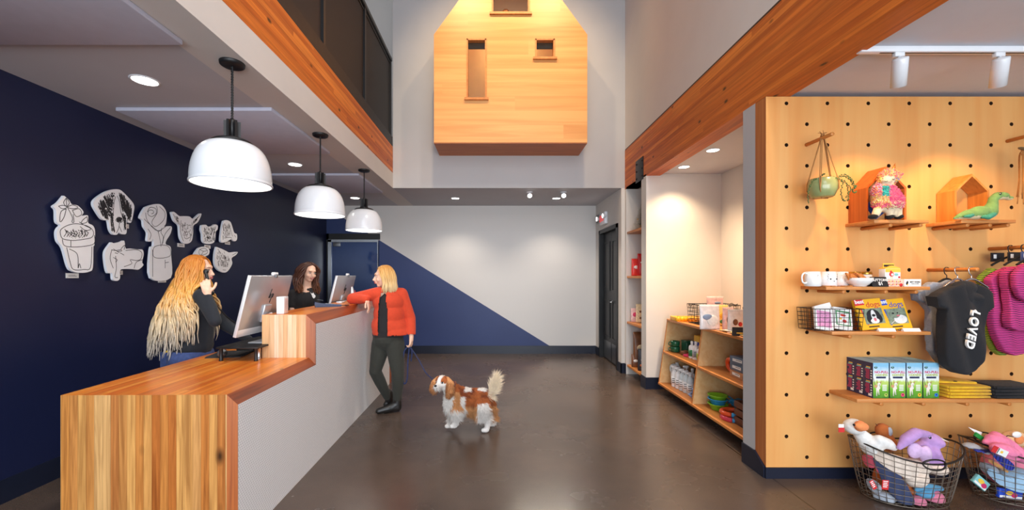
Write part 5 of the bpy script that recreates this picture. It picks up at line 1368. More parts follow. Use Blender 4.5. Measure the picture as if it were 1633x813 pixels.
for i in range(4):
    for j in range(3):
        x = 2.517 + i * 0.1115; y = 2.712 + j * 0.0705
        if j: x += 0.002 * j
        lb = 'no-pull dog harness box, ' + coln[i] + ' in the ' + rowsn[j] + ' row, ' + (dots[i][0] + ' dot' if j == 0 else 'navy sides')
        o = empty('harness_box', (x, y, S_BOX + 0.001), label=lb, cat='box', group='no-pull harness boxes')
        mb = MB(); mb.m(M_hnavy).box(0, BWx, 0.001, BDy, 0, BHz - 0.001); mb.m(M_htop).box(0.001, BWx - 0.001, 0.001, BDy - 0.001, BHz - 0.0009, BHz); mb.m(M_hprint).box(0.0006, BWx - 0.0006, 0, 0.001, 0, BHz); mb.build('carton', o)
        if i == 0:
            mb = MB(); rr = random.Random(j)
            for q in range(2):
                z0 = BHz - 0.03 - q * 0.095
                mb.m(M_bxy).box(-0.0006, 0, 0.02, 0.05, z0 - 0.006, z0); mb.m(M_teal).box(-0.0006, 0, 0.02, 0.055, z0 - 0.014, z0 - 0.008)
                for a in range(8): mb.m(M_hpink).box(-0.0006, 0, 0.026, 0.026 + rr.uniform(0.02, 0.035), z0 - 0.022 - a * 0.0085, z0 - 0.018 - a * 0.0085)
                for a in range(4): mb.m(M_wt).box(-0.0006, 0, 0.008, 0.018, z0 - 0.03 - a * 0.017, z0 - 0.022 - a * 0.017)
            mb.m(M_wt).box(-0.0006, 0, 0.01, 0.034, 0.01, 0.026); mb.build('side_print', o)
        if j == 0:
            mb = MB(); c = BWx / 2
            mb.m(M_ink).ell((0.018, -0.0004, BHz - 0.03), (0.011, 0.0004, 0.0075), 12, 6); mb.m(M_teal).ell((0.018, -0.0008, BHz - 0.028), (0.006, 0.0004, 0.004), 10, 6)
            mb.m(M_hnavy).box(0.02, BWx - 0.02, -0.0008, 0, BHz - 0.103, BHz - 0.091)
            # dog on the box front
            mb.m(M_dogw).ell((0.03, -0.0006, 0.072), (0.02, 0.0005, 0.012), 14, 8, rot=eul(0, 0.5, 0)); mb.m(M_dogw).ell((0.039, -0.0009, 0.092), (0.011, 0.0005, 0.013), 12, 8)
            for (a, b_) in (((0.026, 0.066), (0.024, 0.014)), ((0.034, 0.064), (0.04, 0.022))): mb.tube([(a[0], -0.0006, a[1]), (b_[0], -0.0006, b_[1])], [0.006, 0.003], 6, flat=(0.1, (0, 1, 0)))
            mb.m(M_dogt).ell((0.018, -0.0009, 0.08), (0.012, 0.0005, 0.011), 10, 6); mb.tube([(0.03, -0.001, 0.1), (0.027, -0.001, 0.115)], [0.005, 0.001], 5, flat=(0.1, (0, 1, 0))); mb.tube([(0.048, -0.001, 0.1), (0.057, -0.001, 0.113)], [0.005, 0.001], 5, flat=(0.1, (0, 1, 0)))
            mb.m(M_ink).tube([(0.002, -0.001, 0.135), (0.012, -0.001, 0.09), (0.02, -0.001, 0.068)], 0.0015, 5, flat=(0.2, (0, 1, 0))); mb.ell((0.042, -0.0016, 0.088), (0.003, 0.0004, 0.0025), 8, 5)
            for a in range(4): mb.m(M_wt).box(0.062, 0.092, -0.0006, 0, 0.05 + a * 0.011, 0.056 + a * 0.011)
            mb.m(mat('dot_' + dots[i][0], dots[i][1], 0.5, var=0)).ell((0.086, -0.0006, 0.022), (0.012, 0.0005, 0.012), 16, 8); mb.m(M_ink).ell((0.086, -0.0012, 0.024), (0.004, 0.0004, 0.005), 8, 5)
            mb.build('front_print', o)
            text('NO-PULL', 'lettering', 0.0225, (c + 0.003, -0.0006, BHz - 0.062), (PI / 2, 0, 0), M_hpink, o, ext=0.0002, wt=0.0006)
            text('HARNESS', 'lettering', 0.0195, (c + 0.003, -0.0006, BHz - 0.081), (PI / 2, 0, 0), M_hlime, o, ext=0.0002, wt=0.0006)

# ---------------------------------------------------------------- folded clothes
def folded(x0, x1, y, z, n, m, label, cat='folded clothing', group='folded dog clothes'):
    o = empty('folded_clothes', ((x0 + x1) / 2, y, z), label=label, cat=cat, group=group)
    w_ = (x1 - x0) / 2; rr = random.Random(int(x0 * 100))
    for k in range(n):
        zz = 0.002 + k * 0.021; a = rr.uniform(-0.008, 0.008)
        mb = MB(); mb.m(m, True)
        mb.bbox(-w_ + a, w_ + a, 0, 0.17, zz, zz + 0.019, 0.009)
        for s_ in (-0.003, ): mb.tube([(-w_ + a + 0.006, s_ + 0.003, zz + 0.0095), (w_ + a - 0.006, s_ + 0.003, zz + 0.0095)], 0.0088, 8)
        mb.build('folded_layer', o)
    return o
M_yel = fab('yellow_knit', (236, 184, 36)); M_blk = fab('black_knit', (30, 30, 34))
fy = folded(3.01, 3.29, 2.705, S_BOX, 4, M_yel, 'stack of folded mustard yellow dog clothes on the lowest shelf')
mb = MB(); mb.m(M_yel).bbox(-0.20, 0.10, 0.04, 0.19, 0.087, 0.103, 0.008, TR(0, 0, 0, 0, 0.03, 0)); mb.m(M_black).torus((-0.06, 0.03, 0.108), 0.008, 0.002, 12, 5); mb.build('folded_layer', fy)
fk = folded(3.31, 3.62, 2.70, S_BOX, 4, M_blk, 'stack of folded black dog clothes at the right end of the lowest shelf')
# ================================================================ oval wire baskets of plush toys
M_wire = mat('bare_wire', (128, 116, 104), 0.4, metal=0.7, var=0.05)
M_rim = mat('dark_rim_wire', (44, 38, 34), 0.45, metal=0.4, var=0.05)
def oval_basket(loc_, rz, label):
    o = empty('wire_toy_basket', loc_, rz, label=label, cat='basket', group='oval wire baskets of plush toys')
    AX, AY, BX, BY, Hb = 0.305, 0.20, 0.235, 0.145, 0.335
    def pt(a, k):
        e = k ** 0.8
        ax, ay = BX + (AX - BX) * e, BY + (AY - BY) * e
        up = 0.035 * math.cos(2 * a) * k * k          # the rim dips at the front and back
        return Vector((ax * math.cos(a), ay * math.sin(a), 0.012 + Hb * k + up))
    mb = MB(); mb.m(M_wire)
    N_ = 34
    for i in range(N_):
        a = 2 * PI * i / N_; mb.tube([pt(a, k / 7) for k in range(8)], 0.0019, 5)
    for k in range(0, 9): mb.tube([pt(2 * PI * i / 40, k / 9.0) for i in range(40)], 0.0019 if k else 0.003, 5, closed=True)
    for i in range(-5, 6):
        x = i * 0.042; y = BY * math.sqrt(max(0, 1 - (x / BX) ** 2)); mb.tube([(x, -y, 0.011), (x, y, 0.011)], 0.0017, 5)
    for i in range(-2, 3):
        y = i * 0.05; x = BX * math.sqrt(max(0, 1 - (y / BY) ** 2)); mb.tube([(-x, y, 0.014), (x, y, 0.014)], 0.0017, 5)
    mb.build('wire_mesh', o)
    mb = MB(); mb.m(M_rim).tube([pt(2 * PI * i / 64, 1.0) for i in range(64)], 0.0055, 8, closed=True); mb.build('rim', o)
    for s_ in (-1, 1):
        c = pt(s_ * PI / 2, 1.0); mb = MB(); mb.m(M_rim)
        mb.tube([c + Vector((0.062 * math.cos(t), s_ * (0.004 + 0.012 * abs(math.sin(t))), 0.032 * math.sin(t) + 0.004)) for t in [2 * PI * i / 28 for i in range(28)]], 0.005, 8, closed=True)
        mb.build('handle', o)
    return o
B1 = Vector((px(1441, 2.66), 2.66, 0)); B2 = Vector((3.42, 2.66, 0))
oval_basket(B1, -0.10, 'oval wire basket with the white duck and lilac rabbit plush toys')
oval_basket(B2, -0.10, 'oval wire basket at the right edge with the pink fabric toy on top')
SHRINK = [0]
def soft(name, loc_, fill, mats_, label, cat='plush toy', group='plush toys in the wire baskets', pick=None, vox=0.009, sm=5, rz=0.0):
    o = empty(name, loc_, rz, label=label, cat=cat, group=group)
    SHRINK[0] += 1; sf = 1 - 0.018 * (SHRINK[0] % 7)
    def clamp(co):
        # keep what lies below the rim inside the wires
        w_ = co + o.location - (B1 if loc_ is B1 else B2)
        k = (w_.z - 0.012) / 0.335
        if k < 1.0:
            e = max(k, 0.0) ** 0.8; ax, ay = (0.235 + 0.07 * e) * 0.955 * sf, (0.145 + 0.055 * e) * 0.945 * sf
            q = math.sqrt((w_.x / ax) ** 2 + (w_.y / ay) ** 2)
            if q > 1: co = Vector((co.x - w_.x * (1 - 1 / q), co.y - w_.y * (1 - 1 / q), max(co.z, 0.018)))
        co.z = max(co.z, 0.018); return co
    blob('body', fill, vox, sm, mats_, o, pick=pick, deform=clamp)
    return o
F_white = fab('plush_white', (232, 230, 226)); F_cream = fab('plush_pale_cream', (240, 222, 206)); F_or = fab('plush_orange', (236, 142, 84)); F_lil = fab('plush_lilac', (186, 146, 206)); F_lil2 = fab('plush_light_lilac', (214, 182, 222))
F_pink = fab('plush_pink', (226, 130, 158)); F_navy = fab('plush_slate', (62, 72, 106)); F_blue = fab('plush_sky_blue', (92, 160, 200)); F_fox = fab('plush_rust', (176, 96, 42)); F_gry = fab('plush_grey_blue', (176, 184, 196)); F_rose = fab('plush_rose', (226, 96, 120))
k1 = view(1340, 660, 5.311, 2.62, B1)
# duck
dk = soft('plush_duck', B1, lambda mb: (mb.ell(k1(115, 105, 0.02), (0.062, 0.055, 0.05)), chain(mb, [k1(150, 150, 0.03), k1(210, 215, 0.03), k1(260, 270, 0.02)], [0.035, 0.05, 0.062]), mb.ell(k1(300, 250, -0.01), (0.055, 0.04, 0.04)), chain(mb, [k1(330, 215, -0.03), k1(400, 250, -0.03), k1(450, 285, -0.02)], [0.03, 0.034, 0.022])),
          [F_white], 'white duck plush with an orange beak leaning over the left rim of the basket')
mb = MB(); mb.m(F_or, True).ell(k1(180, 105, -0.04), (0.044, 0.022, 0.028), rot=eul(0, 0.15, 0)); mb.ell(k1(168, 102, -0.03), (0.036, 0.024, 0.034)); mb.build('beak', dk)
mb = MB(); mb.m(M_pblack).ell(k1(116, 92, -0.045), (0.0075, 0.006, 0.0075)); mb.build('eye', dk)
mb = MB(); mb.m(M_bxw).box(-0.022, 0.012, 0, 0.002, 0.0, 0.022, Matrix.Translation(k1(15, 115, 0.0))); mb.m(M_bxred).box(-0.022, 0.016, 0, 0.002, -0.03, 0.0, Matrix.Translation(k1(15, 115, 0.0))); mb.build('paper_tag', dk)
# rabbit
rb = soft('plush_rabbit', B1, lambda mb: (mb.ell(k1(770, 220, 0.02), (0.062, 0.055, 0.048), rot=eul(0, 0.35, 0)), mb.ell(k1(830, 245, -0.01), (0.036, 0.035, 0.03)), mb.ell(k1(700, 340, 0.02), (0.085, 0.055, 0.085)), chain(mb, [k1(800, 320, -0.02), k1(850, 420, -0.03)], [0.03, 0.026])),
          [F_lil], 'lilac long-eared rabbit plush sitting on top of the basket')
for nm, P, R_ in (('ear', [(740, 170, -0.03), (640, 160, -0.05), (560, 215, -0.06), (500, 285, -0.06)], [0.02, 0.032, 0.032, 0.014]),):
    blob(nm, lambda mb: chain(mb, [k1(*p) for p in P], R_), 0.006, 3, [F_lil], rb)
blob('foot', lambda mb: (mb.ell(k1(630, 310, -0.07), (0.045, 0.022, 0.05)), mb.ell(k1(720, 340, -0.075), (0.038, 0.024, 0.055))), 0.006, 3, [F_lil2], rb)
mb = MB(); mb.m(M_pblack).ell(k1(760, 200, -0.035), (0.0085, 0.006, 0.0085)); mb.m(M_wt).ell(k1(757, 196, -0.041), (0.0025, 0.002, 0.0025)); mb.build('eye', rb)
mb = MB(); mb.m(F_cream).prism([(0, 0), (-0.10, 0.055), (-0.085, 0.03)], -0.006, 0.006, 'Y', Matrix.Translation(k1(925, 240, 0.03))); mb.build('ear_lining', rb)
sq = soft('plush_squirrel', B1, lambda mb: (mb.ell(k1(360, 140, 0.10), (0.045, 0.04, 0.05)), chain(mb, [k1(380, 170, 0.10), k1(420, 260, 0.08)], [0.035, 0.045])), [F_fox], 'rust brown plush toy standing behind the duck in the basket')
mb = MB(); mb.m(F_gry).ell(k1(418, 150, 0.07), (0.016, 0.014, 0.03)); mb.build('ear', sq)
mb = MB(); mb.m(M_pblack).tube([k1(315, 98, 0.1), k1(298, 82, 0.1)], 0.0015, 5); mb.build('tag_thread', sq)
soft('plush_goose', B1, lambda mb: (chain(mb, [k1(300, 350, -0.04), k1(420, 400, -0.07), k1(560, 460, -0.085)], [0.035, 0.05, 0.06]), mb.ell(k1(640, 540, -0.05), (0.075, 0.05, 0.06)), mb.ell(k1(640, 440, -0.03), (0.09, 0.06, 0.05)), mb.ell(k1(800, 450, 0.0), (0.06, 0.07, 0.045))), [F_cream], 'pale cream plush bird lying across the middle of the first basket')
soft('plush_whale', B1, lambda mb: (chain(mb, [k1(290, 420, -0.06), k1(400, 500, -0.07), k1(480, 620, -0.05), k1(540, 720, -0.03)], [0.045, 0.05, 0.055, 0.05]),), [F_navy], 'slate blue plush toy pressed against the wires of the first basket')
soft('plush_flamingo', B1, lambda mb: (chain(mb, [k1(165, 380, 0.0), k1(240, 420, -0.03), k1(290, 510, -0.05)], [0.03, 0.028, 0.022]), mb.ell(k1(230, 400, 0.03), (0.05, 0.05, 0.04))), [F_rose], 'rose pink plush toy at the left side of the first basket')
soft('plush_pig', B1, lambda mb: (mb.ell(k1(655, 745, -0.045), (0.05, 0.04, 0.04)), mb.ell(k1(780, 700, 0.0), (0.06, 0.06, 0.05)), mb.ell(k1(800, 770, 0.01), (0.04, 0.05, 0.035))), [F_pink], 'pink plush pig at the bottom right of the first basket')
soft('plush_dolphin', B1, lambda mb: (chain(mb, [k1(640, 640, -0.04), k1(720, 610, -0.04), k1(850, 630, 0.0)], [0.015, 0.024, 0.018]), mb.ell(k1(690, 660, 0.0), (0.06, 0.06, 0.03))), [F_blue], 'sky blue plush toy above the pink pig in the first basket')
soft('plush_panda', B1, lambda mb: (mb.ell(k1(240, 610, 0.0), (0.05, 0.05, 0.045)), mb.ell(k1(370, 700, 0.0), (0.06, 0.06, 0.035))), [F_gry], 'grey plush toy at the lower left of the first basket')
soft('plush_dog', B1, lambda mb: (mb.ell(k1(500, 560, 0.08), (0.16, 0.10, 0.13)), mb.ell(k1(520, 700, 0.06), (0.12, 0.08, 0.05))), [F_fox], 'brown plush toy in the middle of the first basket')
for (x, y, w_, h_, a, dd_) in ((383, 600, 0.04, 0.058, 0.08, -0.155), (280, 600, 0.026, 0.058, -0.5, -0.135)):
    mb = MB(); mb.m(M_bxred).box(-w_ / 2, w_ / 2, 0, 0.002, -h_ / 2, h_ / 2); mb.m(M_wt)
    for q in range(4): mb.box(-w_ * 0.36, w_ * (0.36 - 0.1 * (q % 2)), -0.0006, 0, h_ * (0.32 - q * 0.19), h_ * (0.41 - q * 0.19))
    mb.build('hang_tag', loc=tuple(B1 + k1(x, y, dd_ + 0.02)), rot=(0, a, 0), label='red paper tag with white print against the first basket wires, ' + ('right one' if x > 300 else 'left one'), cat='tag', group='red plush toy tags')
# second basket
k2 = view(1530, 670, 5.69, 2.62, B2)
pf2 = soft('plush_blanket', B2, lambda mb: (mb.ell(k2(360, 200, -0.03), (0.085, 0.05, 0.045), rot=eul(0, 0.4, 0)), mb.ell(k2(420, 290, -0.09), (0.10, 0.045, 0.05), rot=eul(0, 0.35, 0)), chain(mb, [k2(230, 200, -0.03), k2(330, 140, -0.01), k2(450, 220, -0.03), k2(560, 330, -0.06)], [0.016, 0.03, 0.035, 0.04])), [fab('pink_fleece', (236, 130, 170))], 'bright pink fabric toy with a red and white tag on top of the second basket')
mb = MB(); mb.m(M_bxred).box(-0.045, -0.015, 0, 0.003, -0.018, 0.022); mb.m(M_wt).box(-0.015, 0.05, 0, 0.003, -0.018, 0.022); mb.m(M_ink).box(-0.013, -0.008, -0.0006, 0, -0.016, 0.02); mb.m(M_bxy).box(0.005, 0.02, -0.0006, 0, -0.005, 0.01)
mb.build('paper_tag', pf2, k2(365, 285, -0.155), (0.1, 0.42, 0))
soft('knit_toy', B2, lambda mb: (chain(mb, [k2(170, 300, -0.06), k2(290, 380, -0.09), k2(420, 440, -0.10)], [0.028, 0.033, 0.03]),), [stripes('royal_blue_knit', (52, 66, 176), (30, 40, 120), 700, 0, 0.5, 0.6)], 'royal blue knitted toy lying inside the second basket')
soft('plush_seal', B2, lambda mb: (mb.ell(k2(110, 260, 0.0), (0.05, 0.05, 0.04)), mb.ell(k2(140, 450, 0.0), (0.06, 0.07, 0.04))), [F_gry], 'pale grey plush toy at the left side of the second basket')
soft('plush_shark', B2, lambda mb: (chain(mb, [k2(160, 500, -0.05), k2(320, 570, -0.08), k2(560, 600, -0.08)], [0.03, 0.035, 0.04]), mb.ell(k2(520, 520, -0.03), (0.10, 0.09, 0.06))), [fab('pale_blue_plush', (160, 196, 224))], 'pale blue plush toy across the middle of the second basket')
soft('plush_giraffe', B2, lambda mb: (chain(mb, [k2(120, 390, -0.05), k2(230, 440, -0.09), k2(390, 495, -0.11)], [0.014, 0.015, 0.012]),), [fab('tan_plush', (206, 150, 90))], 'tan stick-shaped toy in the second basket')
soft('plush_bulk', B2, lambda mb: (mb.ell(k2(480, 420, 0.09), (0.19, 0.10, 0.14)),), [F_pink], 'large pink plush toy deep inside the second basket')
ft = soft('plush_football', B2, lambda mb: (mb.ell(k2(500, 165, 0.04), (0.075, 0.05, 0.05)),), [fab('peach_plush', (238, 196, 150))], 'peach plush ball toy at the back right of the second basket')
mb = MB(); mb.m(F_or).ell(k2(545, 175, -0.0), (0.03, 0.012, 0.03)); mb.m(M_wt).ell(k2(520, 130, -0.01), (0.03, 0.01, 0.02)); mb.m(M_pblack); mb.tube([k2(390, 160, 0.0), k2(440, 140, -0.01), k2(490, 150, -0.01)], 0.003, 6); mb.build('patch', ft)
mb = MB(); mb.m(M_bxw).prism([(-0.05, 0.035), (0.04, -0.0), (0.03, -0.03)], 0, 0.003, 'Y'); mb.build('card_tag', loc=tuple(B2 + k2(150, 110, 0.02)), label='white cardboard header sticking up at the left of the second basket', cat='tag')
mb = MB(); mb.m(mat('green_card', (30, 140, 60), 0.5, var=0)).box(-0.03, 0.03, 0, 0.01, -0.013, 0.013); mb.build('green_card', loc=tuple(B2 + k2(185, 150, 0.0)), rot=(0, 0.6, 0), label='small green card tucked beside the handle of the second basket', cat='card')
for (x, y, w_, h_, a, c1, lb) in ((205, 570, 0.10, 0.06, 0.7, M_teal, 'colourful teal toy package at the lower left of the second basket'), (470, 670, 0.15, 0.06, 0.1, M_bblue, 'blue and white toy package at the bottom of the second basket')):
    mb = MB(); mb.m(c1).bbox(-w_ / 2, w_ / 2, 0, 0.02, -h_ / 2, h_ / 2, 0.003); mb.m(M_bxy).ell((-0.01, -0.0008, 0.005), (0.025, 0.0008, 0.014)); mb.m(M_hpink).ell((0.02, -0.001, -0.006), (0.02, 0.0008, 0.016)); mb.m(M_bxw).box(-w_ / 2 + 0.004, w_ / 2 - 0.004, -0.0008, 0, -h_ / 2 + 0.004, -h_ / 2 + 0.018)
    mb.build('toy_package', loc=tuple(B2 + k2(x, y, -0.035 if x > 300 else -0.0)), rot=(0, a, 0), label=lb, cat='package', group='toy packages in the second basket')

# ================================================================ goods on the alcove unit
TX, TY = 2.03, 3.24
A_ = lambda x, y, d: (px(x, d), d)
# yellow tray with fluted edge
yt = empty('treat_tray', (px(1096, 4.86), 4.86, UZ2), -0.05, label='long yellow plastic tray on the left end of the display unit', cat='tray')
mb = MB(); mb.m(mat('yellow_plastic', (250, 180, 30), 0.35, var=0.02), True)
mb.bbox(-0.15, 0.15, -0.09, 0.09, 0, 0.006, 0.003)
for i in range(8):
    x = -0.14 + i * 0.04
    mb.tube([(x, -0.085, 0.002), (x, -0.095, 0.045)], 0.019, 8); mb.tube([(x, 0.085, 0.002), (x, 0.095, 0.045)], 0.019, 8)
mb.bbox(-0.165, -0.14, -0.10, 0.10, 0, 0.05, 0.008); mb.bbox(0.14, 0.165, -0.10, 0.10, 0, 0.05, 0.008); mb.build('shell', yt)
# wire baskets of treats at the back of the top
for (x0, x1, y0, lb) in ((px(1107, 4.55), px(1107, 4.55) + 0.42, 4.42, 'black wire basket with treat bags on top of the display unit'), (2.52, 2.83, 3.85, 'second black wire basket by the alcove wall near the pegboard corner')):
    o = empty('wire_basket', (x0, y0, UZ2 + 0.003), label=lb, cat='basket', group='black wire baskets on the display unit')
    wire_box('wire_mesh', 0, x1 - x0, 0, 0.26, 0, 0.21, M_black, 0.0028, 12, 5, o, 0.012)
    mb = MB(); mb.m(M_black)
    for s_ in (0, 1):
        X = s_ * (x1 - x0); e = -1 if s_ == 0 else 1
        mb.tube(curve([(X + e * 0.012, 0.07, 0.21), (X + e * 0.035, 0.08, 0.22), (X + e * 0.04, 0.13, 0.19), (X + e * 0.035, 0.18, 0.22), (X + e * 0.012, 0.19, 0.21)], 4), 0.0035, 6)
    mb.build('handle', o)
M_bag = mat('clear_film', (236, 228, 226), 0.25, var=0.12, scale=25, coat=0.3); M_bagp = mat('pinkish_film', (226, 186, 186), 0.25, var=0.15, scale=25); M_bagy = mat('yellow_film', (240, 214, 130), 0.3, var=0.12, scale=30); M_brt = mat('treat_brown', (120, 74, 44), 0.6, var=0.2, scale=60)
def pouch(name, loc_, w_, h_, dpt, rz, m, label, cat='treat bag', group='treat bags on the display unit', lean=0.0, prints=(), header=None):
    """stand-up bag: bulged below, flat crimped seam on top"""
    o = empty(name, loc_, rz, label=label, cat=cat, group=group); o.rotation_euler = (lean, 0, rz)
    mb = MB(); mb.m(m, True)
    prof = [(0.0, 1.0, 0.75), (0.06, 1.0, 1.0), (0.45, 0.98, 0.85), (0.75, 0.97, 0.5), (0.90, 0.98, 0.12), (1.0, 1.0, 0.08)]
    n = 20; V = []
    for z, kx, ky in prof:
        for k in range(n):
            a = 2 * PI * k / n; c, s_ = math.cos(a), math.sin(a)
            V.append((w_ / 2 * kx * abs(c) ** 0.6 * (1 if c >= 0 else -1), dpt / 2 * ky * abs(s_) ** 0.8 * (1 if s_ >= 0 else -1), z * h_))
    Fc = [(i * n + k, i * n + (k + 1) % n, (i + 1) * n + (k + 1) % n, (i + 1) * n + k) for i in range(len(prof) - 1) for k in range(n)] + [list(range(n))[::-1], list(range((len(prof) - 1) * n, len(prof) * n))]
    mb.add(V, Fc); 
    if header: mb.m(header).box(-w_ * 0.49, w_ * 0.49, -dpt * 0.07 - 0.001, dpt * 0.07 + 0.001, h_ * 0.86, h_ * 1.001)
    mb.build('pouch', o)
    if prints:
        mb = MB()
        for (mt, cx_, cz_, rx, rz_) in prints: mb.m(mt).ell((cx_ * w_, -dpt * 0.46, cz_ * h_), (rx * w_, 0.004 + dpt * 0.05, rz_ * h_), 12, 6)
        mb.build('print', o)
    return o
for k, (x, d, w_, h_, m, lb, pr, ln) in enumerate((
    (1132, 4.05, 0.20, 0.245, M_bag, 'large clear bag with a white and blue print in front of the wire basket', ((M_gry_p := mat('print_grey_blue', (130, 150, 180), 0.5, var=0.1), -0.15, 0.5, 0.25, 0.12), (F_white, 0.1, 0.35, 0.3, 0.22)), -0.05),
    (1140, 4.62, 0.19, 0.30, M_bagp, 'white treat bag with a red spot standing tallest inside the wire basket', ((M_bxred, -0.3, 0.55, 0.1, 0.08), (M_gry_p, 0.1, 0.75, 0.2, 0.05)), 0.0),
    (1151, 4.35, 0.13, 0.22, M_bagy, 'pale yellow treat bag leaning on the wire basket', ((M_bxy, 0, 0.5, 0.3, 0.15), (M_cgreen, 0.0, 0.2, 0.3, 0.1)), 0.0),
    (1161, 4.02, 0.11, 0.22, M_bagp, 'narrow pinkish treat bag between the yellow and the white ones', ((M_brt, 0, 0.45, 0.25, 0.2),), 0.0),
    (1173, 3.84, 0.15, 0.215, M_bag, 'white treat bag with a brown window at the right end', ((M_brt, -0.1, 0.45, 0.16, 0.14), (M_bxred, 0.2, 0.36, 0.13, 0.1)), 0.0),
    (1182, 3.98, 0.12, 0.19, M_bagy, 'yellow treat bag half hidden by the pegboard corner', ((M_brt, 0.0, 0.45, 0.25, 0.2),), 0.0))):
    pouch('treat_bag', (px(x, d), d, UZ2 + 0.002), w_, h_, 0.055, 0.0, m, lb, prints=pr, lean=ln)
# leaflets and flat packs along the front edge
rr = random.Random(12)
for k in range(9):
    x = px(1128 + k * 6.5, 3.95 - k * 0.055); y = 3.95 - k * 0.055
    mb = MB(); mb.m((M_bxr, M_bagy, M_bxw)[k % 3]).bbox(-0.07, 0.07, -0.05, 0.05, 0, 0.006, 0.001); mb.m((M_brt, M_bxred, M_gry_p)[k % 3]).box(-0.05, 0.02, -0.03, 0.03, 0.006, 0.0066)
    mb.build('flat_packet', loc=(max(x, 2.24), y, UZ2 + 0.001 + 0.0075 * (k % 3)), rot=(0, 0, rr.uniform(-0.6, 0.6)), label='flat treat packet lying along the front edge of the display unit', cat='packet', group='flat packets on the display unit')
mb = MB(); mb.m(M_tent).prism([(-0.02, 0), (0.02, 0), (0.004, 0.075), (-0.004, 0.075)], -0.05, 0.05, 'X'); mb.m(M_bxy).box(-0.02, 0.03, -0.0165, -0.0155, 0.02, 0.03, TR(0, 0, 0)); mb.build('price_sign', loc=(px(1178, 3.62), 3.62, UZ2 + 0.001), rot=(0, 0, -0.3), label='small black tent card at the right end of the display unit top', cat='sign')
# left bay, upper shelf
M_grn = mat('green_ceramic', (30, 92, 62), 0.25, var=0.15, scale=30, coat=0.4); M_lpk = mat('magenta_pouch', (214, 50, 96), 0.4, var=0.1)
for k, (x, y, z, lb) in enumerate(((2.20, 4.97, UZ1, 'lower of the two stacked green patterned mugs'), (2.20, 4.97, UZ1 + 0.068, 'upper of the two stacked green patterned mugs'))):
    o = empty('green_mug', (x, y, z + 0.001), 0, label=lb, cat='mug', group='green mugs in the display unit')
    mb = MB(); mb.m(M_grn, True).lathe([(1e-5, 0), (0.042, 0), (0.05, 0.012), (0.054, 0.05), (0.053, 0.066), (0.049, 0.066), (0.046, 0.012), (1e-5, 0.008)], 20); mb.build('cup', o)
    mb = MB(); mb.m(M_grn, True).tube(curve([(-0.048, 0, 0.052), (-0.075, 0, 0.05), (-0.08, 0, 0.03), (-0.068, 0, 0.014), (-0.046, 0, 0.014)], 4), 0.005, 7); mb.build('handle', o)
o = empty('storage_canister', (2.30, 4.86, UZ1 + 0.001), 0.2, label='dark green square canister with a lid on the upper left shelf', cat='canister')
mb = MB(); mb.m(mat('dark_green_tin', (22, 74, 52), 0.35), True).bbox(-0.05, 0.05, -0.05, 0.05, 0, 0.14, 0.008); mb.build('body', o); mb = MB(); mb.m(mat('dark_green_lid', (28, 84, 60), 0.35), True).bbox(-0.053, 0.053, -0.053, 0.053, 0.1402, 0.158, 0.006); mb.build('lid', o)
for k, (x, y, m, lb) in enumerate(((2.235, 4.78, M_brt, 'small brown packet beside the green mugs'), (2.22, 4.68, M_lpk, 'magenta packet lying in front of the green canister'))):
    mb = MB(); mb.m(m, True).bbox(-0.045, 0.045, -0.035, 0.035, 0, 0.05 if k == 0 else 0.028, 0.01); mb.build('treat_packet', loc=(x, y, UZ1 + 0.001), rot=(0, 0, 0.4), label=lb, cat='packet', group='small packets on the upper left shelf')
def bottle(loc_, r, h_, lab, capm, label, spray=False, grp='white grooming bottles', flat=1.0, body=None):
    o = empty('grooming_bottle' if not spray else 'spray_bottle', loc_, random.Random(int(loc_[1] * 999)).uniform(-0.3, 0.3), label=label, cat='bottle', group=grp)
    mb = MB(); mb.m(body or M_cer, True)
    mb.lathe([(1e-5, 0), (r * 0.92, 0), (r, 0.006), (r, h_ * 0.62), (r * 0.85, h_ * 0.72), (r * 0.35, h_ * 0.80), (r * 0.33, h_ * 0.84)], 20, sy=flat); mb.build('body', o)
    mb = MB(); mb.m(lab, True).lathe([(r * 1.015, h_ * 0.12), (r * 1.015, h_ * 0.5)], 20, sy=flat)
    mb.m(M_ink)
    for q in range(3): mb.lathe([(r * 1.03, h_ * (0.2 + q * 0.09)), (r * 1.03, h_ * (0.23 + q * 0.09))], 8, a0=-2.9, a1=-1.6 - 0.2 * q, sy=flat)
    mb.build('label_band', o)
    mb = MB(); mb.m(capm, True)
    if spray:
        mb.lathe([(r * 0.38, h_ * 0.83), (r * 0.4, h_ * 0.88), (r * 0.25, h_ * 0.91)], 14)
        mb.bbox(-r * 1.1, r * 0.55, -0.009, 0.009, h_ * 0.9, h_ * 1.0, 0.004); mb.tube([(-r * 0.5, 0, h_ * 0.91), (-r * 0.85, 0, h_ * 0.82), (-r * 0.8, 0, h_ * 0.76)], 0.004, 6)
        mb.build('trigger', o)
    else:
        mb.lathe([(r * 0.42, h_ * 0.83), (r * 0.42, h_ * 0.97), (r * 0.36, h_), (1e-5, h_)], 16); mb.build('cap', o)
    return o
bt = [((2.225, 4.60), 0.035, 0.19, 'green'), ((2.23, 4.52), 0.036, 0.20, 'grey'), ((2.235, 4.44), 0.034, 0.17, 'lime'), ((2.24, 4.36), 0.034, 0.185, 'purple')]
cl = {'green': (60, 150, 90), 'grey': (180, 184, 190), 'lime': (170, 200, 70), 'purple': (140, 110, 190)}
nm = ('first (leftmost)', 'second', 'third', 'fourth')
for k, ((x, y), r, h_, c) in enumerate(bt):
    bottle((x, y, UZ1 + 0.001), r, h_, mat('label_' + c, cl[c], 0.5, var=0.02), M_cer, nm[k] + ' of the white tubes with coloured labels on the upper left shelf')
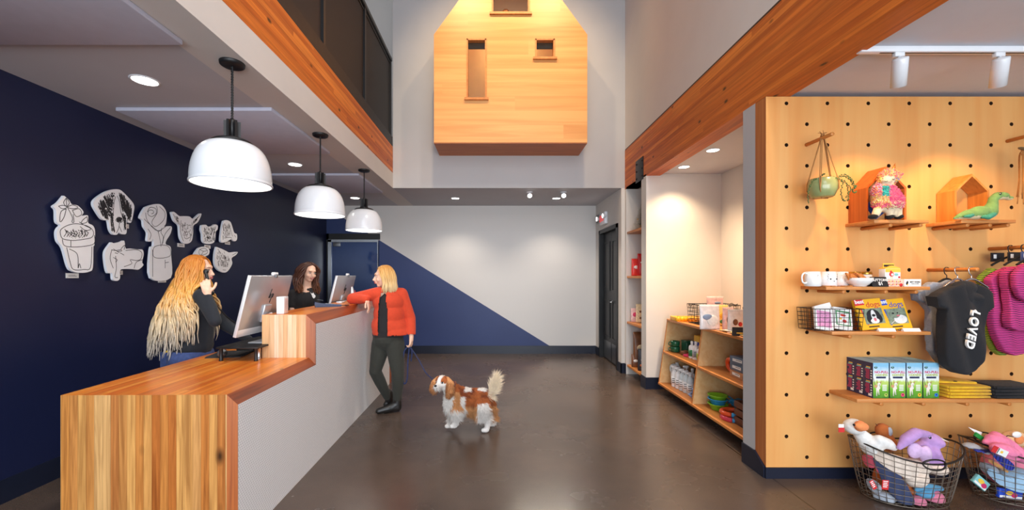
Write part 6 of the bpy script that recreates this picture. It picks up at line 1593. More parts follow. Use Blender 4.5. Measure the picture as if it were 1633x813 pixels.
for k, (x, y) in enumerate(((2.33, 4.62), (2.335, 4.50))):
    o = empty('yellow_carton', (x, y, UZ1 + 0.001), 0.1, label='yellow and blue carton behind the white tubes, ' + ('left' if k == 0 else 'right') + ' one', cat='box', group='yellow cartons')
    mb = MB(); mb.m(M_bxy).bbox(-0.045, 0.045, -0.05, 0.05, 0, 0.25, 0.002); mb.m(M_bblue).box(-0.0455, -0.0449, -0.05, 0.05, 0.14, 0.18); mb.build('carton', o)
o = bottle((2.235, 4.265, UZ1 + 0.001), 0.045, 0.235, mat('label_white', (236, 236, 236), 0.5, var=0), M_cer, 'large white jar with black lettering at the right of the upper left shelf', flat=0.9)
mb = MB(); mb.m(M_bblue, True).lathe([(0.046, 0.008), (0.046, 0.03)], 20, sy=0.9); mb.build('blue_band', o)
# left bay, lower: jug, spray bottles, rope toy
M_jug = mat('translucent_jug', (206, 214, 216), 0.3, var=0.02)
j = empty('plastic_jug', (2.215, 4.955, UZ0 + 0.001), label='translucent white gallon jug at the left end of the lower shelf', cat='jug')
mb = MB(); mb.m(M_jug, True).lathe([(1e-5, 0), (0.062, 0), (0.07, 0.01), (0.072, 0.16), (0.055, 0.2), (0.02, 0.245), (0.02, 0.265), (1e-5, 0.265)], 20); mb.tube(curve([(-0.02, 0.0, 0.24), (-0.062, 0, 0.235), (-0.08, 0, 0.2), (-0.07, 0, 0.15)], 4), 0.01, 8); mb.build('body', j)
mb = MB(); mb.m(M_cer, True).lathe([(0.0723, 0.05), (0.0723, 0.13)], 20); mb.build('label_band', j)
for k in range(5):
    y = 4.86 - k * 0.085
    bottle((2.145 + 0.006 * k, y, UZ0 + 0.001), 0.037, 0.25, M_cer if k else M_wt, M_cer, ('leftmost', 'second', 'third', 'fourth', 'rightmost')[k] + ' of the five white spray bottles in the front row', True, 'white spray bottles', body=M_jug if k > 1 else None)
for k, y in enumerate((4.80, 4.66, 4.54, 4.44)):
    bottle((2.26, y, UZ0 + 0.001), 0.038, 0.26, M_cer, M_cer if k < 3 else M_grn, 'white bottle behind the front row of spray bottles' if k < 3 else 'white spray bottle with a green head at the right', k in (0, 3), 'bottles behind the spray bottles')
M_rope = stripes('blue_rope', (60, 100, 170), (190, 200, 214), 900, 2, 6.0, 0.6); M_ball = fab('navy_net_ball', (36, 56, 130))
ro = MB(); ro.m(M_ball, True).ell((0, 0, 0.0), 0.055, 20, 14)
for a in range(6): ro.torus((0, 0, 0), 0.055, 0.0035, 24, 6, rot=eul(a * 0.5, a * 0.4, 0))
ro.build('ball_toy', loc=(2.20, 4.30, UZ0 + 0.18), label='dark blue netted ball toy resting on the blue rope heap', cat='ball')
ro = MB(); ro.m(M_rope, True); rr = random.Random(3)
for k in range(16):
    P = [(rr.uniform(-0.085, 0.085), rr.uniform(-0.075, 0.075), 0.012 + rr.uniform(0, 0.10)) for _ in range(5)]; ro.tube(curve(P, 5), 0.0095, 7)
ro.build('rope_toy', loc=(2.17, 4.31, UZ0 + 0.001), label='heap of blue and white rope dog toys at the right of the lower left bay', cat='rope toy', kind='stuff')
# right bay, upper: boxes, orange disc
M_slate = mat('slate_box', (92, 108, 128), 0.45, var=0.05); M_kraft = mat('kraft_card', (196, 140, 96), 0.6, var=0.05); M_orp = mat('orange_rubber', (226, 84, 36), 0.4, var=0.04)
for k, (m, lb) in enumerate(((M_kraft, 'brown card box at the bottom of the stack in the right bay'), (M_slate, 'slate blue box in the middle of the stack in the right bay'), (M_slate, 'slate blue box on top of the stack in the right bay'))):
    o = empty('gift_box', (2.31, 3.60 - 0.01 * k, UZ1 + 0.001 + k * 0.066), 0.06 * (k - 1), label=lb, cat='box', group='stacked product boxes')
    mb = MB(); mb.m(m).bbox(-0.13, 0.13, -0.19, 0.19, 0, 0.064, 0.002); mb.build('carton', o)
    mb = MB(); mb.m(M_brt, True).lathe([(1e-5, 0), (0.024, 0.001), (0.024, 0)], 16, M=TR(-0.1305, -0.05, 0.032, 0, -PI / 2, 0)); mb.m(M_bxw).box(-0.131, -0.130, 0.02, 0.15, 0.02, 0.045); mb.m(M_ink).box(-0.1315, -0.131, 0.03, 0.1, 0.034, 0.038); mb.build('label_band', o)
mb = MB(); mb.m(M_orp, True).torus((0, 0, 0.06), 0.055, 0.02, 28, 10, rot=eul(0, PI / 2 - 0.2, 0)); mb.build('disc_toy', loc=(2.25, 3.88, UZ1 + 0.017), label='orange ring toy standing beside the stacked boxes', cat='dog toy')
mb = MB(); mb.m(M_orp, True).ell((0, 0, 0.03), (0.035, 0.035, 0.03)); mb.build('ball_toy', loc=(2.155, 3.42, UZ1 + 0.001), label='small orange ball in front of the stacked boxes', cat='ball')
# right bay, lower: bowls, rings, crate
M_lime = mat('lime_silicone', (130, 190, 40), 0.45, var=0.03); M_sky = mat('sky_silicone', (50, 150, 205), 0.45, var=0.03)
def dbowl(z, r, m, lb, x=2.20, y=4.02):
    mb = MB(); mb.m(m, True).lathe([(1e-5, 0.002), (r * 0.62, 0), (r * 0.7, 0.005), (r * 0.92, 0.05), (r * 1.08, 0.056), (r * 1.08, 0.062), (r * 0.9, 0.06), (r * 0.6, 0.012), (1e-5, 0.01)], 28)
    return mb.build('dog_bowl', loc=(x, y, z), label=lb, cat='bowl', group='collapsible silicone bowls')
dbowl(UZ0 + 0.001, 0.085, M_lime, 'lime green bowl at the bottom of the stack in the lower right bay')
dbowl(UZ0 + 0.05, 0.085, M_sky, 'blue bowl nested in the middle of the stack in the lower right bay')
dbowl(UZ0 + 0.085, 0.085, M_lime, 'lime green bowl on top of the stack in the lower right bay')
mb = MB(); mb.m(M_sky, True); rr = random.Random(6)
for k in range(7): mb.tube(curve([(rr.uniform(-0.07, 0.07), rr.uniform(-0.1, 0.1), 0.01 + rr.uniform(0, 0.11)) for _ in range(4)], 5), 0.008, 6)
mb.build('rope_toy', loc=(2.36, 4.0, UZ0 + 0.001), label='blue braided rope toy behind the stacked bowls', cat='rope toy')
M_rp = mat('red_pink_rubber', (206, 60, 80), 0.45, var=0.05)
for k, (x, y, z, m, m2, lb) in enumerate(((2.19, 3.76, UZ0 + 0.058, M_orp, M_sky, 'orange and blue ring toy lying on top of the other ring'), (2.18, 3.73, UZ0 + 0.02, M_rp, M_sky, 'red and blue ring toy lying underneath'))):
    o = empty('ring_toy', (x, y, z), 0, label=lb, cat='dog toy', group='ring dog toys')
    mb = MB(); mb.m(m, True).tube([(0.085 * math.cos(a), 0.085 * math.sin(a), 0) for a in [i * 2 * PI / 32 for i in range(22)]], 0.021, 10); mb.build('ring', o)
    mb = MB(); mb.m(m2, True).tube([(0.085 * math.cos(a), 0.085 * math.sin(a), 0) for a in [i * 2 * PI / 32 for i in range(21, 33)]], 0.0205, 10); mb.build('ring_section', o)
M_crt = wood('crate_wood', [(120, 74, 46), (98, 58, 34)], 'Y', None, rough=0.6, dark=0.3)
cr = empty('wooden_crate', (2.14, 3.285, UZ0 + 0.001), label='brown slatted wooden crate at the right end of the lower bay', cat='crate')
mb = MB(); mb.m(M_crt)
for z in (0.012, 0.082, 0.152): mb.bbox(0.0, 0.012, 0.0, 0.36, z, z + 0.055, 0.002); mb.bbox(0.238, 0.25, 0.0, 0.36, z, z + 0.055, 0.002); mb.bbox(0.012, 0.238, 0.348, 0.36, z, z + 0.055, 0.002); mb.bbox(0.012, 0.238, 0.0, 0.012, z, z + 0.055, 0.002)
mb.bbox(0, 0.25, 0, 0.36, 0, 0.01, 0.002)
for x in (0.012, 0.22):
    for y in (0.012, 0.33): mb.box(x, x + 0.018, y, y + 0.018, 0.01, 0.2)
mb.build('slats', cr)

# ================================================================ goods in the niche
M_tins = mat('silver_tinsel', (190, 188, 180), 0.3, metal=0.5, var=0.2)
tr = empty('tinsel_tree', (2.10, 5.82, 2.101), label='small silver tinsel tree on the top niche shelf', cat='decoration')
mb = MB(); mb.m(M_tins); rr = random.Random(2)
mb.tube([(0, 0, 0), (0, 0, 0.40)], 0.006, 6)
for k in range(420):
    z = rr.uniform(0.02, 0.40); a = rr.uniform(0, 6.28); L_ = (0.42 - z) * 0.38 * rr.uniform(0.6, 1.1); e = Vector((math.cos(a) * L_, math.sin(a) * L_, max(0.012, z - 0.02 + rr.uniform(-0.03, 0.03))))
    mb.tube([(0, 0, z), e], [0.0026, 0.0012], 3)
    for q in range(3):
        p = Vector((0, 0, z)).lerp(e, 0.4 + q * 0.28); mb.tube([p, p + Vector((rr.uniform(-1, 1), rr.uniform(-1, 1), rr.uniform(-1, 1))) * 0.011], [0.0016, 0.001], 3)
mb.build('branches', tr)
mb = MB(); mb.m(M_gold2, True).ell((-0.02, -0.02, 0.06), 0.016); mb.ell((0.04, -0.05, 0.2), 0.013); mb.ell((-0.05, 0.02, 0.16), 0.013); mb.build('bauble', tr)
M_redbag = mat('red_foil', (190, 30, 34), 0.35, var=0.12, scale=20); M_redl = mat('light_red_foil', (226, 60, 54), 0.35, var=0.1); M_cream2 = mat('cream_pouch', (238, 214, 176), 0.5, var=0.15, scale=50); M_brn = mat('brown_kibble_bag', (120, 74, 44), 0.4, var=0.3, scale=14); M_dk = mat('charcoal_bag', (58, 56, 62), 0.4, var=0.3, scale=14)
def nb(x, y, z, w_, h_, m, lb, pr, rz=0.0, g='bags in the wall niche', nm_='treat_pouch'): pouch(nm_, (x, y, z), w_, h_, min(0.09, w_ * 0.5), rz, m, lb, 'bag', g, prints=pr)
nb(2.05, 5.93, 1.452, 0.12, 0.25, M_redl, 'light red treat pouch at the left of the second niche shelf', ((M_wt, 0, 0.5, 0.3, 0.1),))
nb(2.15, 5.86, 1.452, 0.20, 0.32, M_redbag, 'larger dark red bag on the second niche shelf', ((M_wt, -0.05, 0.6, 0.32, 0.05), (M_brt, 0, 0.3, 0.3, 0.1)))
nb(2.03, 5.93, 0.782, 0.10, 0.2, M_bagp, 'pink and white pouch at the left of the third niche shelf', ((M_hpink, 0, 0.55, 0.3, 0.16),))
nb(2.10, 5.86, 0.782, 0.14, 0.265, M_cream2, 'cream treat pouch with brown prints, middle of the third niche shelf', ((M_brt, -0.1, 0.6, 0.14, 0.06), (M_bxred, 0.15, 0.4, 0.14, 0.06), (M_brt, -0.1, 0.25, 0.14, 0.06)))
nb(2.20, 5.78, 0.782, 0.14, 0.27, M_cream2, 'cream treat pouch with red prints at the right of the third niche shelf', ((M_bxred, -0.1, 0.6, 0.14, 0.06), (M_brt, 0.15, 0.4, 0.14, 0.06)))
nb(2.12, 5.86, 0.147, 0.26, 0.5, M_brn, 'tall brown bag of dog food at the back of the lowest niche shelf', ((M_cream2, -0.1, 0.55, 0.25, 0.1), (M_wt, 0.1, 0.3, 0.2, 0.06)), nm_='dog_food_bag')
nb(2.06, 5.62, 0.147, 0.17, 0.30, M_dk, 'charcoal bag of dog food in front on the lowest niche shelf', ((M_wt, 0, 0.5, 0.25, 0.08), (M_or2 := mat('orange_band', (220, 120, 50), 0.5, var=0), 0, 0.25, 0.35, 0.08)), -0.3, nm_='dog_food_bag')
nb(2.02, 5.85, 0.147, 0.11, 0.18, M_brn, 'small brown bag at the left front of the lowest niche shelf', ((M_wt, 0, 0.5, 0.3, 0.1),), -0.2, nm_='dog_food_bag')

# ================================================================ cut-out drawings on the navy wall
M_cut = mat('white_cutout_board', (242, 243, 246), 0.6, var=0.01); M_cute = mat('cutout_edge', (226, 229, 238), 0.6, var=0.01); M_line = mat('drawing_ink', (34, 34, 38), 0.7, var=0)
XW = -3.142 + 0.045
def wpt(X, Y):
    """zoomed measurement -> (y, z) on the plane of the cut-outs"""
    x = 60 + X / 4.065; y = 280 + Y / 4.065
    d = XW * F / (x - 789); return (d, H - (y - 440) / F * d)
def cutout(label, outline, lines=(), fills=(), lw=0.0046, card=None, closed_in=None, th=0.02):
    P = [wpt(*p) for p in outline]
    n = len(P)
    cy = sum(p[0] for p in P) / n; cz = sum(p[1] for p in P) / n
    o = empty('cutout_drawing', (XW, cy, cz), label=label, cat='wall art', group='white cut-out drawings on the navy wall')
    sm = curve([(p[0] - cy, p[1] - cz, 0) for p in P + P[:1]], 4)[:-1]
    mb = MB(); mb.m(M_cute).prism([(q.x, q.y) for q in sm], -th, -0.0008, 'X'); mb.m(M_cut).prism([(q.x, q.y) for q in sm], -0.0008, 0, 'X')
    mb.m(M_grey).box(-0.055, -th, -0.02, 0.02, -0.02, 0.02); mb.build('board', o)
    mb = MB(); mb.m(M_line)
    def ln(pts, w_=lw, cl=False):
        q = [Vector((0.0006, wpt(*p)[0] - cy, wpt(*p)[1] - cz)) for p in pts]
        q = curve(q + (q[:1] if cl else []), 4) if len(q) > 2 else q
        mb.tube(q, w_ / 2, 4, flat=(0.25, (1, 0, 0)), smooth=False)
    for L_ in lines:
        w_ = lw; cl = False
        if isinstance(L_, tuple): L_, w_ = L_
        ln(L_, w_)
    for f_ in fills:
        q = [(wpt(*p)[0] - cy, wpt(*p)[1] - cz) for p in f_]; mb.prism(q, 0.0, 0.0012, 'X')
    if mb.v: mb.build('ink_drawing', o)
    if card:
        y, z = wpt(*card); mb = MB(); mb.m(M_bxw).box(-0.004, 0, -0.045, 0.045, -0.018, 0.018); mb.m(M_line).box(0, 0.0005, -0.03, 0.02, 0.002, 0.005); mb.box(0, 0.0005, -0.03, 0.03, -0.006, -0.003)
        mb.build('caption_card', loc=(XL + 0.0045, y * 1.0, z), label='small white caption card below ' + label.split(' drawing')[0], cat='caption card', group='caption cards under the cut-outs')
    return o
rr = random.Random(9)
def hatch(poly, n, ang, ln_, seed=0):
    """short strokes scattered in a polygon"""
    r2 = random.Random(seed); xs_ = [p[0] for p in poly]; ys_ = [p[1] for p in poly]; out = []
    def inside(x, y):
        c = False; j = len(poly) - 1
        for i in range(len(poly)):
            (x1, y1), (x2, y2) = poly[i], poly[j]
            if (y1 > y) != (y2 > y) and x < (x2 - x1) * (y - y1) / (y2 - y1) + x1: c = not c
            j = i
        return c
    while len(out) < n:
        x, y = r2.uniform(min(xs_), max(xs_)), r2.uniform(min(ys_), max(ys_))
        if inside(x, y):
            a = ang(x, y) if callable(ang) else ang + r2.uniform(-0.25, 0.25); l_ = ln_ * r2.uniform(0.6, 1.2)
            e = (x + math.cos(a) * l_, y + math.sin(a) * l_)
            if inside(*e): out.append([(x, y), e])
            else: out.append([(x, y), (x + math.cos(a) * l_ * 0.3, y + math.sin(a) * l_ * 0.3)])
    return out
cutout('potted leafy plant in a terracotta pot drawing, leftmost cut-out', [(172, 130), (205, 160), (222, 185), (262, 195), (298, 235), (285, 262), (326, 258), (328, 305), (360, 325), (373, 365), (368, 450), (362, 462), (358, 595), (335, 622), (280, 630), (230, 620), (200, 590), (165, 470), (132, 425), (124, 370), (135, 340), (150, 322), (124, 300), (120, 225), (103, 200), (135, 175)],
    [[(185, 145), (168, 175), (188, 200), (205, 175), (185, 145)], [(185, 150), (188, 198)], [(135, 198), (165, 192), (190, 205), (160, 215), (135, 198)], [(190, 205), (225, 190), (262, 205), (225, 215), (190, 205)], [(185, 215), (150, 235), (145, 300), (170, 270), (185, 215)], [(195, 210), (225, 270), (222, 300), (235, 300), (230, 250)], [(225, 225), (270, 215), (285, 250), (250, 265), (225, 225)], [(320, 265), (290, 290), (285, 310), (320, 300), (320, 265)], [(270, 300), (300, 320), (345, 345), (310, 355), (275, 330)],
     [(148, 385), (150, 350), (200, 320), (260, 312), (330, 330), (362, 365), (350, 400), (300, 412), (230, 420), (165, 410), (148, 385)], [(160, 412), (170, 450), (215, 462), (300, 458), (366, 440), (368, 385)], [(215, 422), (215, 460)], [(188, 465), (210, 560), (232, 608), (300, 608), (342, 595), (352, 460)], [(205, 475), (250, 500), (262, 540), (262, 600), (270, 570), (280, 600)]]
    + [[(175 + 18 * i, 345 + 12 * (i % 3)), (185 + 18 * i, 370 + 8 * (i % 2)), (170 + 18 * i, 395)] for i in range(9)] + hatch([(180, 350), (330, 350), (320, 400), (200, 405)], 60, 1.0, 14, 3), card=(262, 648))
dog_hat = lambda x, y: 1.2 + (x - 500) * 0.002
cutout('large dark-eared hound head drawing, with a white blaze down its nose', [(512, 88), (545, 98), (605, 160), (626, 195), (622, 240), (608, 300), (590, 303), (576, 290), (578, 350), (572, 378), (545, 378), (525, 368), (515, 382), (490, 380), (470, 350), (458, 290), (440, 290), (415, 278), (385, 235), (362, 190), (372, 155), (430, 112), (480, 92)],
    [[(505, 135), (495, 175), (490, 240), (488, 300), (500, 360)], [(515, 130), (530, 170), (540, 240), (560, 300), (560, 355)], [(470, 210), (480, 222), (490, 212)], [(545, 215), (556, 222), (565, 212)], [(505, 290), (520, 270), (545, 275), (550, 295), (530, 305), (505, 290)], [(530, 305), (525, 340), (510, 372)], [(530, 330), (545, 365)]] +
    [(h, 0.007) for h in hatch([(385, 180), (430, 125), (495, 105), (490, 180), (480, 230), (455, 280), (430, 270), (400, 225)], 190, lambda x, y: 0.9 + (490 - x) * 0.004, 34, 1)] + [(h, 0.007) for h in hatch([(525, 105), (560, 125), (610, 190), (605, 290), (585, 285), (570, 240), (545, 220), (535, 160)], 170, lambda x, y: 1.4 + (x - 560) * 0.004, 34, 2)] + [(h, 0.006) for h in hatch([(470, 230), (490, 240), (490, 300), (500, 365), (478, 350)], 60, 1.4, 26, 4)] + [(h, 0.006) for h in hatch([(545, 240), (572, 250), (572, 350), (562, 340), (556, 290)], 50, 1.5, 26, 5)],
    [[(510, 280), (530, 268), (548, 278), (540, 300), (515, 300)]], card=(592, 325))
cutout('curled lying cat drawing, below the hound head', [(480, 432), (500, 438), (540, 430), (562, 423), (572, 472), (600, 472), (650, 478), (680, 480), (688, 510), (678, 560), (686, 580), (655, 608), (625, 606), (560, 605), (535, 615), (534, 665), (515, 682), (490, 672), (484, 632), (455, 628), (440, 560), (438, 500), (455, 465)],
    [[(478, 480), (500, 485), (540, 480)], [(500, 500), (520, 505)], [(515, 490), (545, 488), (540, 475), (565, 450), (560, 480)], [(480, 480), (470, 540), (490, 600)], [(505, 520), (510, 600), (500, 655), (520, 660)], [(570, 485), (640, 480), (675, 500), (668, 540), (640, 550), (600, 545), (610, 570), (560, 590)], [(490, 530), (515, 545), (505, 560)], [(625, 600), (640, 560), (680, 545)], [(535, 500), (560, 515)], [(490, 475), (530, 500)]], card=(552, 628))
cutout('rose in a square vase drawing, tallest cut-out in the middle', [(700, 205), (740, 190), (790, 184), (822, 210), (837, 250), (832, 310), (822, 330), (868, 330), (862, 375), (835, 420), (832, 445), (862, 462), (866, 520), (864, 662), (734, 664), (732, 480), (752, 455), (750, 410), (738, 425), (712, 422), (714, 370), (690, 330), (684, 290), (665, 272), (680, 235)],
    [[(710, 235), (730, 205), (765, 215), (768, 245), (740, 265), (715, 250), (722, 225), (745, 225), (752, 240), (738, 248)], [(700, 240), (710, 290), (760, 350), (800, 355)], [(770, 195), (775, 240), (740, 300), (765, 330), (815, 290), (825, 240), (790, 200)], [(690, 280), (720, 310), (780, 360)], [(715, 345), (735, 380), (725, 415)], [(780, 360), (790, 400), (800, 460)], [(805, 340), (800, 370), (815, 400), (805, 450)], [(862, 335), (825, 380), (810, 440)], [(748, 480), (752, 525), (800, 535), (858, 520), (860, 480), (840, 455), (800, 450), (760, 460), (748, 480)], [(745, 480), (746, 655)], [(780, 365), (830, 330)], [(826, 545), (826, 600)], [(826, 565), (850, 560)]], card=(836, 680))
cutout('small pointed-ear dog head drawing, right of the rose', [(868, 238), (885, 235), (920, 262), (950, 262), (985, 265), (1010, 280), (1050, 248), (1062, 252), (1040, 300), (1010, 325), (1008, 370), (1000, 420), (975, 440), (945, 436), (925, 400), (920, 350), (915, 320), (885, 290)],
    [[(880, 250), (905, 300), (922, 315)], [(1050, 258), (1020, 295), (1005, 315)], [(940, 318), (950, 325), (960, 320)], [(978, 325), (988, 320), (995, 325)], [(955, 370), (968, 362), (972, 380), (958, 385), (955, 370)], [(950, 400), (965, 410), (985, 400)], [(930, 290), (925, 360), (945, 425)], [(1000, 300), (1000, 370), (985, 425)]] + hatch([(890, 255), (915, 275), (918, 305), (900, 290)], 26, 0.9, 16, 5) + hatch([(1040, 265), (1012, 290), (1008, 312), (1030, 295)], 26, 2.1, 16, 6) + hatch([(930, 300), (1000, 300), (995, 400), (940, 400)], 50, 1.5, 12, 7), card=(957, 451))
cutout('shaggy terrier head drawing, second of the three small heads', [(1064, 322), (1090, 318), (1105, 330), (1130, 328), (1150, 316), (1168, 325), (1166, 350), (1155, 365), (1150, 420), (1130, 440), (1095, 442), (1072, 425), (1068, 380), (1060, 350)], [[(1095, 372), (1105, 378)], [(1130, 372), (1120, 378)], [(1105, 400), (1115, 395), (1122, 402), (1112, 408), (1105, 400)], [(1098, 420), (1112, 428), (1128, 420)], [(1080, 345), (1095, 350)], [(1150, 345), (1138, 350)]] + hatch([(1072, 330), (1155, 330), (1148, 425), (1080, 425)], 110, 1.6, 16, 8), card=(1126, 461))
cutout('seated long-haired dog drawing, rightmost small cut-out', [(1205, 295), (1225, 288), (1250, 300), (1262, 330), (1275, 370), (1292, 380), (1292, 415), (1275, 425), (1258, 412), (1230, 425), (1200, 434), (1186, 420), (1190, 370), (1196, 330)], [[(1210, 310), (1220, 350), (1215, 400)], [(1240, 310), (1250, 350), (1262, 390)], [(1225, 330), (1232, 335)], [(1225, 352), (1232, 356)], [(1210, 405), (1240, 400), (1260, 405)], [(1275, 385), (1285, 400)]] + hatch([(1200, 310), (1250, 310), (1265, 390), (1200, 410)], 60, 1.5, 16, 9), card=(1254, 436))
cutout('faceted crystal drawing, half hidden behind the blond woman', [(1045, 470), (1080, 460), (1112, 478), (1110, 510), (1085, 525), (1040, 560), (1010, 540), (1022, 500)], [[(1050, 478), (1080, 470), (1100, 485), (1095, 505), (1060, 515), (1045, 500), (1050, 478)], [(1050, 478), (1075, 490), (1100, 485)], [(1075, 490), (1060, 515)]])
cutout('big cat head drawing with wide ears, nearest to the monitor', [(1160, 462), (1195, 475), (1225, 490), (1245, 498), (1296, 494), (1285, 515), (1258, 535), (1262, 570), (1240, 610), (1215, 628), (1180, 618), (1155, 590), (1147, 550), (1150, 500)], [[(1168, 475), (1185, 500)], [(1290, 500), (1262, 515)], [(1185, 545), (1200, 552)], [(1225, 550), (1240, 545)], [(1205, 590), (1215, 585), (1222, 592)], [(1195, 560), (1205, 590)], [(1235, 560), (1222, 590)], [(1200, 610), (1220, 612)]] + hatch([(1165, 475), (1230, 500), (1250, 530), (1240, 590), (1170, 590), (1158, 530)], 100, 1.3, 16, 10))
# ================================================================ people
M_skin = mat('skin', (232, 186, 160), 0.5, var=0.04, scale=8, bump=0.03, bscale=300)
M_lip = mat('lips', (190, 84, 84), 0.4, var=0); M_eyew = mat('eye_white', (238, 234, 230), 0.25, var=0); M_iris = mat('iris', (60, 44, 34), 0.2, var=0); M_teeth = mat('teeth', (240, 238, 232), 0.3, var=0)
def hair_mat(name, stops, z0, z1, x=0.35):
    m, nt, b = new_mat(name)
    N, L = nt.nodes, nt.links
    tc = N.new('ShaderNodeTexCoord'); sep = N.new('ShaderNodeSeparateXYZ'); L.new(tc.outputs['Object'], sep.inputs[0])
    mp = N.new('ShaderNodeMapping'); mp.inputs['Scale'].default_value = (90, 90, 7); L.new(tc.outputs['Object'], mp.inputs['Vector'])
    nz = N.new('ShaderNodeTexNoise'); nz.inputs['Scale'].default_value = 1; L.new(mp.outputs[0], nz.inputs['Vector'])
    mr = N.new('ShaderNodeMapRange'); mr.inputs[1].default_value = z0; mr.inputs[2].default_value = z1; L.new(sep.outputs[2], mr.inputs[0])
    a = N.new('ShaderNodeMath'); a.operation = 'MULTIPLY_ADD'; a.inputs[1].default_value = x; L.new(nz.outputs['Fac'], a.inputs[0]); L.new(mr.outputs[0], a.inputs[2])
    s_ = N.new('ShaderNodeMath'); s_.operation = 'SUBTRACT'; s_.inputs[1].default_value = x / 2; L.new(a.outputs[0], s_.inputs[0])
    cr = N.new('ShaderNodeValToRGB'); e = cr.color_ramp.elements
    e[0].position = stops[0][0]; e[0].color = rgb(*stops[0][1]); e[1].position = stops[-1][0]; e[1].color = rgb(*stops[-1][1])
    for p, c in stops[1:-1]: q = e.new(p); q.color = rgb(*c)
    L.new(s_.outputs[0], cr.inputs[0]); L.new(cr.outputs[0], b.inputs['Base Color'])
    b.inputs['Roughness'].default_value = 0.42
    return m
def head_shapes(mb, T):
    def e(c, r, **k): mb.ell(c, r, 20, 14, M=T, **k)
    e((0, 0.014, 0.03), (0.072, 0.09, 0.084)); e((0, -0.022, -0.025), (0.059, 0.066, 0.078)); e((0, -0.052, -0.086), (0.028, 0.027, 0.022)); e((0, -0.02, -0.065), (0.05, 0.05, 0.04))
    for s_ in (-1, 1):
        e((s_ * 0.036, -0.062, -0.03), (0.022, 0.02, 0.022)); e((s_ * 0.072, 0.012, -0.012), (0.009, 0.018, 0.03))
    e((0, -0.075, 0.03), (0.045, 0.018, 0.02))
    P = [(0, -0.084, 0.012), (0, -0.098, -0.012), (0, -0.108, -0.027)]
    for i, (p, q) in enumerate(zip(P[:-1], P[1:])): cap(mb, T @ Vector(p), T @ Vector(q), 0.009, 0.0105 + 0.001 * i)
    e((0, -0.096, -0.031), (0.017, 0.012, 0.009)); e((0, -0.088, -0.056), (0.022, 0.014, 0.014))
def face_parts(o, T, smile=True):
    for s_ in (-1, 1):
        mb = MB(); mb.m(M_eyew).ell((s_ * 0.03, -0.0815, 0.006), (0.0135, 0.0075, 0.0065), 14, 10, M=T); mb.m(M_iris).ell((s_ * 0.03, -0.0875, 0.005), (0.0055, 0.003, 0.0055), 12, 8, M=T)
        mb.m(M_ink).tube([T @ Vector((s_ * (0.03 + q), -0.088 + abs(q) * 0.25, 0.0125 - q * q * 18)) for q in (-0.013, -0.006, 0, 0.007, 0.014)], 0.0016, 5); mb.build('eye', o)
    for s_ in (-1, 1):
        mb = MB(); mb.m(mat('brow', (120, 80, 48), 0.8, var=0)); mb.tube([T @ Vector((s_ * q, -0.09 + (q - 0.02) * 0.35, 0.026 + 0.004 * math.sin((q - 0.015) * 90))) for q in (0.014, 0.024, 0.034, 0.046)], [0.0022, 0.003, 0.0027, 0.001], 6); mb.build('eyebrow', o)
    mb = MB(); mb.m(M_lip)
    w_ = 0.026
    mb.tube([T @ Vector((q, -0.1005 + q * q * 9, -0.053 + (q * q * 14))) for q in (-w_, -w_ / 2, 0, w_ / 2, w_)], [0.001, 0.0035, 0.0035, 0.0035, 0.001], 7)
    mb.tube([T @ Vector((q, -0.0995 + q * q * 9, -0.064 + (q * q * 30))) for q in (-w_, -w_ / 2, 0, w_ / 2, w_)], [0.001, 0.0038, 0.0042, 0.0038, 0.001], 7)
    if smile: mb.m(M_teeth).tube([T @ Vector((q, -0.099 + q * q * 9, -0.0585 + (q * q * 20))) for q in (-0.018, -0.009, 0, 0.009, 0.018)], [0.001, 0.003, 0.0034, 0.003, 0.001], 7)
    mb.build('mouth', o)
def hand(mb, wrist, d, palm_n, curl=0.5, side=1, spread=1.0):
    """wrist point, direction of the fingers d, palm normal; curl bends towards the palm; side=+1: thumb on d x n side"""
    w_ = Vector(wrist); d = Vector(d).normalized(); n = Vector(palm_n); n = (n - n.dot(d) * d).normalized(); s = d.cross(n) * side
    cap(mb, w_, w_ + d * 0.03, 0.022, 0.024); 
    for q in (-1, 0, 1): cap(mb, w_ + d * 0.012 + s * q * 0.014, w_ + d * 0.072 + s * q * 0.022 * spread, 0.015, 0.0115)
    for i, (off, l_) in enumerate(((0.029, 0.062), (0.0105, 0.07), (-0.0095, 0.066), (-0.0285, 0.052))):
        p = w_ + d * (0.078 - 0.004 * abs(i - 1)) + s * off * spread; a = 0.25 * curl; r = 0.0088 - 0.0006 * i * (i > 1)
        for k, f_ in enumerate((0.45, 0.32, 0.26)):
            dv = (d * math.cos(a) + n * math.sin(a) + s * (off * 2.0 * spread)).normalized(); q = p + dv * l_ * f_
            cap(mb, p, q, r, r * 0.93, 10); p = q; r *= 0.93; a += 0.62 * curl
    p = w_ + d * 0.022 + s * 0.02
    for l_, k in ((0.035, 0.9), (0.028, 0.55), (0.022, 0.3)):
        dv = (d * (1.05 - k * 0.4) + s * k + n * 0.35 * curl).normalized(); q = p + dv * l_; cap(mb, p, q, 0.0115, 0.0095, 10); p = q
def lerp(a, b_, t): return Vector(a).lerp(Vector(b_), t)
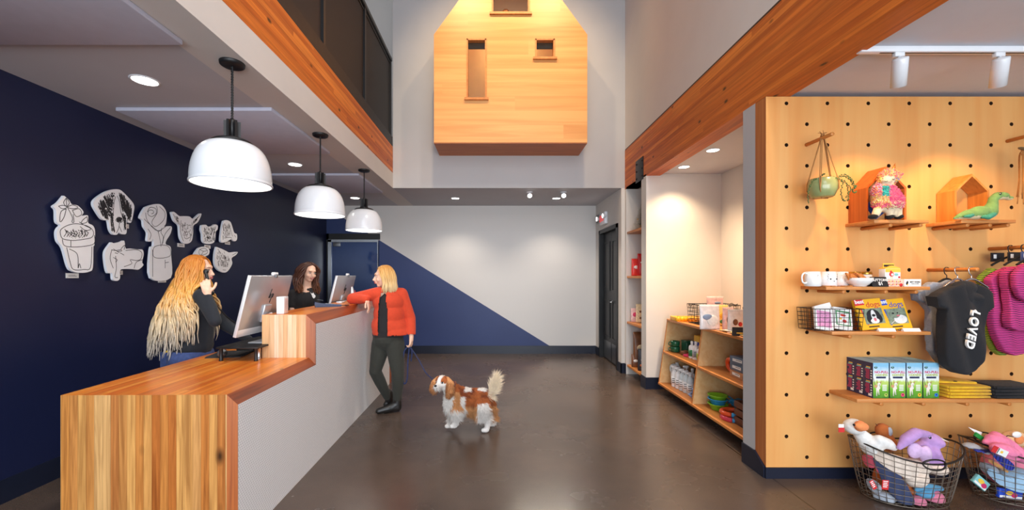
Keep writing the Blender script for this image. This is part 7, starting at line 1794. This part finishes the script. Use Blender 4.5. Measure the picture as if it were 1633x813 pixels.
def strands(name, parent, m, roots, n_per=1, seed=1, wave=0.012, r=0.006, freq=26):
    """roots: list of control polylines; locks follow them with waves"""
    rr = random.Random(seed); mb = MB(); mb.m(m, True)
    for P in roots:
        for _ in range(n_per):
            ph = rr.uniform(0, 6.28); am = wave * rr.uniform(0.6, 1.3); off = Vector((rr.gauss(0, 0.006), rr.gauss(0, 0.006), 0))
            C = curve([Vector(p) + off * min(1, i) for i, p in enumerate(P)], 7); tot = len(C); Q = []; acc = 0
            for i, c in enumerate(C):
                if i: acc += (C[i] - C[i - 1]).length
                t = i / tot; k = am * min(1, t * 2.2)
                Q.append(c + Vector((math.sin(acc * freq + ph) * k, math.cos(acc * freq * 0.8 + ph) * k, 0)))
            rad = [r * (0.7 + 0.6 * math.sin(PI * min(1, i / tot * 1.1))) * (1 - (i / tot) ** 5 * 0.8) for i in range(tot)]
            mb.tube(Q, rad, 5)
    return mb.build(name, parent)

# ---------------------------------------------------------------- woman in the red cardigan
S = 4.40 / F
def R_(x, y, d=4.40): return at(x, y, d)
pr = empty('person', (-1.15, 4.4, 0), label='blond person in an orange-red cardigan and dark trousers leaning on the counter, holding a leash', cat='person')
O1 = Vector((-1.15, 4.4, 0)); L1 = lambda v: Vector(v) - O1
yaw = math.radians(-68)
T1 = Matrix.Translation(L1(R_(612, 441, 4.38))) @ eul(0.08, 0.05, yaw)
hipL, hipR = L1(R_(608, 548, 4.42)), L1(R_(630, 548, 4.38))
knL, anL = L1(R_(598.5, 592, 4.36)), L1(R_(620, 637, 4.52))
knR, anR = L1(R_(635, 600, 4.34)), L1(Vector((-1.045, 4.37, 0.10)))
shL, shR = L1(R_(602, 468, 4.34)), L1(R_(640, 469, 4.42))
elL, wrL = L1(Vector((-1.535, 4.40, 1.205))), L1(Vector((-1.345, 4.27, 1.205)))
elR, wrR = L1(R_(654, 507, 4.44)), L1(R_(656, 538, 4.36))
chest = L1(R_(620, 487, 4.39)); pel = L1(R_(619, 540, 4.40)); nk = L1(R_(618, 463, 4.39))
def body1(mb):
    head_shapes(mb, T1)
    cap(mb, nk + Vector((0, 0, -0.03)), T1 @ Vector((0, 0.02, -0.06)), 0.055, 0.047)
    chain(mb, [pel, chest + Vector((0, 0, -0.12)), chest + Vector((0, 0, 0.03)), nk], [0.125, 0.10, 0.115, 0.06])
    cap(mb, shL, shR, 0.05, 0.05)
    chain(mb, [shL, elL, wrL], [0.046, 0.037, 0.024]); chain(mb, [shR, elR, wrR], [0.046, 0.037, 0.024])
    chain(mb, [hipL, knL, anL], [0.085, 0.052, 0.036]); chain(mb, [hipR, knR, anR], [0.085, 0.052, 0.036])
    hand(mb, wrL, (0.35, -0.05, -0.94), (-0.9, 0, -0.3), 0.6, -1)
    hand(mb, wrR, (-0.05, -0.05, -1), (-0.8, 0.2, 0), 1.7, 1)
blob('body', body1, 0.0062, 3, [M_skin], pr)
face_parts(pr, T1)
M_card = fab('red_orange_knit', (206, 66, 34), bscale=300, var=0.04); M_trou = fab('dark_olive_trousers', (46, 46, 40), var=0.05); M_top = fab('black_top', (30, 28, 30)); M_boot = mat('black_leather', (28, 26, 26), 0.35, var=0.1)
def pants(mb):
    mb.ell(pel + Vector((0, 0, 0.01)), (0.165, 0.138, 0.14)); 
    for h, k, a in ((hipL, knL, anL), (hipR, knR, anR)):
        chain(mb, [h, lerp(h, k, 0.5), k, lerp(k, a, 0.35), lerp(k, a, 0.88)], [0.103, 0.086, 0.064, 0.062, 0.045])
blob('trousers', pants, 0.009, 4, [M_trou], pr)
blob('top', lambda mb: (chain(mb, [pel + Vector((0, -0.01, 0.10)), chest + Vector((0, -0.01, -0.1)), chest + Vector((0, -0.01, 0.02))], [0.135, 0.118, 0.122]), mb.ell(pel + Vector((0, -0.01, 0.06)), (0.168, 0.13, 0.12)), cap(mb, lerp(shL, shR, 0.25), lerp(shL, shR, 0.75), 0.05, 0.05), cap(mb, nk + Vector((0, 0, -0.03)), nk + Vector((0, 0, 0.0)), 0.07, 0.06)), 0.009, 4, [M_top], pr)
# cardigan: open front, long hem
def cardi(mb):
    chain(mb, [shL, lerp(shL, elL, .5), elL, lerp(elL, wrL, 0.55), lerp(elL, wrL, 0.95)], [0.062, 0.056, 0.053, 0.047, 0.036]); chain(mb, [shR, lerp(shR, elR, .5), elR, lerp(elR, wrR, .6), lerp(elR, wrR, 0.98)], [0.064, 0.058, 0.052, 0.046, 0.038])
    chain(mb, [lerp(shL, shR, 0.02), lerp(shL, shR, 0.98)], [0.062, 0.064])
    for p, r in ((chest + Vector((0.0, 0.01, 0.04)), (0.168, 0.148, 0.13)), (chest + Vector((0.005, 0.01, -0.09)), (0.162, 0.15, 0.16)), (lerp(chest, pel, 0.6), (0.172, 0.15, 0.16)), (pel + Vector((0.02, 0.01, 0.13)), (0.19, 0.155, 0.15)), (pel + Vector((0.035, 0.01, 0.065)), (0.20, 0.16, 0.11))): mb.ell(p, r, 24, 16)
ca = blob('cardigan', cardi, 0.009, 5, [M_card], pr)
# cut the opening down the front and level the hem
me = ca.data; bm = bmesh.new(); bm.from_mesh(me)
c0 = chest
kill = []
for f in bm.faces:
    c = f.calc_center_median(); t = (chest.z + 0.19 - c.z)
    mid = chest.x - 0.03
    wd_ = 0.022 + 0.03 * max(0, min(1, t / 0.25))
    if c.z < pel.z + 0.055: kill.append(f)
    elif c.y < chest.y and abs(c.x - mid) < wd_ and c.z < nk.z - 0.02: kill.append(f)
    elif (c - nk).length < 0.075 and c.z > nk.z - 0.05: kill.append(f)
bmesh.ops.delete(bm, geom=kill, context='FACES')
bmesh.ops.solidify(bm, geom=bm.faces[:], thickness=-0.006) if False else None
bm.to_mesh(me); bm.free()
sl = ca.modifiers.new('thickness', 'SOLIDIFY'); sl.thickness = 0.008; sl.offset = 1
def boot(name, an, toe, heel, parent, m, hgt=0.1):
    def f(mb):
        chain(mb, [an + Vector((0, 0, hgt * 0.7)), an, heel], [0.047, 0.046, 0.042]); chain(mb, [heel, lerp(heel, toe, 0.5) + Vector((0, 0, 0.008)), toe], [0.04, 0.042, 0.032]); cap(mb, an + Vector((0, 0, -0.02)), lerp(heel, toe, 0.55), 0.042, 0.04)
    return blob(name, f, 0.008, 3, [m], parent)
G0 = L1((0, 0, 0)).z
boot('shoe', anR, L1(Vector((-1.22, 4.28, 0.032))), L1(Vector((-1.04, 4.37, 0.044))), pr, M_boot)
boot('shoe', anL + Vector((0, 0, 0.0)), L1(Vector((-1.20, 4.50, 0.036))), anL + Vector((0.01, 0.03, -0.06)), pr, M_boot)
M_bl = hair_mat('blond_hair', [(0.0, (222, 196, 150)), (0.6, (226, 180, 112)), (1.0, (206, 142, 66))], 1.25, 1.58, 0.5)
def bob(T, o, m, seed, length, n=70, wave=0.006, r=0.0065, front=0.3, body=1.0, drop=(0, 0, 0)):
    """locks from the parting over the skull, falling to `length` below the eyes"""
    rr = random.Random(seed); roots = []
    for i in range(n):
        s_ = 1 if i % 2 else -1
        v = rr.uniform(-0.75 + front * 0.2, 1.0)           # along the parting: -1 brow ... 1 back of the head
        y0 = 0.01 + v * 0.085
        z0 = 0.122 - 0.045 * v * v
        fan = rr.uniform(0, 1)
        side = 0.079 * body
        yb = max(-0.045 + 0.02 * fan, y0 + 0.015) if v < 0.2 else y0 * 1.1 + 0.01
        if v > 0.7: sx = side * (1 - (v - 0.7) * 2.4 * fan)
        else: sx = side
        P = [(s_ * 0.008, y0, z0), (s_ * sx * 0.72, (y0 + yb) / 2, 0.088 - 0.03 * v * v), (s_ * sx * 1.08, yb, 0.02), (s_ * sx * 1.12, yb + 0.01, -0.06)]
        Q = [T @ Vector(p) for p in P]
        L_ = length * rr.uniform(0.85, 1.05)
        e = Q[-1]; ox = (e - T.to_translation()); ox.z = 0; ox = ox.normalized() * 0.015
        k = max(2, int(L_ / 0.08))
        for q in range(1, k + 1): Q.append(e + Vector((0, 0, -L_ * q / k)) + ox * math.sin(q / k * 2.2) + Vector(drop) * (q / k))
        roots.append(Q)
    return strands('hair', o, m, roots, 1, seed, wave, r)
def hairbob(T, o, m, seed, length, **kw):
    h = bob(T, o, m, seed, length, **kw)
    blob('hair_cap', lambda mb: (mb.ell((0, 0.026, 0.04), (0.079, 0.088, 0.086), 20, 14, M=T), mb.ell((0, 0.05, -0.02), (0.074, 0.062, 0.09), 20, 14, M=T)), 0.007, 2, [m], o)
    return h
hairbob(T1, pr, M_bl, 11, 0.11, n=150, wave=0.005, r=0.0065)
# leash: loop in the hand and the line down to the dog
M_lsh = fab('navy_webbing', (34, 44, 84))
wl = Vector(wrR + O1) + Vector((-0.02, 0, -0.09))
mb = MB(); mb.m(M_lsh)
mb.tube(curve([wl + Vector((0.0, 0, 0.0)), wl + Vector((-0.05, -0.02, -0.05)), wl + Vector((-0.07, -0.02, -0.20)), wl + Vector((-0.065, -0.02, -0.36)), wl + Vector((-0.045, -0.02, -0.40)), wl + Vector((-0.02, -0.02, -0.34)), wl + Vector((-0.012, -0.02, -0.15)), wl + Vector((0.0, 0, 0.0))], 6), 0.008, 6, flat=(0.4, (0, 1, 0)))
mb.tube(curve([wl, wl + Vector((0.03, -0.02, -0.06)), wl + Vector((0.02, -0.02, -0.16))], 6), 0.008, 6, flat=(0.4, (0, 1, 0)))
DOGC = at(697, 611, 3.90)
mb.tube(curve([wl, at(668, 574, 4.2), at(679, 594, 4.05), at(692, 606, 3.94), DOGC], 8), 0.0065, 6, flat=(0.5, (0, 1, 0)))
mb.build('dog_leash', label='navy dog leash running from the hand of the person in red to the spaniel', cat='leash')

# ---------------------------------------------------------------- blond woman on the phone
O2 = Vector((-2.44, 3.30, 0)); L2 = lambda v: Vector(v) - O2
p2 = empty('person', O2, label='person with very long wavy blond hair, phoning behind the counter in black sweater and jeans', cat='person')
def Q_(x, y, d=3.30): return at(x, y, d)
yaw2 = math.radians(100)
T2 = Matrix.Translation(L2(Q_(317, 431, 3.30))) @ eul(0.06, 0, yaw2)
nk2 = L2(Q_(313, 459)); ch2 = L2(Q_(312, 495)); pe2 = L2(Q_(300, 570)); pe2.x = -2.455 - O2.x
sA, sB = L2(Q_(322, 472, 3.18)), L2(Q_(318, 474, 3.46))       # near (her right) and far shoulder
eA, wA = L2(Q_(343, 512, 3.10)), L2(Q_(331, 470, 3.16))
eB, wB = L2(Q_(358, 517, 3.52)), L2(Vector((-2.12, 3.55, 0.885)))
hA, hB = L2(Vector((-2.46, 3.22, 0.80))), L2(Vector((-2.46, 3.40, 0.80)))
def body2(mb):
    head_shapes(mb, T2)
    cap(mb, nk2 + Vector((0, 0, -0.03)), T2 @ Vector((0, 0.02, -0.06)), 0.055, 0.047)
    chain(mb, [pe2, lerp(pe2, ch2, 0.5), ch2, nk2], [0.13, 0.105, 0.115, 0.06]); cap(mb, sA, sB, 0.05, 0.05)
    chain(mb, [sA, eA, wA], [0.045, 0.037, 0.024]); chain(mb, [sB, eB, wB], [0.045, 0.037, 0.024])
    for h in (hA, hB): chain(mb, [h, h + Vector((0.0, 0, -0.38)), h + Vector((-0.01, 0, -0.70))], [0.085, 0.052, 0.036]); cap(mb, h + Vector((-0.01, 0, -0.735)), h + Vector((0.12, 0, -0.76)), 0.04, 0.03)
    hand(mb, wA, (-0.22, 0.02, 0.97), (-0.5, 0.85, 0), 1.0, -1)
    hand(mb, wB, (0.9, 0.1, -0.15), (0.1, 0, -1), 0.5, -1)
blob('body', body2, 0.0065, 3, [M_skin], p2)
face_parts(p2, T2)
M_swt = fab('black_sweater', (26, 30, 38), bscale=260); M_jean = fab('blue_denim', (60, 76, 124), var=0.12, scale=60)
def swt(mb):
    chain(mb, [sA, lerp(sA, eA, .5), eA, lerp(eA, wA, 0.5), lerp(eA, wA, 0.9)], [0.058, 0.05, 0.045, 0.04, 0.031]); chain(mb, [sB, lerp(sB, eB, .5), eB, lerp(eB, wB, .5), lerp(eB, wB, 0.93)], [0.06, 0.055, 0.05, 0.043, 0.033]); cap(mb, sA, sB, 0.06, 0.06)
    mb.ell(ch2 + Vector((0, 0, 0.0)), (0.135, 0.175, 0.13), 24, 16); mb.ell(lerp(ch2, pe2, 0.45), (0.125, 0.155, 0.14), 24, 16); mb.ell(lerp(ch2, pe2, 0.75), (0.135, 0.168, 0.085), 24, 16)
    cap(mb, nk2 + Vector((0, 0, -0.035)), nk2 + Vector((0, 0, 0.01)), 0.075, 0.06); chain(mb, [pe2 + Vector((0, 0, 0.10)), lerp(pe2, ch2, 0.5), ch2], [0.15, 0.14, 0.14])
blob('sweater', swt, 0.009, 4, [M_swt], p2)
def jeans(mb):
    mb.ell(pe2 + Vector((0, 0, 0.0)), (0.145, 0.185, 0.14), 24, 16)
    for h in (hA, hB): chain(mb, [h, h + Vector((0.0, 0, -0.38)), h + Vector((-0.01, 0, -0.70))], [0.10, 0.072, 0.06])
blob('jeans', jeans, 0.010, 4, [M_jean], p2)
for h in (hA, hB):
    blob('shoe', lambda mb: (cap(mb, h + Vector((-0.03, 0, -0.755)), h + Vector((0.15, 0, -0.765)), 0.044, 0.034), cap(mb, h + Vector((-0.01, 0, -0.70)), h + Vector((-0.015, 0, -0.75)), 0.047, 0.044)), 0.009, 3, [M_boot], p2)
mb = MB(); mb.m(M_jean).bbox(-0.05, 0.05, -0.006, 0.01, -0.13, 0.0, 0.004, Matrix.Translation(L2(at(266, 561, 3.22)))); mb.m(M_bxy).bbox(-0.012, 0.012, -0.012, 0.0, -0.004, 0.012, 0.003, Matrix.Translation(L2(at(266, 561, 3.22)))); mb.build('belt_pouch', p2)
M_bl2 = hair_mat('golden_ash_hair', [(0.0, (196, 184, 172)), (0.35, (214, 190, 150)), (0.62, (222, 160, 76)), (1.0, (196, 116, 40))], 0.85, 1.62, 0.55)
rr = random.Random(21); roots = []
hc = T2.to_translation()
for i in range(300):
    a = rr.uniform(0.7, 2 * PI - 0.7)          # round the head in its own frame, 0 = face
    v = rr.uniform(-0.6, 1.0)
    loc0 = Vector((0.01 * (1 if i % 2 else -1), 0.005 + v * 0.08, 0.121 - 0.04 * v * v))
    sx = math.sin(a); cy_ = -math.cos(a)
    p1 = Vector((sx * 0.06, 0.02 + cy_ * 0.07, 0.085)); p2_ = Vector((sx * 0.087, 0.022 + cy_ * 0.098, 0.01)); p3 = Vector((sx * 0.09, 0.03 + cy_ * 0.10, -0.09))
    Q = [T2 @ loc0, T2 @ p1, T2 @ p2_, T2 @ p3]
    L_ = rr.uniform(0.44, 0.62) * (0.8 if cy_ < -0.3 else 1)
    out = (Q[-1] - hc); out.z = 0; out.normalize()
    k = 6
    for q in range(1, k + 1):
        t = q / k
        Q.append(Q[3] + Vector((0, 0, -L_ * t)) + out * ((0.06 + 0.05 * max(0, cy_)) * math.sin(t * 1.9)) + Vector((-0.085, -0.02, 0)) * t * max(0, -out.x + 0.2))
    for i_, v_ in enumerate(Q):
        if i_ < 3: continue
        for a_, b__, r_0 in ((sA, lerp(sA, eA, 0.6), 0.074), (sA, sB, 0.078), (ch2, lerp(ch2, pe2, 0.6), 0.17)):
            ab = Vector(b__) - Vector(a_); t_ = max(0, min(1, (v_ - Vector(a_)).dot(ab) / ab.length_squared)); cp = Vector(a_) + ab * t_
            dv_ = v_ - cp
            if dv_.length < r_0: v_ = cp + (dv_ + Vector((-0.02, -0.03, 0))).normalized() * r_0
        Q[i_] = v_
    roots.append(Q)
strands('hair', p2, M_bl2, roots, 1, 5, 0.012, 0.0072, 34)
blob('hair_cap', lambda mb: (mb.ell((0, 0.028, 0.042), (0.082, 0.092, 0.086), 20, 14, M=T2), mb.ell((0, 0.06, -0.05), (0.08, 0.065, 0.13), 20, 14, M=T2), chain(mb, [T2 @ Vector((0, 0.10, -0.12)), T2 @ Vector((0.02, 0.17, -0.26)), T2 @ Vector((0.03, 0.19, -0.42))], [0.085, 0.085, 0.06])), 0.008, 2, [M_bl2], p2)
# telephone handset and coiled cord
ph = empty('phone_handset', L2((0, 0, 0)) * 0 + Q_(329, 449, 3.225), label='black telephone handset held at the ear of the person with long blond hair', cat='phone')
mb = MB(); mb.m(M_black, True); mb.tube(curve([(-0.03, 0.03, 0.075), (-0.012, 0.02, 0.05), (0.0, 0.02, 0.0), (0.016, 0.015, -0.05), (0.03, 0.01, -0.085)], 5), 0.012, 10); mb.ell((-0.03, 0.035, 0.08), (0.022, 0.018, 0.022)); mb.ell((0.034, 0.01, -0.09), (0.022, 0.016, 0.02)); mb.build('handset', ph)
a, b_ = Q_(335, 470, 3.15), at(376, 515, 3.40); n = 260; C = []
for i in range(n + 1):
    t = i / n; p = a.lerp(b_, t) + Vector((0, 0, -0.03 * math.sin(PI * t))); C.append(p + Vector((math.cos(i * 0.9) * 0.007, math.sin(i * 0.9) * 0.007, 0)))
C += [b_ + Vector((0.02, 0.03, -0.12)), Vector((-2.1, 3.75, 0.86))]
mb = MB(); mb.m(M_black).tube(C, 0.0022, 5); mb.build('phone_cord', ph, -ph.location)
mb = MB(); mb.m(M_black, True).bbox(-0.09, 0.09, -0.09, 0.09, 0, 0.05, 0.01); mb.bbox(-0.03, 0.05, -0.06, 0.06, 0.05, 0.058, 0.003); mb.build('telephone_base', loc=(-2.05, 3.94, ZL + 0.001), label='black desk telephone base on the low worktop behind the nearer monitor', cat='telephone')

# ---------------------------------------------------------------- dark-haired woman
O3 = Vector((-2.42, 5.05, 0)); L3 = lambda v: Vector(v) - O3
p3_ = empty('person', O3, label='smiling dark-haired person in a black T-shirt with a white emblem behind the counter', cat='person')
def K_(x, y, d=5.05): return at(x, y, d)
T3 = Matrix.Translation(L3(K_(493, 434, 5.0))) @ eul(0.22, 0.05, math.radians(52))
nk3 = L3(K_(489, 456)); ch3 = L3(K_(486, 478)); pe3 = L3(Vector((-2.44, 5.08, 0.92)))
sC, sD = L3(K_(469, 468, 4.98)), L3(K_(501, 469, 5.16))
eC, wC = L3(K_(466, 500, 4.95)), L3(Vector((-2.16, 4.92, 0.87)))
eD, wD = L3(K_(506, 500, 5.18)), L3(Vector((-2.14, 5.1, 0.87)))
def body3(mb):
    head_shapes(mb, T3)
    cap(mb, nk3 + Vector((0, 0, -0.03)), T3 @ Vector((0, 0.02, -0.06)), 0.053, 0.046)
    chain(mb, [pe3, lerp(pe3, ch3, .5), ch3, nk3], [0.125, 0.10, 0.11, 0.058]); cap(mb, sC, sD, 0.048, 0.048)
    chain(mb, [sC, eC, wC], [0.043, 0.035, 0.023]); chain(mb, [sD, eD, wD], [0.043, 0.035, 0.023])
    for y in (-0.09, 0.09): h = pe3 + Vector((0, y, -0.08)); chain(mb, [h, h + Vector((0, 0, -0.4)), h + Vector((0, 0, -0.75))], [0.083, 0.05, 0.035]); cap(mb, h + Vector((0, 0, -0.79)), h + Vector((0.12, 0, -0.805)), 0.04, 0.032)
    hand(mb, wC, (0.9, 0.05, -0.15), (0, 0, -1), 0.5, 1); hand(mb, wD, (0.9, -0.05, -0.15), (0, 0, -1), 0.5, -1)
blob('body', body3, 0.0068, 3, [M_skin], p3_)
face_parts(p3_, T3)
blob('t_shirt', lambda mb: (chain(mb, [sC, lerp(sC, eC, .55)], [0.06, 0.055]), chain(mb, [sD, lerp(sD, eD, .55)], [0.06, 0.055]), cap(mb, sC, sD, 0.058, 0.058), mb.ell(ch3, (0.16, 0.125, 0.13), 24, 16, rot=eul(0, 0, 0.5)), mb.ell(lerp(ch3, pe3, .5), (0.15, 0.12, 0.16), 24, 16, rot=eul(0, 0, 0.5)), mb.ell(pe3, (0.15, 0.15, 0.10)), cap(mb, nk3 + Vector((0, 0, -0.045)), nk3 + Vector((0, 0, -0.01)), 0.07, 0.055)), 0.009, 4, [M_top], p3_)
blob('trousers', lambda mb: [chain(mb, [pe3 + Vector((0, 0, -0.02)), pe3 + Vector((0, y, -0.08)), pe3 + Vector((0, y, -0.48)), pe3 + Vector((0, y, -0.83))], [0.135, 0.1, 0.07, 0.055]) for y in (-0.09, 0.09)], 0.010, 4, [M_trou], p3_)
for y in (-0.09, 0.09):
    h = pe3 + Vector((0, y, -0.08)); blob('shoe', lambda mb: cap(mb, h + Vector((-0.03, 0, -0.795)), h + Vector((0.15, 0, -0.805)), 0.044, 0.034), 0.009, 3, [M_boot], p3_)
mb = MB(); mb.m(M_wt).prism([(-0.03, 0.04), (-0.012, 0.018), (0.006, 0.03), (0.012, 0.012), (0.03, -0.008), (0.024, -0.03), (0.008, -0.04), (-0.006, -0.022), (-0.012, 0.0)], -0.002, 0.004, 'Y', Matrix.Translation(L3(at(499, 470.5, 4.895))) @ eul(0, 0, 0.5)); mb.build('shirt_emblem', p3_)
M_br = hair_mat('dark_brown_hair', [(0.0, (126, 74, 40)), (0.5, (82, 46, 30)), (1.0, (64, 34, 24))], 1.2, 1.62, 0.6)
hairbob(T3, p3_, M_br, 31, 0.20, n=150, wave=0.018, r=0.008, body=1.12, drop=(0, 0, 0))

# ================================================================ spaniel
DX0 = Vector((px(745, 3.83), 3.83, 0))
dg = empty('spaniel_dog', DX0, label='brown and white long-coated spaniel standing on the floor, tail raised, looking at the viewer', cat='dog')
k3 = view(660, 560, 5.422, 3.83, DX0)
def D(x, y, dd_=0.0): return k3(x, y, dd_)
hd = D(248, 268, -0.10)
def dogfill(mb):
    e = mb.ell
    e(D(400, 420, -0.02), (0.10, 0.085, 0.115), 22, 16)                # chest
    e(D(330, 430, -0.05), (0.075, 0.075, 0.11), 22, 16)
    chain(mb, [D(400, 400, 0.0), D(500, 405, 0.02), D(590, 400, 0.03)], [0.098, 0.088, 0.086])   # barrel to rump
    e(D(455, 470, 0.0), (0.085, 0.05, 0.062), 22, 16); e(D(500, 500, 0.0), (0.05, 0.04, 0.05), 22, 16)
    e(D(600, 410, 0.03), (0.085, 0.08, 0.09), 22, 16)
    chain(mb, [D(370, 370, -0.03), D(320, 320, -0.06), D(265, 290, -0.09)], [0.075, 0.058, 0.05])  # neck
    e(hd, (0.062, 0.06, 0.058), 22, 16); e(hd + Vector((-0.012, -0.012, 0.02)), (0.05, 0.05, 0.042))
    cap(mb, hd + Vector((-0.02, -0.045, -0.012)), hd + Vector((-0.043, -0.078, -0.016)), 0.03, 0.021)    # muzzle
    e(hd + Vector((-0.035, -0.062, -0.03)), (0.024, 0.026, 0.015))
    for (sx, sy, ex, ey, z) in ((365, 500, 350, 640, -0.085), (350, 500, 305, 640, 0.03)):     # front legs
        chain(mb, [D(sx, sy, z), D((sx + ex) / 2 + 4, (sy + ey) / 2, z), D(ex + 6, ey - 12, z)], [0.052, 0.033, 0.025]); cap(mb, D(ex + 6, ey, z), D(ex - 22, ey + 6, z - 0.012), 0.022, 0.018)
    # hind legs: knee forward, hock back
    for (h, k, c, f_, z) in (((590, 470), (575, 545), (640, 600), (620, 678), -0.05), ((640, 470), (640, 540), (690, 585), (675, 630), 0.11)):
        chain(mb, [D(*h, z), D(*k, z), D(*c, z), D(f_[0] + 12, f_[1] - 8, z)], [0.075, 0.05, 0.027, 0.022]); cap(mb, D(f_[0] + 10, f_[1], z), D(f_[0] - 22, f_[1] + 4, z - 0.01), 0.021, 0.018)
    chain(mb, [D(640, 385, 0.03), D(675, 350, 0.03), D(700, 280, 0.03), D(715, 225, 0.03)], [0.032, 0.028, 0.024, 0.012])
M_cw = fab('coat_white', (236, 230, 224), var=0.04); M_cb = fab('coat_chestnut', (176, 96, 44), var=0.2, scale=18); M_ct = fab('coat_tan', (206, 146, 92), var=0.12, scale=25); M_cc = fab('coat_cream', (242, 226, 200), var=0.08); M_cd = fab('coat_dark_chestnut', (140, 66, 26), var=0.2, scale=18)
coats = [M_cw, M_cb, M_ct, M_cc, M_cd]
def coat(c):
    """0 white 1 chestnut 2 tan 3 cream 4 dark: the spaniel's patches, seen on either flank"""
    v = c + DX0; x = ((v.x) / v.y * F + 789 - 660) * 5.422; y = (440 - (v.z - H) / v.y * F - 560) * 5.422
    nzv = noise.noise(Vector((c.x * 16, c.y * 16, c.z * 16)))
    h = c - hd
    if h.length < 0.13 and h.z < 0.012 and -h.x * 0.35 - h.y * 0.94 > 0.045: return 0
    if h.length < 0.088 and c.x < D(330, 0).x:
        lx = -h.x * 0.35 - h.y * 0.94           # forward
        sx = h.x * 0.94 - h.y * 0.35            # to the dog's left in view
        if abs(sx + 0.004) < 0.017 + 0.006 * nzv: return 0
        if h.z < 0.004 and lx > 0.02: return 0
        if h.z < -0.04: return 0
        return 1
    if x > 635 and y < 400: return 3 if x < 752 + 20 * nzv else 2
    if x < 330 + 30 * nzv and y > 320: return 0
    if y > 500 and 560 < x + 10 * nzv < 660: return 0
    if y > 600: return 0
    if x < 420 and y > 505: return 0
    if x < 395 + 0.2 * (y - 400) + 15 * nzv: return 2 if y > 350 else 1
    if 395 < x < 440 + 12 * nzv and 390 < y < 560: return 0
    if y < 345 + 10 * nzv and (430 < x < 490 or 545 < x < 625): return 0
    if x > 548 and y > 455 + 12 * nzv and x < 645: return 0
    if y > 470: return 2
    if y < 400: return 4 if nzv > -0.05 else 1
    return 1
blob('body', dogfill, 0.007, 4, coats, dg, pick=lambda c, n: coat(c))
bo = kids(dg)[0]
def furdir(q, n, rr):
    d = Vector((0.35, 0, -0.55)) + n * 0.55
    if (q - hd).length < 0.085 and q.x < D(330, 0).x: d = n * 0.45 + Vector((0.25, 0.35, -0.25))
    if q.z > D(0, 380).z and q.x > D(640, 0).x: d = n * 0.7 + Vector((0.45, 0, 0.6))
    return d + Vector((rr.uniform(-.25, .25), rr.uniform(-.25, .25), rr.uniform(-.2, .2)))
def furlen(q, rr):
    v = q + DX0; x = (v.x / v.y * F + 789 - 660) * 5.422; y = (440 - (v.z - H) / v.y * F - 560) * 5.422
    if (q - hd).length < 0.085 and x < 330: return 0.006 if (q - hd).dot(Vector((-0.4, -0.9, 0))) > 0.02 else 0.012
    if x > 635 and y < 400: return rr.uniform(0.04, 0.095)
    if y > 640: return 0.006
    if y > 590: return rr.uniform(0.01, 0.02)
    if y > 480: return rr.uniform(0.03, 0.07)
    if x < 340: return rr.uniform(0.02, 0.045)
    return rr.uniform(0.014, 0.032)
tufts('fur', dg, bo, 26000, furlen, 0.0016, lambda c, n, rr: coat(c + Vector((rr.gauss(0, .004), 0, rr.gauss(0, .004)))), coats, 7, dirf=furdir)
# ears: long hanging flaps with wavy locks
for s_, P in ((1, [hd + Vector((0.045, -0.0, 0.035)), hd + Vector((0.075, -0.035, 0.0)), hd + Vector((0.075, -0.045, -0.06)), hd + Vector((0.062, -0.045, -0.10))]), (-1, [hd + Vector((-0.045, 0.02, 0.035)), hd + Vector((-0.072, 0.0, 0.0)), hd + Vector((-0.078, -0.01, -0.045)), hd + Vector((-0.074, -0.01, -0.07))])):
    ea = blob('ear', lambda mb: chain(mb, P, [0.018, 0.03, 0.032, 0.02]), 0.006, 3, [M_cb, M_ct], dg, pick=lambda c, n: 1)
    tufts('ear_fur', ea, ea, 1700, lambda q, r2: r2.uniform(0.02, 0.04), 0.0018, lambda c, n, r2: r2.choice([0, 1, 1]), [M_cb, M_ct], 5, dirf=lambda q, n, r2: n * 0.4 + Vector((r2.uniform(-.3, .3), r2.uniform(-.3, .3), -1.0)))
fw = Vector((-0.42, -0.9, 0)).normalized(); sd = Vector((0.9, -0.42, 0)).normalized()
mz = hd + Vector((-0.043, -0.078, -0.016))
mb = MB(); mb.m(M_pblack, True).ell(mz + fw * 0.018 + Vector((0, 0, 0.008)), (0.013, 0.011, 0.0095)); mb.build('nose', dg)
for s_ in (-1, 1):
    mb = MB(); mb.m(mat('dog_eye', (18, 12, 10), 0.08, var=0, coat=0.6), True).ell(hd + fw * 0.052 + sd * s_ * 0.029 + Vector((0, 0, 0.012)), 0.0105); mb.m(M_wt).ell(hd + fw * 0.062 + sd * (s_ * 0.029 - 0.003) + Vector((0, 0, 0.016)), 0.0022); mb.build('eye', dg)  # small white bead paints the glint on each eye
mb = MB(); mb.m(M_pblack).tube(curve([mz + sd * -0.024 + fw * -0.002 + Vector((0, 0, -0.010)), mz + sd * -0.01 + fw * 0.015 + Vector((0, 0, -0.014)), mz + fw * 0.020 + Vector((0, 0, -0.006)), mz + sd * 0.01 + fw * 0.015 + Vector((0, 0, -0.014)), mz + sd * 0.024 + fw * -0.002 + Vector((0, 0, -0.010))], 4), 0.0018, 5); mb.build('mouth', dg)
mb = MB(); mb.m(M_lsh).torus(D(318, 318, -0.06), 0.062, 0.007, 28, 8, rot=eul(0.3, -0.9, 0)); mb.build('collar', dg)
